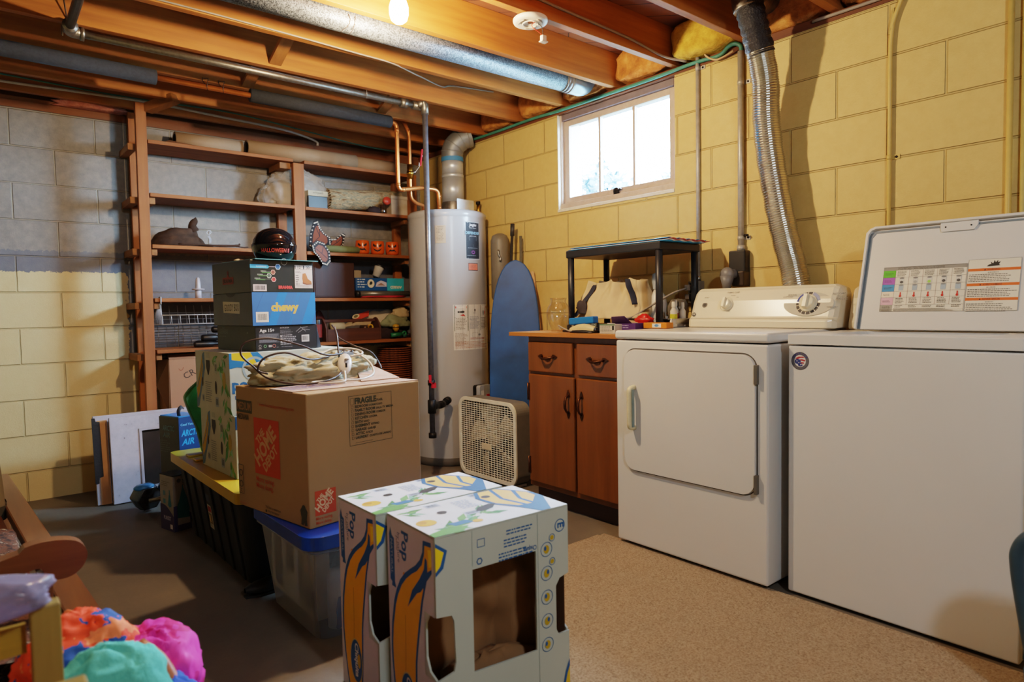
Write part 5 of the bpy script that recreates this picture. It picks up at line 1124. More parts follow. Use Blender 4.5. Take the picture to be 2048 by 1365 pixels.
# ------------------------------------------------------------------ rug
t = NT('cream_carpet'); P_ = t.pos(); a = t.noise(P_, 160, 4, .7); b_ = t.noise(P_, 22, 4, .6); c0_ = t.noise(P_, 2.0, 2)
c = t.ramp(a, [(.30, hx('#6f5a45')), (.45, hx('#b39b80')), (.62, hx('#cdb89c'))])
c = t.mix(t.math('MULTIPLY', b_, .30), c, hx('#8a735a')); c = t.mix(t.math('MULTIPLY', c0_, .22), c, hx('#b08f6c'))
M_carp = t.set(Base_Color=c, Roughness=.95); t.bump(t.math('ADD', a, t.math('MULTIPLY', b_, .7)), .9, .012)
RX0, RX1, RY0, RY1 = 1.235, 2.172, -1.2, 2.04
w = MB(); r_ = random.Random(2)
def rug(u, v):
    x = RX0 + (RX1 + .06 - RX0) * u; y = RY0 + (RY1 - RY0) * v
    e = min(u, 1 - u, v * 3, (1 - v) * 3); z = .016 if 0 < u < 1 and 0 < v < 1 else .0015
    z += .0035 * noise.noise(V((x * 9, y * 9, 0))) if z > .01 else 0
    if v == 1 or v == 0: y += .006 * math.sin(x * 60) ; 
    if x > 2.18 and y > .45: z = min(z, .010)
    return V((x, y, z))
w.grid(rug, 60, 190, M_carp); w.build('area_rug', None, label='shaggy cream carpet piece on the concrete in front of the dryer', cat='rug')

# ------------------------------------------------------------------ frames leaning by the shelf
M_old = mat('chipped_white_paint', '#b0abb5', .5, var=.06, scale=14, bump=.15)
t = NT('chipped'); v = t.coords(); a = t.noise(v, 35, 5, .7); c = t.ramp(a, [(.31, hx('#4a3428')), (.345, hx('#aaa6b2')), (.7, hx('#b9b5bf'))]); M_chip = t.set(Base_Color=c, Roughness=.5)
lean = V((0, .09, 1)).normalized()
st = thing('storm_window', 'chipped white wooden storm window leaning on the shelf unit', 'storm window', (.86, 4.19, 0))
FS = frame((.602, 4.185, .004), (1, .06, 0), lean)
w = MB(); w.plate(FS, [(0, 0), (.62, 0), (.62, .475), (0, .475)], [[(.145, .062), (.50, .062), (.50, .398), (.145, .398)]], .022, M_chip); w.build('frame', st, bevel=.002)
w = MB(); w.plate(FS, [(.143, .060), (.502, .060), (.502, .400), (.143, .400)], [[(.157, .074), (.488, .074), (.488, .386), (.157, .386)]], .006, M_old, .0225); w.build('glazing_bead', st, bevel=.001)
w = MB(); w.plate(FS, [(.15, .067), (.495, .067), (.495, .393), (.15, .393)], (), .003, mat('dirty_glass', '#3b3430', .12, .0, var=.25, scale=6), .008); w.build('pane', st)
FB = frame((.532, 4.225, .004), (1, .04, 0), lean)
bd = thing('painted_board', 'tall white board behind the storm window, its edge bare tan wood', 'board', (.60, 4.23, 0))
w = MB(); w.plate(FB, [(0, 0), (.50, 0), (.50, .488), (0, .488)], (), .018, M_old); w.build('board', bd, bevel=.002)
w = MB(); w.plate(FB, [(.018, .0), (.066, .0), (.066, .462), (.018, .462)], (), .005, mat('bare_tan', '#a97c52', .7, var=.08), .0185); w.build('edge_strip', bd)
w = MB(); w.plate(FB, [(-.006, .118), (.012, .118), (.014, .15), (.034, .155), (.030, .455), (.012, .458), (.008, .478), (-.008, .478)], (), .004, mat('black_tape', '#101015', .5, bump=.3), .024); w.build('black_tape', bd)
# ------------------------------------------------------------------ small cartons on the floor behind the totes
b = Box3('air_cooler_box', 'tall slim dark box with a bright blue front behind the yellow lid', 'box', (.815, 3.60, 0), math.radians(20), (.13, .165, .525), mat('arctic_grey', '#3a3f40', .35), group=None)
P = b.left(); P.text('ARCTIC', .030, .455, .026, '#6f8f9a', w=.10, shear=.2, bold=.02).text('AIR', .030, .420, .026, '#5f7a84', shear=.2, bold=.02).text('tower', .05, .424, .010, '#7a6f45').lines(.008, .40, .08, 6, .011, '#5b6366', seed=4).rect(.03, .12, .05, .12, '#77787a').rect(.035, .20, .04, .03, '#4d5a66').rect(.04, .13, .03, .05, '#a8a8a4').lines(.01, .09, .08, 1, .02, '#6e6a3f', h=.01)
P.build('print', b.r, local=True)
P = b.front(); P.rect(0, 0, .13, .525, '#12386a').rect(0, .20, .13, .13, '#101c30').text('Cool Your Space', .01, .482, .012, '#7fc0e8', bold=.02).text('ARCTIC', .012, .43, .030, '#35a0e0', w=.11, shear=.25, bold=.03).text('AIR', .012, .385, .030, '#35a0e0', shear=.25, bold=.03).poly([(.02, .33), (.06, .345), (.12, .33), (.12, .27), (.02, .25)], '#1d2228').ell(.10, .29, .025, .03, '#7fa8c8'); P.build('print', b.r, local=True)
w = MB(); w.box((.005, .005, .5255), (.125, .16, .530), mat('tape_blue', '#3f8fd0', .3)); w.tube(spline([V((.03, .04, .53)), V((.025, .035, .555)), V((.04, .035, .575)), V((.055, .04, .565))], 4), .009, 8, mat('strap_grey', '#4a4648', .6), flat=.3); w.build('carry_strap', b.r, local=True)
b = Box3('humidifier_box', 'white and purple box with a teal bottle picture, in front of the black tote', 'box', (.742, 3.445, 0), math.radians(14), (.085, .125, .268), mat('hum_white', '#8f8880', .5))
for P, wd_ in ((b.left(), .125), (b.front(), .085)):
    P.poly([(0, 0), (wd_, 0), (wd_, .075)] + [(wd_ * (1 - k / 8), .075 + .05 * math.sin(k / 8 * PI * .6)) for k in range(9)], '#3c3058')
    if wd_ > .1:
        P.poly([(.075, .125), (.085, .175), (.10, .175), (.108, .125), (.092, .115)][::-1], '#2f6f80').rect(.088, .175, .008, .025, '#2f6f80').rect(.03, .13, .022, .022, '#4a7f90').rect(.03, .17, .022, .022, '#5b7f8c').text('PUREST', .03, .052, .018, '#a9a0b4', w=.07, bold=.03).lines(.02, .235, .08, 3, .009, '#6b6258', seed=5).rect(.09, .012, .022, .022, '#c9c2c8')
    else: P.poly([(.02, .04), (.075, .04), (.078, .12), (.062, .17), (.052, .205), (.044, .205), (.035, .17), (.018, .12)], '#1e6270').poly([(.018, .03), (.078, .03), (.078, .058), (.018, .064)], '#9a9aa0').rect(.044, .205, .006, .015, '#1e6270').ell(.03, .245, .010, .010, '#4a4640').lines(.045, .245, .035, 4, .008, '#4a4640', seed=8)
    P.build('print', b.r, local=True)
w = MB(); w.box((0, 0, .2685), (.085, .125, .272), mat('hum_top', '#24211f')); w.build('top_panel', b.r, local=True)
# work light lying against the storm window
wl_ = thing('work_light', 'blue and grey hooded work light lying on the floor by the storm window', 'work light', (.70, 3.90, 0))
q = Matrix.Rotation(math.radians(100), 3, 'X') @ Matrix.Rotation(.3, 3, 'Y')
w = MB(); w.lathe([(.0, -.045), (.05, -.045), (.072, -.03), (.075, .02), (.066, .05)], (.715, 3.93, .082), 6, mat('light_shell', '#3a4a5a', .3), q); w.build('hood', wl_, bevel=.006)
w = MB(); w.lathe([(.0, .046), (.064, .05), (.068, .046)], (.715, 3.93, .082), 6, mat('lens_dark', '#1c1512', .2), q); w.build('lens', wl_)
w = MB(); w.ball((.705, 3.905, .135), .032, 16, mat('light_blue_cap', '#3f86c0', .3), (1.6, 1, .6)); w.build('blue_cap', wl_)
w = MB(); w.cyl((.715, 3.84, .075), (.80, 3.80, .088), .012, 12, M_galv); w.tube(arc((.79, 3.90, .085), .055, 0, PI, 10, 'yz'), .012, 8, mat('light_shell', '#3a4a5a')); w.build('handle', wl_)
# ------------------------------------------------------------------ totes
Mtt = mat('tote_black', '#17181b', .5, var=.08)
bt = thing('storage_tote', 'long black storage tote with a yellow snap lid', 'storage tote', (1.05, 2.98, 0))
def tote(x0, x1, y0, y1, h, tap, m, wall=.004, n=8):
    """open tapered tub with rounded corners"""
    w = MB(); R = []
    for z, k in ((0, 1), (h * .5, .5), (h, 0)):
        R.append([V((p[0], p[1], z)) for p in rrect(x0 + tap * k, y0 + tap * k, x1 - tap * k, y1 - tap * k, .045, n)])
    N = len(R[0]); vs = [p for r in R for p in r]
    fs = [(i * N + j, i * N + (j + 1) % N, (i + 1) * N + (j + 1) % N, (i + 1) * N + j) for i in range(2) for j in range(N)] + [tuple(range(N))[::-1]]
    w.add(vs, fs, m); return w
w = tote(.765, 1.34, 2.515, 3.44, .345, .05, Mtt)
w.build('tub', bt, solid=.004)
w = MB()
for k in range(6):
    y = 2.62 + k * .135; w.beam((.808, y, .01), (.770, y, .33), .014, .045, Mtt, up=(0, 1, 0)) if 0 else w.box((.757, y, .0), (.775, y + .035, .33), Mtt, Matrix.Translation((0, 0, 0)) @ Matrix.Shear('XY', 4, (0, 0)) if 0 else None)
# ribs follow the sloping side
w = MB()
for k in range(6):
    y = 2.62 + k * .135; w.add([(.806, y, .004), (.806, y + .03, .004), (.756, y + .036, .335), (.756, y - .006, .335), (.816, y, .004), (.816, y + .03, .004), (.776, y + .036, .335), (.776, y - .006, .335)], [(0, 1, 2, 3), (4, 7, 6, 5), (0, 3, 7, 4), (1, 5, 6, 2), (3, 2, 6, 7), (0, 4, 5, 1)], Mtt)
w.build('side_rib', bt, bevel=.003)
My = mat('lid_yellow', '#b89a2c', .4, var=.05)
w = MB(); w.plate(frame((0, 0, .335), (1, 0, 0), (0, 1, 0)), rrect(.750, 2.50, 1.355, 3.52, .03, 5), (), .043, My); w.build('lid', bt, bevel=.008, seg=3)
w = MB()
for k in range(2): w.box((.785, 3.30 - k * .12, .3785), (.86, 3.36 - k * .12, .388), My)
w.build('lid_ridge', bt, bevel=.004)
Fr = frame((.756, 2.86, .17), (0, -1, 0), (-.12, 0, 1)); P = Print(Fr, .004); P.rect(0, 0, .055, .10, '#a9a49a').rect(.004, .07, .046, .024, '#8f3030').rect(.006, .02, .042, .045, '#6a5a3a').rect(.012, .025, .012, .03, '#c9b07a').rect(.0, .112, .05, .032, '#37435a').lines(.006, .014, .04, 2, .006, '#3a3a3a', seed=3); P.build('label_sticker', bt)
# ---- clear tote with the blue lid
ct = thing('storage_tote', 'clear plastic storage tote with a blue lid under the moving box', 'storage tote', (1.05, 2.18, 0))
M_ctp = clear('tote_clear', '#ccd2e0', .3, .22)
w = tote(.795, 1.335, 1.935, 2.425, .318, .035, M_ctp); w.build('tub', ct)
Mbl = mat('lid_blue', '#1b46a0', .3)
w = MB(); w.plate(frame((0, 0, .310), (1, 0, 0), (0, 1, 0)), rrect(.775, 1.915, 1.355, 2.445, .06, 8), (), .042, Mbl); w.build('lid', ct, bevel=.014, seg=4)
w = MB(); w.tube([V((p[0], p[1], .300)) for p in rrect(.788, 1.928, 1.342, 2.432, .05, 8)], .006, 6, M_ctp, closed=True); w.build('rim', ct)
# contents
w = MB(); Mcf = mat('content_frame', '#f0ece0', .6)
w.plate(frame((.836, 2.38, .06), (0, -1, 0), (.0, 0, 1)), [(0, 0), (.23, 0), (.23, .22), (0, .22)], [[(.02, .02), (.10, .02), (.10, .20), (.02, .20)], [(.125, .10), (.21, .10), (.21, .20), (.125, .20)]], .006, Mcf); w.build('picture_frame', None, bevel=.001, label='grey plastic frame standing inside the clear tote', cat='frame')
b = Box3('game_case', 'tan and cream case standing inside the clear tote', 'case', (.875, 2.10, .004), 0, (.05, .20, .235), mat('case_tan', '#d9c8a0', .6)); P = b.left(); P.rect(.01, .10, .08, .12, '#9a8a5a').rect(.11, .02, .08, .08, '#37373a').box(.005, .005, .19, .225, .004, '#a8a294'); P.build('print', b.r, local=True)
w = MB(); fn, nu, nv = crumple((1.0, 2.02, .004), (.10, .035, .11), 41, .3); w.grid(fn, nu, nv, mat('cloth_navy', '#3f4f86', .9), cu=True); w.build('navy_cloth', None, label='navy garment folded inside the front of the clear tote', cat='garment')
w = MB(); fn, nu, nv = crumple((1.19, 2.03, .004), (.10, .04, .05), 42, .3); w.grid(fn, nu, nv, mat('cloth_plum', '#8a3f6a', .9), cu=True); w.build('plum_cloth', None, label='plum garment at the bottom of the clear tote', cat='garment')
w = MB(); fn, nu, nv = crumple((1.12, 2.22, .004), (.13, .08, .12), 43, .3); w.grid(fn, nu, nv, mat('cloth_grey', '#9a948e', .9), cu=True); w.build('grey_cloth', None, label='grey garment in the middle of the clear tote', cat='garment')
w = MB(); w.lathe([(0, 0), (.03, 0), (.03, .16), (.02, .19), (0, .19)], (.915, 2.03, .006), 16, mat('bottle_beige', '#d8c4b0', .5)); w.build('beige_bottle', None, label='beige bottle standing in the corner of the clear tote', cat='bottle')
# black shoe poking out
sh_ = thing('black_shoe', 'black shoe on the floor between the black and the clear tote', 'shoe', (.79, 2.44, 0))
w = MB(); w.grid(lambda u, v: V((.755 + .17 * u, 2.462 + (.036 + .008 * math.sin(u * 6)) * math.cos(v * 2 * PI) * math.sin(max(.02, u) * PI) ** .35 * .75, .028 + .024 * math.sin(v * 2 * PI) * math.sin(max(.02, u) * PI) ** .35 * (1 + .5 * u))), 16, 14, mat('shoe_black', '#121317', .5), cv=True); w.build('upper', sh_)
w = MB(); w.plate(frame((.755, 2.462, .0), (1, 0, 0), (0, 1, 0)), [(.0, -.012), (.05, -.028), (.17, -.026), (.17, .026), (.05, .028), (.0, .012)], (), .008, M_black); w.build('sole', sh_)
# ------------------------------------------------------------------ banana cartons
M_bw = mat('banana_card', '#b5bdb5', .5, var=.03, scale=5)  # white card, tinted greenish grey for the light on its front
YB_, BB, BG = '#d39a1c', '#1e5a94', '#4a8a3f'
def leafy(P, x, y, s, r=0, seed=0):
    rr_ = random.Random(seed)
    for k in range(6):
        a = r + rr_.uniform(-1.2, 1.2); L = s * rr_.uniform(.6, 1.1); c, sn = math.cos(a), math.sin(a); x0 = x + rr_.uniform(-.3, .3) * s; y0 = y + rr_.uniform(-.3, .3) * s
        P.poly([(x0, y0), (x0 + L * .5 * c - L * .16 * sn, y0 + L * .5 * sn + L * .16 * c), (x0 + L * c, y0 + L * sn), (x0 + L * .5 * c + L * .16 * sn, y0 + L * .5 * sn - L * .16 * c)][::-1], ['#3f7d3c', '#6aa05a', '#7fb3a0', '#4b8c5e'][k % 4])
def top_art(P, W, D, m=1):
    """the wide printed panel: leaves on the left, two vents, big banana on the right"""
    P.rect(0, 0, W, D, '#d3d8de')  # print ground carries the bluish light on the top face
    leafy(P, W * .06, D * .80, .06, -.2, 3); leafy(P, W * .10, D * .12, .08, .3, 4); leafy(P, W * .30, D * .22, .07, .3, 5); leafy(P, W * .45, D * .36, .07, .4, 6)
    P.poly([(0, 0), (W * .20, 0), (W * .27, D * .10), (W * .12, D * .16), (0, D * .10)], '#5a9a48')
    P.ell(W * .09, D * .42, W * .065, D * .10, '#d0a33a').ell(W * .07, D * .45, W * .03, D * .05, '#b8862a').poly([(W * .2, D * .16), (W * .33, D * .16), (W * .31, D * .26), (W * .18, D * .26)], '#2f6fa8').ell(W * .36, D * .16, W * .035, D * .045, '#d0a33a')
    for a, b in ((.24, .84), (.37, .37), (.60, .90)): P.barcode(W * a, D * b, W * .10, D * .10, 3 + int(a * 10), '#a9b9cf')
    P.lines(W * .42, D * .84, W * .15, 6, D * .05, '#8fa6c8', h=D * .02, seed=7)
    P.poly([(W * .66, D), (W * .60, D * .80), (W * .62, D * .52), (W * .72, D * .24), (W * .78, D * .0), (W * .86, 0), (W, D * .42), (W, D * .62), (W * .86, D)], BB)
    P.poly([(W * .69, D * .99), (W * .63, D * .78), (W * .65, D * .52), (W * .74, D * .30), (W * .84, D * .28), (W * .97, D * .50), (W * .97, D * .66), (W * .84, D * .99)], '#dcb45a')
    P.line([(W * .80, D), (W * .74, D * .62), (W * .80, D * .2)], D * .045, BB).line([(W * .92, D * .82), (W * .84, D * .5), (W * .86, D * .16)], D * .045, BB)
    for a, b in ((.27, .62), (.68, .80)):
        P.ell(W * a, D * b, W * .034, D * .05, '#20120e')
    P.poly([(W * .45, D * .42), (W * .50, D * .52), (W * .60, D * .56), (W * .64, D * .52), (W * .58, D * .42), (W * .50, D * .38)][::-1], '#20120e')
def ban_front(o, w_, h, mat_):
    n = frame((0, 0, 0), (1, 0, 0), (0, 0, 1))
def banana_carton(lb, loc, rz, W, D, H):
    b = Box3('banana_carton', lb, 'box', loc, rz, (W, D, H), M_bw, group=None, build=False); r = b.r; T = .005
    FFr = frame((0, 0, 0), (1, 0, 0), (0, 0, 1)); FL = frame((0, D, 0), (0, -1, 0), (0, 0, 1)); FTt = frame((0, 0, H), (1, 0, 0), (0, 1, 0)); FR = frame((W, 0, 0), (0, 1, 0), (0, 0, 1)); FBk = frame((W, D, 0), (-1, 0, 0), (0, 0, 1))
    nl = [(0, .345), (.04, .340), (.047, .325), (.050, .225), (.045, .205), (0, .195)]
    nr = [(W, .195), (W - .035, .195), (W - .043, .21), (W - .043, .325), (W - .030, .343), (W, .350)]
    win = [(W * .25, .185), (W * .73, .175), (W * .73, .432), (W * .25, .432)]
    w = MB(); w.plate(FFr, [(0, 0), (W, 0)] + nr + [(W, H), (0, H)] + nl, [win], T, M_bw, -T); w.plate(FFr, [(0.001, .001), (W - .001, .001)] + [(a - .001, z) for a, z in nr] + [(W - .001, H - .001), (.001, H - .001)] + [(a + .001, z) for a, z in nl], [win], .001, M_cardin, -T - .0012); fr_ = w.build('front_panel', r, local=True)
    nlL = [(D, .195), (D - .035, .205), (D - .050, .235), (D - .050, .315), (D - .035, .34), (D, .345)]
    w = MB(); w.plate(FL, [(0.0002, 0), (D - T - .0002, 0)] + [(min(a, D - T - .0002), z) for a, z in nlL] + [(D - T - .0002, H), (0.0002, H)], (), T, M_bw, -T); lf = w.build('left_panel', r, local=True)
    w = MB(); w.plate(FR, [(T + .0002, 0), (D - .0002, 0), (D - .0002, H), (T + .0002, H), (T + .0002, .345), (.022, .335), (.022, .21), (T + .0002, .20)], (), T, M_bw, -T); w.plate(FR, [(T + .002, .002), (D - .006, .002), (D - .006, H - .002), (T + .002, H - .002)], (), .0006, M_cardin, -T - .004); w.build('right_panel', r, local=True)
    w = MB(); w.plate(FBk, [(T, 0), (W - T, 0), (W - T, H), (T, H)], (), T, M_bw, -T - .0003); w.build('back_panel', r, local=True)
    w = MB(); w.plate(FTt, [(0, 0), (W, 0), (W, D), (0, D)], (), .004, M_bw, .0003); tp = w.build('top_panel', r, local=True, bevel=.001)
    w = MB(); w.box((.006, .006, 0), (W - .006, D - .006, .004), M_cardin); w.build('bottom_panel', r, local=True)
    w = MB(); off = rz * 50
    def liner(u, v):
        x = .012 + (W - .024) * u; z = .006 + (H - .02) * v
        return V((x, D * .62 + .035 * noise.noise(V((x * 9 + off, z * 6, 1))) + .020 * noise.noise(V((x * 22, z * 15 + off, 2))) - .05 * math.sin(v * 3) * (u > .7), z))
    w.grid(liner, 30, 34, mat('kraft_liner', '#8c6845', .85, var=.08, scale=8, bump=.2)); w.build('paper_liner', r, local=True, solid=.001)
    w = MB(); fn, nu, nv = crumple((W * .5, D * .38, .006), (W * .40, D * .25, .10), int(abs(off)) + 3, .35); w.grid(fn, nu, nv, mat('kraft_liner', '#8c6845'), cu=True); w.build('paper_wad', r, local=True)
    P = Print(FTt, .0048); top_art(P, W, D); P.build('print', tp, local=True)
    # left face: banana and the words, printed sideways
    P = Print(FL, .0008); k = D / .25
    P.rect(.001, 0.001, D - .056, H - .002, '#c6c0c6').rect(D - .056, H - .183, .050, .182, '#c6c0c6').rect(D - .056, .001, .050, .19, '#c6c0c6')  # lilac-grey ground: this side's light put into the colour
    P.text('Pop', .082 * k, H - .020, .034, BB, rot=-PI / 2, bold=.03).text('by nature', .058 * k, H - .030, .014, '#3a5a80', rot=-PI / 2).text('yellow', .050 * k, H - .04, .010, '#6a5a50', rot=-PI / 2).ell(.092 * k, H - .128, .007, .008, '#d08a2a', 5)
    P.poly([(.012 * k, H - .045), (.020 * k, H - .025), (.028 * k, H - .045), (.040 * k, H - .05), (.040 * k, H - .16), (.046 * k, H - .175), (.022 * k, H - .175), (.024 * k, H - .165), (.014 * k, H - .16)][::-1], BB).text('NATURAL', .020 * k, H - .055, .010, '#8fa0b8', rot=-PI / 2, w=.09, bold=.02)
    out = [(.196, .513), (.235, .517), (.2365, .48), (.2365, .445), (.211, .42), (.190, .364), (.174, .30), (.160, .24), (.153, .20), (.150, .14), (.146, .08), (.140, .02), (.135, .0), (.050, .0), (.034, .04), (.020, .10), (.012, .16), (.011, .20), (.0165, .256), (.033, .318), (.048, .35), (.070, .382), (.098, .407), (.128, .426), (.155, .442), (.178, .462), (.192, .484)]
    inn = [(.204, .503), (.235, .506), (.2365, .48), (.2365, .455), (.218, .445), (.200, .415), (.180, .36), (.165, .30), (.151, .24), (.144, .20), (.141, .14), (.137, .08), (.131, .02), (.127, .0), (.058, .0), (.043, .04), (.029, .10), (.021, .16), (.020, .20), (.026, .25), (.042, .308), (.057, .34), (.078, .370), (.104, .394), (.133, .414), (.162, .430), (.188, .452), (.201, .48)]
    out_ = [(.19, .470), (.235, .455), (.245, .425), (.225, .385), (.205, .365), (.200, .30), (.195, .20), (.180, .12), (.165, .06), (.16, .0), (.045, .0), (.045, .06), (.03, .12), (.022, .20), (.022, .28), (.035, .335), (.065, .38), (.115, .41), (.165, .425), (.185, .445)]
    inn_ = [(.197, .455), (.222, .445), (.232, .425), (.215, .395), (.197, .375), (.19, .30), (.182, .20), (.168, .12), (.155, .06), (.150, .0), (.055, .0), (.055, .06), (.04, .12), (.033, .20), (.033, .27), (.045, .325), (.075, .368), (.12, .395), (.17, .41), (.193, .43)]
    sc = lambda q: [(min(D - .0065, a * k * .99), z * H / .53 + .001) for a, z in q]
    P.poly(sc(out), BB).poly(sc(inn), '#e5a81c').poly(sc([(.219, .497), (.2365, .500), (.2365, .462), (.222, .455)]), '#f0d020').line(sc([(.095, .30), (.092, .2), (.085, .1)]), .0015, '#8a5a10').poly(sc([(.205, .475), (.214, .47), (.216, .44), (.200, .405), (.180, .385), (.160, .375), (.108, .325), (.135, .375), (.175, .415), (.198, .445)]), BB)
    P.ell(.100 * k, .095, .042 * k, .062, '#c9b060').ell(.100 * k, .095, .038 * k, .058, BB).text('Chiquita', .093 * k, .145, .020, '#d8d4d0', rot=-PI / 2, w=.095, bold=.03).ell(.118 * k, .10, .009, .02, '#c9a82a')
    P.build('print', lf, local=True)
    P = Print(FFr, .0006)
    P.text('E', W - .035, H - .045, .020, BB, rot=-PI / 2, center=True, bold=.03).ring(W - .028, H - .045, .017, .0025, BB)
    P.line([(W * .25, H), (W * .25, .44)], .0012, '#8a9a98').line([(W * .745, H), (W * .745, .002)], .0012, '#7a8a88')
    P.lines(W * .50, H - .025, .085, 2, .008, BB, h=.0035, seed=2).lines(W * .48, H - .047, .09, 3, .0078, BB, h=.0035, seed=3).lines(W * .44, H - .078, .115, 3, .0078, BB, h=.0035, seed=4).text('Chiquita', W * .735, H - .078, .012, BB, rot=PI, w=.042, bold=.02).box(W * .285, H - .045, .022, .020, .0015, BB)
    P.ring(W * .30, H - .078, .009, .003, BB, 6)
    for i in range(5):
        zz = .428 - i * .062; P.ring(W * .815, zz, .019, .0016, BB); P.ell(W * .815, zz, .009, .011, '#b99a1e').ell(W * .815 + (.004 if i % 2 else -.004), zz + .003, .004, .006, BB)
        if i < 2: P.ring(W * .862, zz + .027, .010, .0014, BB).ell(W * .862, zz + .027, .006, .006, '#b99a1e')
    P.poly([(W, .12), (W - .014, .09), (W - .025, .05), (W - .028, .0), (W, .0)][::-1], BB).poly([(W, .10), (W - .009, .08), (W - .017, .045), (W - .019, .0), (W, .0)][::-1], '#d8b41e')
    P.poly([(W * .78, H), (W * .92, H), (W * .86, H - .012), (W * .84, H - .022), (W * .82, H - .010)][::-1], BB) if 0 else None
    P.poly([(0, H - .009), (.031, H - .031), (.020, H - .071), (0, H - .086)][::-1], BB).poly([(0, H - .018), (.022, H - .034), (.012, H - .064), (0, H - .076)][::-1], '#f0d020'); P.ell(W * .5, .02, .03, .02, BB); P.build('print', fr_, local=True)
    return r
banana_carton('empty banana carton standing on end nearest the rug, brown paper inside', (.797, 1.243, 0), math.radians(-3), .398, .240, .526)
banana_carton('empty banana carton standing on end, between the moving box and its twin', (.783, 1.492, 0), math.radians(-1), .405, .225, .524)
# two banana cartons stacked on the yellow lid
def flat_carton(lb, loc, rz, seed):
    W, D, H = .50, .40, .2525
    b = Box3('banana_carton', lb, 'box', loc, rz, (W, D, H), M_bw, group=None); P = b.left()
    P.rect(0, 0, D, H, '#a8a79c')
    P.poly([(.0, .06), (.02, .10), (.06, .16), (.09, .24), (.115, .25), (.12, .18), (.09, .12), (.05, .05), (.03, .01), (0, .0)], '#4a6a8a').poly([(.005, .085), (.03, .13), (.06, .18), (.085, .235), (.095, .19), (.07, .13), (.04, .07), (.012, .04)], '#b08a1c').line([(.01, .09), (.06, .15), (.09, .21)], .006, '#4a6a8a')
    leafy(P, .28, .20, .07, -1.2, seed); leafy(P, .34, .13, .08, -1.4, seed + 1); leafy(P, .35, .05, .07, -1.3, seed + 2); leafy(P, .22, .21, .05, 0, seed + 3); leafy(P, .33, .23, .05, -1, seed + 9)
    P.ell(.34, .14, .018, .035, '#a08a3a')
    P.poly([(.135, .215), (.18, .215), (.182, .19), (.165, .155), (.155, .15), (.135, .185)][::-1], '#120a0c').ell(.085, .12, .009, .020, '#20120e').ell(.245, .105, .012, .028, '#20120e').lines(.12, .12, .075, 10, .009, '#6a6f78', seed=seed).barcode(.075, .035, .025, .03, seed, '#8a94a4').barcode(.235, .025, .035, .04, seed + 1, '#8a94a4').barcode(.235, .165, .03, .045, seed + 2, '#9aa49c').rect(.14, .225, .04, .022, '#989a94')
    P.build('print', b.r, local=True)
    P = b.front(); P.poly([(0, .19), (0, H), (.115, H), (.165, .20), (.12, .165), (.10, .185), (.03, .195)], '#1f6fb0').poly([(.01, H), (.085, H), (.13, .17), (.115, .16), (.07, .215), (.01, .225)][::-1], '#d8b81e') if seed < 5 else P.rect(0, .20, .5, H - .20, '#1f4f80').poly([(.02, H), (.03, .22), (.06, .215), (.06, H)][::-1], '#d8b81e')
    P.ring(.10, .185, .05, .01, '#8fa3ab', 24) if seed < 5 else None
    P.text('pop', .008, .105, .042, '#1f5f9a', bold=.04).text('by', .028, .088, .014, '#1f3f6a').text('nature', .018, .066, .022, '#1f4f80', bold=.01).text('yellow', .03, .042, .016, '#5a6a7a').poly([(.02, .01), (.05, .03), (.04, .008), (.06, .0), (.02, .0)][::-1], '#1f5f9a')
    P.build('print', b.r, local=True); return b
flat_carton('lower banana carton lying flat on the yellow lid', (.822, 2.722, .379), math.radians(3.2), 7)
flat_carton('upper banana carton lying flat, directly under the black toy box', (.812, 2.735, .6325), math.radians(3.2), 2)
w = MB()
w.plate(frame((0, 3.335, 0), (1, 0, 0), (0, 0, 1)), [(.85, .380), (.92, .380), (.93, .74), (.86, .752), (.80, .70), (.772, .665), (.79, .60), (.82, .52)], (), .045, mat('bag_green', '#2c6a2c', .4, var=.45, scale=16)); o = w.build('seed_bag', None, bevel=.018, seg=3, label='bright green bag slumped behind the stacked banana cartons', cat='bag')
w = MB(); w.box((.862, 3.16, .379), (.95, 3.26, .60), mat('can_brown', '#5a3a22', .5)) if 0 else w.lathe([(0, 0), (.035, 0), (.035, .14), (.03, .15), (0, .15)], (.865, 3.235, .3785), 20, mat('can_brown', '#6a4426', .5)); w.lathe([(.0355, .03), (.0355, .11)], (.865, 3.235, .3785), 20, mat('can_lab', '#9a8a74', .5)); w.build('food_can', None, label='brown can with a pale label on the yellow lid', cat='can')
b = Box3('flat_box', 'flat white and blue box on the upper banana carton, behind the cords', 'box', (1.02, 2.95, .886), math.radians(5), (.22, .10, .036), mat('flatbox_white', '#b9bfc8', .5)); P = b.top(); P.poly([(.02, .01), (.12, .01), (.16, .06), (.05, .09)], '#3f74b0'); P.build('print', b.r, local=True)
# ------------------------------------------------------------------ black stack
RZ = math.radians(7)
b = Box3('toy_box', 'black box marked Age 15+, lowest of the small stack', 'box', (.922, 2.745, .8865), RZ, (.278, .36, .104), mat('toybox_black', '#24262a', .3))
P = b.front(); P.text('Age 15+', .018, .078, .013, '#c9c4c0', bold=.02).rect(.014, .032, .090, .040, '#3b3a40').lines(.016, .066, .084, 9, .0038, '#77757a', seed=2).text('INTRUDER', .108, .090, .006, '#a9a6a8').lines(.108, .082, .06, 4, .0045, '#77757a', seed=3).lines(.108, .060, .075, 6, .0075, '#9a979c', h=.0035, seed=4)
for k in range(3): P.ell(.111, .058 - .012 * k, .003, .003, '#b9b6b8', 10)
P.barcode(.205, .030, .036, .030, 5, '#b9b5b4').line([(.18, .075), (.20, .09), (.235, .094)], .002, '#8a888c').line([(.19, .070), (.215, .085), (.245, .080)], .002, '#8a888c').line([(.20, .095), (.225, .075)], .002, '#8a888c')
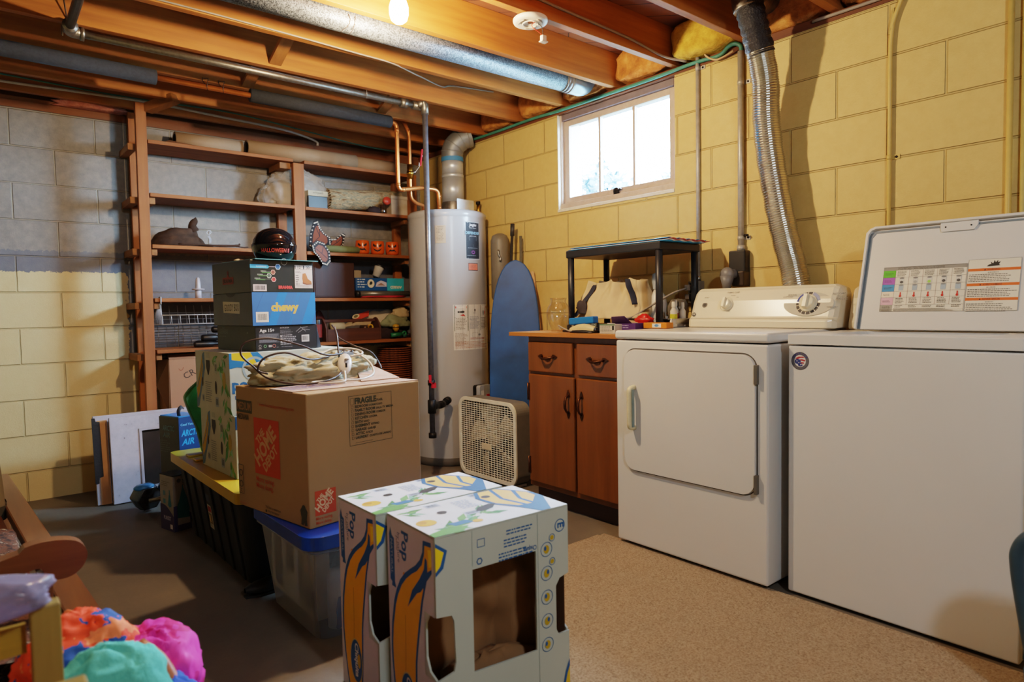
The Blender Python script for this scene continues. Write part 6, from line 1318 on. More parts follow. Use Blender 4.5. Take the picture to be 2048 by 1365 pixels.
P.ring(.018, .020, .006, .002, '#8a8480', 10).rect(.012, .008, .012, .004, '#8a8480').ring(.040, .019, .007, .0025, '#6a9a6a', 6).rect(.055, .014, .014, .009, '#9a9894').ring(.079, .019, .0075, .0018, '#b06a60').lines(.112, .012, .06, 1, .006, '#77757a', seed=9).lines(.09, .012, .012, 1, .003, '#9a9894'); P.build('print', b.r, local=True)
P = b.left(); P.rect(0, 0, .36, .104, '#3d423e').text('GENESIS', .02, .070, .018, '#4f5654', w=.085, bold=.03).lines(.02, .056, .09, 1, .010, '#4f5654', seed=8).poly([(.05, .09), (.07, .09), (.075, .098), (.045, .098)][::-1], '#4a504e').rect(.05, .005, .06, .045, '#3c423f').ell(.29, .075, .006, .003, '#6a6f6c', 12); P.rect(0, 0, .001, .104, '#3c423f'); P.build('print', b.r, local=True)
w = MB(); w.add([(.2785, 0, 0), (.2785, .10, 0), (.31, .02, 0), (.2785, 0, .10)], [(0, 1, 2), (0, 2, 3), (1, 3, 2)], mat('toybox_black', '#17181c')); w.build('side_tab', b.r, local=True)
b = Box3('pet_box', 'blue and charcoal box with yellow lettering, middle of the small stack', 'box', (.912, 2.74, .9915), RZ, (.284, .375, .137), mat('pet_charcoal', '#44494e', .5))
P = b.front(); P.rect(0, 0, .284, .137, '#2c5c98').poly([(.06, 0), (.10, 0), (.155, .137), (.115, .137)], '#1668b4').poly([(.215, 0), (.262, 0), (.284, .05), (.284, .137), (.268, .137)], '#1668b4').line([(.01, .05), (.05, .137)], .0025, '#23508a').line([(.155, 0), (.205, .137)], .0025, '#1668b4').line([(.163, 0), (.213, .137)], .0025, '#1668b4')
P.text('chewy', .080, .060, .033, '#c09a3c', w=.125, bold=.06).barcode(.014, .014, .054, .042, 8, '#c9bfae'); P.build('print', b.r, local=True)
P = b.left(); P.poly([(.105, .055), (.26, .050), (.262, .098), (.100, .104)], '#b5ae9c').text('GOODY BOX', .115, .062, .030, '#23262a', w=.14, bold=.01).ell(.18, .137, .045, .016, '#34373b') ; P.build('print', b.r, local=True)
b = Box3('boot_box', 'black work boot box with red lettering, topmost carton of the small stack', 'box', (.910, 2.745, 1.129), RZ, (.281, .365, .132), mat('bootbox_black', '#222420', .35))
P = b.front(); P.poly([(.0, .098), (.075, .098), (.082, .105), (.075, .113), (0, .113)], '#3f9cc4').text('WATERPROOF', .025, .103, .006, '#c8dde8', w=.045).rect(.082, .105, .028, .0015, '#c9a9b0')
def hexa(x, y, r, c1, c2): P.ell(x, y, r, r, c1, 6).ell(x, y, r * .78, r * .78, c2, 6)
hexa(.120, .106, .013, '#a9c0d8', '#2f5f9a'); hexa(.098, .083, .011, '#c99a8a', '#7a4030'); hexa(.080, .068, .011, '#b9bfb4', '#4a544c'); hexa(.100, .053, .011, '#d8a094', '#b02a20')
for a, c_ in (((.045, .083), .086), ((.030, .069), .068), ((.018, .053), .088)): P.rect(a[0], a[1], c_ - a[0], .0012, '#8a8f80').lines(a[0], a[1] + .003, .03, 1, .005, '#c0c4b8', seed=4).rect(a[0] + .005, a[1] - .003, .04, .0018, '#4a8a3a')
P.barcode(.010, .004, .058, .028, 9, '#b9a9a4').text('BRAHMA', .120, .015, .012, '#c8362c', w=.064, bold=.06)
P.rect(.195, .018, .083, .098, '#bfb2a9').rect(.195, .098, .083, .0012, '#3a3634').text('12', .210, .101, .012, '#2a2624', bold=.01).text('30', .250, .101, .012, '#2a2624', bold=.01).rect(.235, .098, .0012, .018, '#3a3634').rect(.236, .100, .004, .014, '#2a2624').rect(.196, .100, .004, .014, '#2a2624').lines(.199, .088, .03, 2, .005, '#5a5450', seed=3).lines(.199, .070, .018, 5, .009, '#5a5450', seed=5).rect(.198, .028, .078, .001, '#3a3634').lines(.202, .023, .065, 1, .004, '#5a5450', seed=5)
P.poly([(.232, .080), (.245, .083), (.252, .070), (.256, .058), (.272, .048), (.274, .038), (.250, .037), (.232, .044), (.230, .060)][::-1], '#9a5a26').poly([(.231, .044), (.250, .037), (.274, .038), (.274, .034), (.250, .032), (.231, .037)][::-1], '#6f3a18').ring(.148, .128, .014, .0015, '#9a9690'); P.build('print', b.r, local=True)
P = b.left(); P.rect(.105, .038, .105, .030, '#7c3430').text('BRAHMA', .112, .045, .016, '#3a2420', w=.09, bold=.05).poly([(.145, .068), (.17, .068), (.165, .078), (.15, .078)], '#7c3430').ell(.158, .087, .009, .009, '#6a302c', 12); P.build('print', b.r, local=True)
# glass plate and the domed bowl
w = MB(); M4 = Matrix.Translation((.905, 2.74, 1.2615)) @ Matrix.Rotation(RZ, 4, 'Z'); w.box((.02, -.012, 0), (.305, .30, .004), mat('plate_glass', '#4f7f86', .1), M4); w.build('glass_plate', None, label='thin greenish plate on top of the boot box', cat='plate', bevel=.001)
w = MB(); fn, nu, nv = crumple((.925, 2.92, 1.2657), (.022, .012, .006), 3, .2, 16, 10); w.grid(fn, nu, nv, mat('putty', '#b09a80', .6), cu=True); w.build('putty_lump', None, label='tiny beige lump at the left edge of the greenish plate', cat='putty')
dm = thing('candy_bowl', 'glossy black domed bowl with red lettering on top of the small stack', 'bowl', (1.045, 2.82, 1.266))
BC = V((1.047, 2.84, 1.2658)); Mg_ = mat('gloss_black', '#0c0d12', .06, var=.0)
w = MB(); w.lathe([(0, 0), (.055, 0), (.075, .012), (.089, .040), (.092, .060), (.093, .067), (.086, .069)], BC, 48, Mg_); w.build('bowl', dm)
w = MB(); w.lathe([(.0885, .0695), (.083, .090), (.068, .115), (.045, .131), (.020, .138), (0, .139)], BC, 48, Mg_); w.build('dome_lid', dm)
a0 = math.atan2(-BC.y, -BC.x) + .06
def FD(u, v, n): a = a0 + u / .091; rr_ = .0885 + (v - .035) * .12; return V((BC.x + (rr_ + n) * math.cos(a), BC.y + (rr_ + n) * math.sin(a), BC.z + v))
P = Print(FD, .0012); P.text('HALLOWEEN II', 0, .030, .016, '#b8443c', w=.118, center=True, bold=.02); P.build('lettering', dm)
# ------------------------------------------------------------------ moving box
M_hd = mat('moving_card', '#9a7a55', .85, var=.04, scale=5)
HR_ = math.radians(9.5)
hb = Box3('moving_box', 'large brown moving box with orange store logo on the blue-lidded tote', 'box', (.822, 2.005, .353), HR_, (.468, .457, .432), M_hd, bevel=.004)
OR = '#b8431c'; GR = '#3e3d2c'
def hd_logo(P, x, y, s, s2=None, o=OR, f='#d2ae86'):
    s2 = s2 or s; P.rect(x, y, s, s2, o); c = math.radians(45)
    k = s
    P.text('THE', x + .16 * k, y + .52 * s2, .15 * k, f, rot=c, w=.38 * k, bold=.04)
    P.text('HOME', x + .17 * k, y + .13 * s2, .30 * k, f, rot=c, w=1.02 * k, bold=.04)
    P.text('DEPOT', x + .44 * k, y + .06 * s2, .19 * k, f, rot=c, w=.70 * k, bold=.04)
P = hb.front(.0008)
hd_logo(P, .020, .038, .078, .080)
P.text('More saving.', .022, .024, .010, OR, w=.062, bold=.01).text('More doing.', .022, .010, .010, OR, w=.058, bold=.01)
bx, by, bw_, bh = .158, .240, .180, .168
P.box(bx, by, bw_, bh, .0015, GR).text('FRAGILE', bx + .024, by + bh - .028, .019, GR, w=.090, bold=.05).text('FRAGIL', bx + .114, by + bh - .028, .008, GR, w=.028, bold=.02).box(bx + .006, by + bh - .030, .015, .022, .001, GR)
for i, (a, c) in enumerate((('BEDROOM', 'DORMITORIO'), ('FAMILY ROOM', 'SALA TV MEDIA'), ('DINING ROOM', 'COMEDOR'), ('KITCHEN', 'COCINA'), ('BATH', 'BANO'), ('BASEMENT', 'SOTANO'), ('GARAGE', 'GARAJE'), ('ATTIC', 'ATICO'), ('LAUNDRY', 'CUARTO DE LAVADO'))):
    y = by + bh - .042 - i * .0131; wa = len(a) * .0076; P.text(a, bx + .024, y, .0090, GR, w=wa, bold=.04).text(c, bx + .028 + wa, y, .0070, GR, w=len(c) * .0058, bold=.03).box(bx + .009, y, .009, .009, .001, GR)
P.rect(bx + .024, by + .008, .07, .001, GR)
P.build('print', hb.r, local=True)
P = hb.left(.0008)
P.rect(.005, .340, .110, .044, GR).text('MEDIUM', .012, .350, .026, '#8a6440', w=.095, bold=.03).text('MEDIANA', .012, .315, .020, GR, w=.080, bold=.02).text('www.homedepotmoving.com', .165, .372, .013, '#a8482a', w=.22)
hd_logo(P, .125, .135, .165, .195, '#b03a16', '#b98c62')
P.text('More saving.', .130, .108, .018, '#b04a26', w=.120, bold=.01).text('More doing.', .130, .085, .018, '#b04a26', w=.112, bold=.01)
P.box(.004, .045, .036, .105, .002, GR).ring(.022, .12, .012, .003, GR).ring(.022, .080, .012, .003, GR).text('C', .016, .05, .014, GR)
P.text('This box is made from', .185, .022, .009, GR, w=.10).text('recycled paper', .200, .010, .009, GR, w=.075).ell(.19, .012, .005, .005, GR).text('Item number', .005, .008, .009, '#a05a30', w=.055)
P.ell(.425, .065, .010, .009, GR).poly([(.405, .055), (.412, .030), (.408, .010), (.422, .008), (.425, .018), (.430, .008), (.444, .010), (.440, .030), (.446, .055), (.436, .065), (.414, .065)][::-1], GR)
P.build('print', hb.r, local=True)
w = MB(); Mf = mat('card_flap', '#a98a78', .8, var=.04, scale=5)
w.add([(.002, .08, .4335), (.466, .002, .4335), (.466, .225, .4345), (.002, .225, .4345)], [(0, 1, 2, 3)], Mf); w.build('top_flap', hb.r, local=True, solid=.003)
w = MB(); w.add([(.25, .235, .4365), (.47, .230, .4365), (.475, .44, .448), (.36, .45, .452)], [(0, 1, 2, 3)], Mf); w.build('top_flap', hb.r, local=True, solid=.003)
w = MB(); w.add([(.30, .12, .4375), (.46, .10, .4375), (.545, .36, .462), (.46, .37, .462)], [(0, 1, 2, 3)], Mf); w.build('loose_flap', hb.r, local=True, solid=.003)
P = hb.top(.0045); P.lines(.02, .20, .24, 7, .014, '#6a5a88', seed=21); P.build('top_print', hb.r, local=True)
# garment, cords and the pad control on top of the moving box
Mj = mat('khaki_cloth', '#a0967a', .9, var=.12, scale=9, bump=.3, bdist=.006)
zt = .353 + .4365
ja = thing('folded_jacket', 'crumpled khaki jacket heaped on the moving box under the cords', 'jacket', (.98, 2.37, zt))
w = MB(); fn, nu, nv = crumple((.955, 2.365, zt), (.160, .085, .060), 61, .55, 80, 44); w.grid(fn, nu, nv, Mj, cu=True); w.build('sleeve_fold', ja)
w = MB(); fn, nu, nv = crumple((1.115, 2.41, zt), (.130, .072, .055), 62, .55, 80, 44); w.grid(fn, nu, nv, Mj, cu=True); w.build('body_fold', ja)
w = MB(); fn, nu, nv = crumple((.855, 2.36, zt), (.085, .06, .035), 63, .3, 40, 20); w.grid(fn, nu, nv, Mj, cu=True); w.build('collar_fold', ja)
Mcb = mat('cord_brown', '#3b2a24', .5); Mcw = mat('cord_white', '#bdb0a2', .4)
def cord(pts, r, m, lb, part=None): w = MB(); w.tube(spline(pts, 8), r, 8, m); return w
pc = thing('brown_cord', 'long brown appliance cord looping over the khaki jacket', 'cord', (.95, 2.3, zt))
w = cord([(1.16, 2.36, zt + .10), (1.03, 2.30, zt + .095), (.93, 2.29, zt + .135), (.82, 2.29, zt + .165), (.74, 2.30, zt + .155), (.725, 2.31, zt + .115), (.765, 2.31, zt + .07), (.80, 2.27, zt + .03), (.87, 2.20, zt + .009), (.97, 2.19, zt + .012), (1.05, 2.24, zt + .03), (1.09, 2.30, zt + .075), (1.12, 2.35, zt + .10), (1.14, 2.40, zt + .105)], .0035, Mcb, ''); w.build('cord', pc)
w = cord([(1.14, 2.40, zt + .105), (1.06, 2.33, zt + .09), (.95, 2.27, zt + .085), (.86, 2.26, zt + .115), (.79, 2.27, zt + .10), (.77, 2.28, zt + .06), (.80, 2.27, zt + .045)], .0035, Mcb, ''); w.build('cord', pc)
w = cord([(1.10, 2.31, zt + .06), (1.09, 2.33, zt + .09), (1.11, 2.39, zt + .17), (1.13, 2.47, zt + .20)], .0035, Mcb, ''); w.build('cord', pc)
w = cord([(1.20, 2.60, zt + .19), (1.19, 2.55, zt + .15), (1.22, 2.47, zt + .115), (1.27, 2.43, zt + .09), (1.30, 2.42, zt + .05), (1.305, 2.40, zt + .018)], .0035, Mcb, ''); w.build('cord', pc)
wc = thing('heating_pad_control', 'white oval heating pad control with its white cord on the moving box', 'controller', (1.06, 2.27, zt))
w = MB(); Mq = Matrix.Rotation(-.5, 3, 'Z') @ Matrix.Rotation(.75, 3, 'X'); w.ball((1.085, 2.275, zt + .060), .026, 24, mat('control_white', '#c9c1bb', .3), (1.0, 2.0, .62), Mq); w.build('housing', wc)
w = MB(); w.ball((1.088, 2.262, zt + .078), .009, 12, mat('dial_grey', '#8a8078', .4), (1, 1, .5)); w.build('dial', wc)
w = MB(); w.box((1.070, 2.232, zt + .050), (1.075, 2.240, zt + .066), M_black); w.build('slot', wc)
w = cord([(1.058, 2.222, zt + .038), (1.05, 2.20, zt + .02), (1.03, 2.17, zt + .007), (.98, 2.17, zt + .006), (.93, 2.20, zt + .007), (.96, 2.235, zt + .007), (1.05, 2.195, zt + .007), (1.13, 2.21, zt + .007), (1.20, 2.27, zt + .02), (1.21, 2.33, zt + .06), (1.17, 2.38, zt + .095), (1.10, 2.39, zt + .11), (1.02, 2.36, zt + .09), (.97, 2.33, zt + .08)], .0042, Mcw, ''); w.build('cord', wc)
w = cord([(1.0, 2.34, zt + .09), (1.08, 2.37, zt + .11), (1.15, 2.36, zt + .11), (1.18, 2.33, zt + .10), (1.165, 2.30, zt + .09), (1.12, 2.30, zt + .085)], .0042, Mcw, ''); w.build('cord', wc)
w = MB(); w.box((1.10, 2.30, zt + .086), (1.135, 2.325, zt + .10), clear('plug_clear', '#c9d8e8', .1, .5)); w.build('plug', wc)
# ------------------------------------------------------------------ on the worktop
ZT = .9175
v_ = thing('glass_vase', 'clear bulbous glass vase near the left end of the worktop', 'vase', (2.42, 2.522, ZT)); VC = (2.42, 2.522, ZT)
w = MB(); prof = [(0, .003), (.036, .003), (.038, .012), (.050, .045), (.060, .080), (.061, .105), (.054, .130), (.040, .148), (.036, .160), (.042, .176)]
w.lathe([(0, 0), (.038, 0), (.042, .004)] + [(r + .0025, z) for r, z in prof[2:]] + [(.040, .1765)] + [(r, z) for r, z in prof[::-1]], VC, 40, glass('vase_glass', '#fdfbf8', .02, .09)); w.build('glass', v_)
M_bs = mat('shelf_black', '#1e2128', .45, var=.1)
pst = thing('plastic_shelf', 'low black plastic shelf standing on the worktop, blue sheets on top', 'shelf', (2.67, 2.24, ZT))
X0, X1, Y0, Y1 = 2.50, 2.82, 1.925, 2.545
w = MB(); w.box((X0, Y0, 1.305), (X1, Y1, 1.345), M_bs); w.build('top_shelf', pst, bevel=.006)
w = MB(); w.box((X0, Y0, ZT), (X1, Y1, ZT + .035), M_bs); w.build('lower_shelf', pst, bevel=.006)
for x in (X0 + .02, X1 - .02):
    for y in (Y0 + .02, Y1 - .02): w = MB(); w.cyl((x, y, ZT + .0355), (x, y, 1.3045), .017, 16, M_bs); w.build('leg', pst)
Mb1 = mat('sheet_blue', '#3f9ad0', .4)
for k, (dx, dy, c, z_) in enumerate(((0, 0, '#2f8fcf', 1.346), (.012, -.01, '#cfd2cf', 1.3495), (.02, -.02, '#b04a48', 1.353), (.008, -.006, '#3f9ad0', 1.3565))):
    w = MB(); y0_, y1_ = 1.895 + dy, 2.525 + dy
    w.grid(lambda u, v, z_=z_, dx=dx, y0_=y0_, y1_=y1_: V((X0 + dx + .31 * u, y0_ + (y1_ - y0_) * v, z_ + (.0035 * math.sin(u * 26) * (v < .12) if k else 0))), 24, 12, mat('sheet_' + c[1:], c, .4)); w.build('plastic_sheet', None, solid=.0025, label=['lowest thin blue sheet on the black shelf', 'second thin sheet, pale, on the black shelf', 'third thin sheet, reddish, on the black shelf', 'topmost blue sheet on the black shelf'][k], cat='sheet', group='thin sheets on the black plastic shelf')
ZS = ZT + .0355
tb_ = thing('tote_bag', 'cream canvas tote bag with navy handles slumped inside the black shelf', 'tote bag', (2.64, 2.33, ZS))
Mcv = mat('canvas_cream', '#c4ac88', .9, var=.07, scale=12, bump=.25, bdist=.004)
def tote_f(u, v):
    y = 2.545 - .42 * u - .03 * v * (1 - 2 * u); z = ZS + .03 * (1 - v) + (.235 - .02 * abs(math.sin(u * 7))) * v
    x = 2.585 + .05 * v + .045 * (noise.noise(V((u * 3.3, v * 1.4, 5))) + .5 * noise.noise(V((u * 8, v * 3, 7)))) - .07 * (1 - v) * math.sin(u * PI) + .02 * math.sin(u * 19) * v
    return V((x, y, z))
w = MB(); w.grid(tote_f, 50, 30, Mcv); w.build('front_panel', tb_, solid=.003)
w = MB(); w.grid(lambda u, v: tote_f(u, v) + V((.075 + .03 * math.sin(v * PI), -.01, .004 * math.sin(u * 20))), 40, 24, Mcv); w.build('back_panel', tb_, solid=.003)
w = MB(); w.grid(lambda u, v: tote_f(1, v) * (1 - u) + (tote_f(1, v) + V((.075 + .03 * math.sin(v * PI), -.01, 0))) * u + V((0, -.02 * math.sin(u * PI), 0)), 8, 20, Mcv); w.build('side_gusset', tb_, solid=.002)
Mnv = mat('strap_navy', '#23283a', .8)
def strap(pts, wd_=.016): w = MB(); w.tube(spline(pts, 6), wd_, 8, Mnv, flat=.12); w.build('handle', tb_)
strap([tote_f(.10, .93) + V((-.006, 0, 0)), tote_f(.12, .7) + V((-.012, .0, 0)), tote_f(.10, .45) + V((-.02, 0, 0)), tote_f(.06, .15) + V((-.03, .0, 0)), tote_f(.04, .02) + V((-.03, 0, .01))])
strap([tote_f(.88, .98) + V((-.01, 0, 0)), tote_f(.90, .8) + V((-.014, .0, 0)), tote_f(.91, .6) + V((-.014, -.004, 0)), tote_f(.93, .35) + V((-.012, -.01, 0))])
w = MB(); fn, nu, nv = crumple((2.555, 2.475, ZS + .055), (.010, .035, .045), 71, .5, 24, 14); w.grid(fn, nu, nv, mat('cloth_dark', '#3a3438', .9), cu=True); w.build('lace_bundle', tb_)
st_ = thing('tape_dispenser', 'bright blue desk punch lying in front of the tote bag', 'hole punch', (2.44, 2.36, ZT)); Mbp = mat('punch_blue', '#1f6fb8', .3)
w = MB(); w.box((2.41, 2.27, ZS - .03), (2.47, 2.44, ZS - .022), M_dark); w.build('base', st_, bevel=.002); st_.name = 'hole_punch'
w = MB(); Mx = Matrix.Translation((2.435, 2.355, ZS + .004)) @ Matrix.Rotation(-.06, 4, 'X'); w.box((-.022, -.085, 0), (.022, .085, .036), Mbp, Mx); w.build('lever', st_, bevel=.006)
w = MB(); w.box((2.43, 2.262, ZS - .021), (2.452, 2.30, ZS + .012), M_steel); w.box((2.43, 2.42, ZS - .021), (2.452, 2.436, ZS + .004), M_steel); w.build('spring_post', st_)
# black tray under it
w = MB(); w.box((2.385, 2.17, ZT + .0), (2.488, 2.46, ZT + .010), M_black); w.build('black_tray', None, bevel=.003, label='flat black tray under the blue punch', cat='tray')
sg = thing('stapler', 'cream office stapler lying beside the vase', 'stapler', (2.36, 2.28, ZT)); Mcr = mat('stapler_cream', '#c2ad82', .35)
w = MB(); Mx = Matrix.Translation((2.352, 2.275, ZT + .001)) @ Matrix.Rotation(.15, 4, 'Z'); w.box((-.018, -.075, 0), (.018, .075, .008), M_black, Mx); w.build('base', sg, bevel=.002)
w = MB(); w.grid(lambda u, v: Mx @ V(((.018 + .003 * math.sin(u * PI)) * math.cos(v * PI), -.07 + .145 * u, .010 + (.012 + .022 * math.sin(u * PI * .85 + .3)) * math.sin(v * PI))), 16, 12, Mcr); w.build('top_arm', sg)
w = MB(); w.box((-.012, -.078, .010), (.012, -.05, .026), M_steel, Mx); w.build('head', sg, bevel=.001)
w = MB(); w.tube(spline([(2.33, 2.43, ZT + .035), (2.32, 2.38, ZT + .02), (2.318, 2.33, ZT + .008), (2.322, 2.25, ZT + .006)], 5), .004, 8, M_cabg); w.build('pen', None, label='thin grey cable end curling in front of the cream stapler', cat='cable'); bpy.data.objects['pen'].name = 'cable_end'
w = MB(); fn, nu, nv = crumple((2.325, 2.27, ZT), (.014, .075, .009), 72, .3, 24, 10); w.grid(fn, nu, nv, M_black, cu=True); w.build('black_pouch', None, label='flat black pouch in front of the cream stapler', cat='pouch')
b = Box3('staple_box', 'small white printed box at the worktop edge beside the dryer', 'box', (2.30, 2.122, ZT), -PI / 2, (.095, .05, .045), mat('sb_white', '#bfb8ac', .5)); P = b.front(); P.rect(0, .040, .095, .005, '#4a6a50').lines(.006, .034, .08, 5, .0065, '#7a766e', seed=3).rect(.078, .018, .012, .02, '#2a2a2a'); P.build('print', b.r, local=True)
b = Box3('purple_box', 'open purple and white carton lying beside the white printed box', 'box', (2.375, 2.14, ZT), -PI / 2, (.17, .06, .048), mat('purple_card', '#4a2f6a', .5)); 
w = MB(); w.add([(.03, .0, .0485), (.15, 0, .0485), (.13, -.03, .082), (.05, -.028, .078)], [(0, 1, 2, 3)], mat('purple_card', '#4a2f6a')); w.build('flap', b.r, local=True, solid=.002); P = b.front(); P.rect(.0, .0, .05, .048, '#b9b6b4').lines(.055, .035, .08, 2, .01, '#a9a0c0', seed=6); P.build('print', b.r, local=True)
b = Box3('snack_box', 'orange and white packet box between the purple carton and the metal pan', 'box', (2.415, 1.955, .9415), -PI / 2, (.13, .05, .026), mat('orange_card', '#c9741c', .5), build=True); P = b.front(); P.rect(.05, .004, .05, .018, '#cfd0cc').text('snack', .008, .008, .010, '#e0c84a') if 0 else P.rect(.05, .004, .05, .018, '#cfd0cc'); P.ell(.075, .013, .012, .006, '#4a7fae'); P.build('print', b.r, local=True)
w = MB(); fn, nu, nv = crumple((2.51, 2.03, ZS), (.022, .045, .03), 73, .5, 24, 14); w.grid(fn, nu, nv, mat('red_wrap', '#c4261f', .4), cu=True); w.build('red_wrapper', None, label='crumpled red wrapper by the front leg of the black shelf', cat='wrapper')
w = MB(); fn, nu, nv = crumple((2.50, 2.11, ZS), (.02, .07, .012), 74, .5, 24, 10); w.grid(fn, nu, nv, mat('paper_brown', '#a98a68', .8), cu=True); w.build('paper_scrap', None, label='scrap of brown paper under the plug lead', cat='paper')
sb_ = thing('spray_bottle', 'white squirt bottle behind the front leg of the black shelf', 'bottle', (2.72, 2.13, ZS))
w = MB(); w.lathe([(0, 0), (.045, 0), (.048, .01), (.048, .10), (.040, .14), (.022, .165), (.020, .175)], (2.72, 2.11, ZS), 28, mat('bottle_white', '#c2bdb4', .35)); w.build('bottle_body', sb_)
w = MB(); w.lathe([(.024, .175), (.026, .20), (.030, .225), (.026, .25), (.012, .258), (0, .258)], (2.72, 2.11, ZS), 24, mat('cap_grey', '#9fa6ac', .3)); w.build('cap', sb_)
w = MB(); w.lathe([(0, 0), (.04, 0), (.045, .02), (.052, .06), (.05, .09), (.035, .12), (0, .125)], (2.755, 2.01, ZS), 24, clear('jug_clear', '#b5ab9c', .2, .2)); w.build('plastic_jug', None, label='cloudy plastic jug behind the front leg of the black shelf', cat='jug')
# metal pan with bottles
pn = thing('metal_pan', 'shallow metal pan holding small bottles beside the dryer console', 'pan', (2.60, 1.925, .9415)); PZ = .9415
w = MB(); Fp = frame((0, 0, 0), (1, 0, 0), (0, 1, 0)); vs = []; 
ring = [rrect(2.545 + k, 1.882 + k, 2.70 - k, 1.995 - k, .02, 4) for k in (0, .012)]
n = len(ring[0]); vs = [V((a, b, PZ + .038)) for a, b in ring[0]] + [V((a, b, PZ + .001)) for a, b in ring[1]]
w.add(vs, [(j, (j + 1) % n, n + (j + 1) % n, n + j) for j in range(n)] + [tuple(range(n, 2 * n))], M_steel); w.build('tray', pn, solid=.0015)
w = MB(); w.tube([V((a, b, PZ + .038)) for a, b in ring[0]], .0025, 6, M_steel, closed=True); w.build('rim', pn)
def bottle(x, y, r, h, m, cap, lb, name='small_bottle', lab=None):
    o = thing(name, lb, 'bottle', (x, y, PZ + .003), 0, 'small bottles in the metal pan')
    w = MB(); w.lathe([(0, 0), (r, 0), (r, h * .62), (r * .5, h * .74), (r * .5, h * .78)], (x, y, PZ + .003), 20, m); w.build('bottle_body', o)
    w = MB(); w.lathe([(r * .6, h * .78), (r * .55, h * .98), (r * .3, h), (0, h)], (x, y, PZ + .003), 16, cap); w.build('cap', o)
    if lab: w = MB(); w.lathe([(r + .0006, h * .12), (r + .0006, h * .5)], (x, y, PZ + .003), 20, lab); w.build('label_band', o)
Mw_ = mat('bw', '#c4bdb0', .4)
bottle(2.575, 1.905, .017, .118, Mw_, Mw_, 'white bottle with a yellow round label in the metal pan', lab=mat('lab_y', '#b9b02a', .5))
bottle(2.575, 1.945, .012, .05, mat('pinkish', '#b9988a', .4), Mw_, 'short pinkish bottle, leftmost in the metal pan')
bottle(2.61, 1.918, .012, .125, mat('grey_b', '#a9b0b4', .4), Mw_, 'slim grey bottle behind the yellow-labelled one', lab=mat('lab_r', '#7a2a35', .5))
bottle(2.645, 1.905, .015, .115, Mw_, Mw_, 'plain white bottle next to the dryer console')
bottle(2.67, 1.960, .02, .12, mat('dark_b', '#2a2c38', .4), M_black, 'dark bottle at the back of the metal pan')
# ------------------------------------------------------------------ right edge: moulded chair
ch = thing('plastic_chair', 'dark-rimmed moulded chair with a cream panel at the right edge', 'chair', (1.97, .27, .016))
FCH = frame((1.985, .474, .0), (0, -1, 0), (.03, 0, 1)); Mrim = mat('chair_rim', '#2f4656', .35); Mpan = mat('chair_panel', '#bfae98', .45)
o_ = [(.055, .10), (.035, .20), (.012, .33), (.003, .40), (.004, .43), (.018, .462), (.045, .485), (.10, .498), (.30, .498), (.355, .485), (.382, .462), (.396, .43), (.397, .40), (.388, .33), (.365, .20), (.345, .10)]
i_ = [(p[0] + (.2 - p[0]) * .14, p[1] + (.29 - p[1]) * .11) for p in o_]
w = MB(); w.tube([FCH(a, b, .0) for a, b in spline([(p[0], p[1], 0) for p in o_], 3) for a, b in [(a, b)]] if 0 else [FCH(p.x, p.y, 0) for p in spline([(q[0], q[1], 0) for q in i_], 4)], .020, 12, Mrim, flat=1.0); w.build('back_rim', ch)
w = MB(); w.plate(FCH, [(p[0] + (.2 - p[0]) * .19, p[1] + (.29 - p[1]) * .15) for p in o_], (), .012, Mpan, -.006); w.build('back_panel', ch, bevel=.004)
w = MB(); w.plate(frame((1.72, .46, .235), (1, 0, 0), (0, -1, 0)), rrect(0, .02, .27, .36, .04, 5), (), .02, Mpan); w.build('seat', ch, bevel=.006) if 0 else None
for yy in (.415, .135):
    w = MB(); w.tube([(1.992, yy, .13), (2.01, yy, .06), (2.03, yy, .022)], .014, 10, Mrim); w.build('leg', ch)
w = MB(); w.plate(frame((2.0, .43, .15), (0, -1, 0), (0, 0, 1)), [(0, 0), (.32, 0), (.32, .05), (0, .05)], (), .012, Mrim, 0); w.plate(frame((2.0, .43, .16), (0, -1, 0), (1, 0, 0)), rrect(0, -.0, .32, .19, .03, 4), (), .018, Mpan); w.build('seat', ch)
for yy in (.40, .15): w = MB(); w.cyl((2.16, yy, .16), (2.19, yy, .016), .012, 10, Mrim); w.build('leg', ch)
# ------------------------------------------------------------------ left foreground: wooden lounge chair, crate, laundry
Mlw = wood('lounge_timber', '#6a4026', '#8a5a34', 1, 1, .4); Mlw0 = wood('lounge_timber_x', '#6a4026', '#8a5a34', 0, 1, .4)
lc = thing('wooden_lounger', 'low wooden lounge chair at the left edge, rounded armrest towards the room', 'lounge chair', (.0, 2.6, 0))
w = MB(); w.beam((.219, 1.68, .28), (.105, 3.95, .28), .075, .04, Mlw); w.build('side_rail', lc, bevel=.006)
w = MB(); w.beam((.154, 1.68, .262), (.04, 3.95, .262), .022, .02, wood('lounge_dark', '#4a2413', '#6a3418', 1)); w.build('inner_rail', lc)
w = MB(); Fa = frame((0, 1.92, 0), (1, 0, 0), (0, 0, 1)); arm = [(-.30, .405), (.04, .44), (.09, .452), (.118, .455), (.128, .432), (.150, .420), (.178, .422), (.200, .438), (.212, .466), (.203, .492), (.180, .508), (.135, .516), (.09, .511), (.04, .49), (-.30, .46)]
w.plate(Fa, [(p.x, p.y) for p in spline([(a, b, 0) for a, b in arm], 3)], (), .04, Mlw0); w.build('armrest', lc, bevel=.006, seg=3)
w = MB(); w.beam((.125, 1.90, .30), (.125, 1.90, .44), .03, .04, Mlw0); w.build('arm_support', lc, bevel=.003)
for (x, y) in ((.212, 1.74), (.115, 3.85)): w = MB(); w.box((x - .022, y - .022, 0), (x + .022, y + .022, .259), Mlw); w.build('leg', lc, bevel=.004)
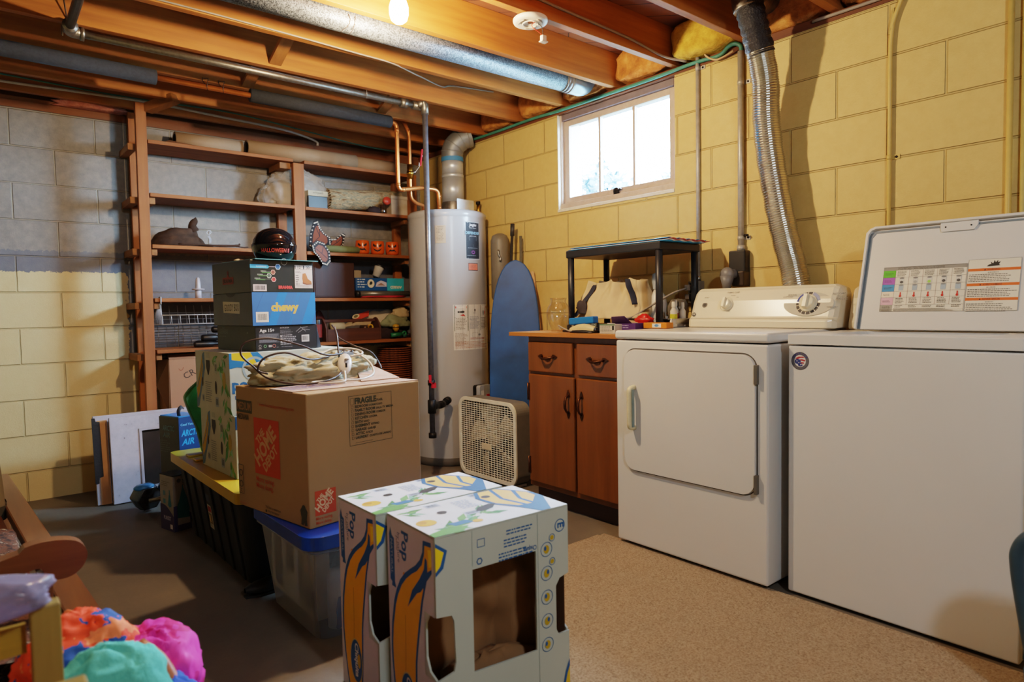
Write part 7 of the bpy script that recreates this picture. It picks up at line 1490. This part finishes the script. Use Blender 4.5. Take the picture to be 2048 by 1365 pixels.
for (x, y) in ((-.42, 1.74), (-.50, 3.85)): w = MB(); w.box((x - .022, y - .022, 0), (x + .022, y + .022, .259), Mlw); w.build('leg', lc, bevel=.004)
w = MB(); w.beam((-.41, 1.68, .28), (-.52, 3.95, .28), .06, .04, Mlw); w.build('side_rail', lc, bevel=.006)
for y in (1.78, 2.3, 2.8, 3.4): w = MB(); w.box((-.50, y, .235), (.125, y + .06, .250), Mlw0); w.build('slat', lc)
t = NT('patterned_cushion'); v = t.coords(); vo = t.n('ShaderNodeTexVoronoi'); t.l(v, vo.inputs['Vector']); vo.inputs['Scale'].default_value = 26; c = t.ramp(t.noise(v, 28, 4, .7), [(.40, hx('#24140d')), (.50, hx('#6a3f26')), (.58, hx('#2a1810')), (.66, hx('#b9a184'))]); M_pat = t.set(Base_Color=c, Roughness=.9)
w = MB(); w.grid(lambda u, v: V((-.38 + .26 * (math.copysign(abs(math.cos(v * 2 * PI)) ** .5, math.cos(v * 2 * PI))) * 1.9 + .0, 1.70 + 1.12 * u, .305 + .052 * math.copysign(abs(math.sin(v * 2 * PI)) ** .6, math.sin(v * 2 * PI)) * math.sin(max(.03, min(.97, u)) * PI) ** .2 - .001)), 30, 24, M_pat, cv=True)
for i_v in range(len(w.v)): w.v[i_v].x = max(-.50, min(.118, w.v[i_v].x))
w.build('seat_cushion', None, label='brown cushion with a cream pattern on the wooden lounge chair', cat='cushion')
cbag = thing('canvas_bag', 'olive canvas bag with dark trim sitting on the wooden lounge chair', 'bag', (-.08, 3.30, .30))
w = MB(); w.grid(lambda u, v: V((-.08 + (.185 - .035 * u ** 2) * math.copysign(abs(math.cos(v * 2 * PI)) ** .6, math.cos(v * 2 * PI)), 3.32 + .12 * math.copysign(abs(math.sin(v * 2 * PI)) ** .6, math.sin(v * 2 * PI)), .258 + .38 * u + .008 * math.sin(v * 20))), 12, 36, mat('canvas_olive', '#77694f', .9, bump=.2), cv=True); w.add([V((-.24, 3.21, .64)), V((.08, 3.21, .64)), V((.08, 3.43, .64)), V((-.24, 3.43, .64))], [(0, 1, 2, 3)], mat('canvas_olive', '#77694f')); w.build('bag_body', cbag)
w = MB(); w.grid(lambda u, v: V((-.08 + .190 * math.copysign(abs(math.cos(v * 2 * PI)) ** .6, math.cos(v * 2 * PI)), 3.32 + .125 * math.copysign(abs(math.sin(v * 2 * PI)) ** .6, math.sin(v * 2 * PI)), .252 + .055 * u)), 3, 36, mat('canvas_trim', '#3f3a2e', .9), cv=True); w.build('bottom_trim', cbag)
# laundry basket with clothes
lbk = thing('laundry_basket', 'low pale laundry basket under the heap of bright clothes', 'laundry basket', (.14, 1.38, 0))
w = tote(-.02, .30, 1.20, 1.62, .26, .03, mat('basket_white', '#b9b4aa', .5)); w.build('tub', lbk, solid=.004)
w = MB(); w.tube([V((p[0], p[1], .26)) for p in rrect(-.025, 1.195, .305, 1.625, .05, 6)], .008, 8, mat('basket_white', '#b9b4aa'), closed=True); w.build('rim', lbk)
def blob(c, s_, seed, m, name, lb, amp=.25, cat='garment', nu=48, nv=28): 
    w = MB(); fn, a, b_ = crumple(c, s_, seed, amp, nu, nv); w.grid(fn, nu, nv, m, cu=True); return w.build(name, None, label=lb, cat=cat)
t = NT('floral_swim'); v = t.coords(); vo = t.n('ShaderNodeTexVoronoi'); t.l(v, vo.inputs['Vector']); vo.inputs['Scale'].default_value = 14; a = t.noise(v, 15, 3, .6); b_ = t.noise(t.coords(loc=(3, 1, 0)), 14, 3, .6)
c = t.mix(t.math('GREATER_THAN', a, .55), hx('#e8461c'), hx('#1f4f9a')); c = t.mix(t.math('GREATER_THAN', b_, .57), c, hx('#f07a4a')); c = t.mix(t.math('LESS_THAN', vo.outputs['Distance'], .10), c, hx('#5a2440')); M_flo = t.set(Base_Color=c, Roughness=.75)
t = NT('pink_swim'); v = t.coords(); a = t.noise(v, 14, 3, .6); c = t.mix(t.math('GREATER_THAN', a, .55), hx('#e23aa6'), hx('#d01878')); M_pnk = t.set(Base_Color=c, Roughness=.7)
M_teal2 = mat('towel_teal', '#5cbcae', .95, var=.10, scale=12, bump=.5, bdist=.006)
blob((.155, 1.52, .28), (.105, .10, .115), 81, M_flo, 'swim_shorts', 'orange swim shorts with blue floral print on the laundry heap', .20, 'garment', 70, 44)
blob((.256, 1.475, .250), (.100, .115, .105), 82, M_pnk, 'pink_garment', 'hot pink garment beside the orange floral shorts', .22, 'garment', 70, 44)
blob((.170, 1.325, .265), (.105, .075, .125), 83, M_teal2, 'teal_towel', 'teal towel crumpled at the front of the laundry heap', .20, 'towel', 70, 44)
blob((.272, 1.345, .235), (.062, .075, .080), 84, mat('cloth_blue', '#2453c4', .8, bump=.3), 'blue_garment', 'royal blue garment tucked right of the teal towel', .25)
w = MB(); w.tube(spline([(.235, 1.42, .41), (.262, 1.385, .385), (.278, 1.345, .345), (.282, 1.31, .30)], 5), .014, 10, mat('hanger_brown', '#a3542c', .5)); w.build('waistband', None, label='rust brown strap between the teal towel and the pink garment', cat='strap')
# crate of toys with a plastic bag on top
cr_ = thing('slatted_crate', 'pale wooden slatted crate at the bottom left corner', 'crate', (-.10, 1.05, 0)); Mcw_ = wood('crate_timber', '#8a7238', '#a58a48', 2, 1, .55); Mcx = wood('crate_timber_x', '#9a7a2c', '#b8922f', 0, 1, .55)
for (x, y) in ((.078, 1.21), (-.34, 1.21), (.078, .92), (-.34, .92)): w = MB(); w.box((x - .019, y - .015, 0), (x + .019, y + .015, .612), Mcw_); w.build('corner_post', cr_, bevel=.003)
for z in (.06, .25, .40, .535):
    for y in (1.235, .895): w = MB(); w.box((-.355, y - .008, z), (.055, y + .001, z + .045), Mcx); w.build('slat', cr_, bevel=.002) if 0 else w.build('slat', cr_)
w = MB(); w.box((-.30, .94, .001), (.05, 1.19, .02), Mcx); w.build('crate_floor', cr_)
blob((-.10, 1.08, .03), (.13, .09, .34), 91, mat('toy_red', '#b8200c', .5), 'red_cushion', 'deep red soft toy inside the slatted crate', .12, 'toy')
M_film = clear('film_lilac', '#b9b0cc', .12, .30)
blob((-.03, 1.21, .612), (.115, .05, .036), 92, M_film, 'plastic_wrap', 'crumpled lilac plastic film draped over the crate corner', .22, 'plastic film')

split_parts('connector', 'coupling', 'end_cap', 'hinge', 'spring_post', 'collar', 'lid_ridge', 'side_rib', 'wire_hanger', 'pipe_strap', 'valve_fitting', 'foot', 'clamp', 'socket')
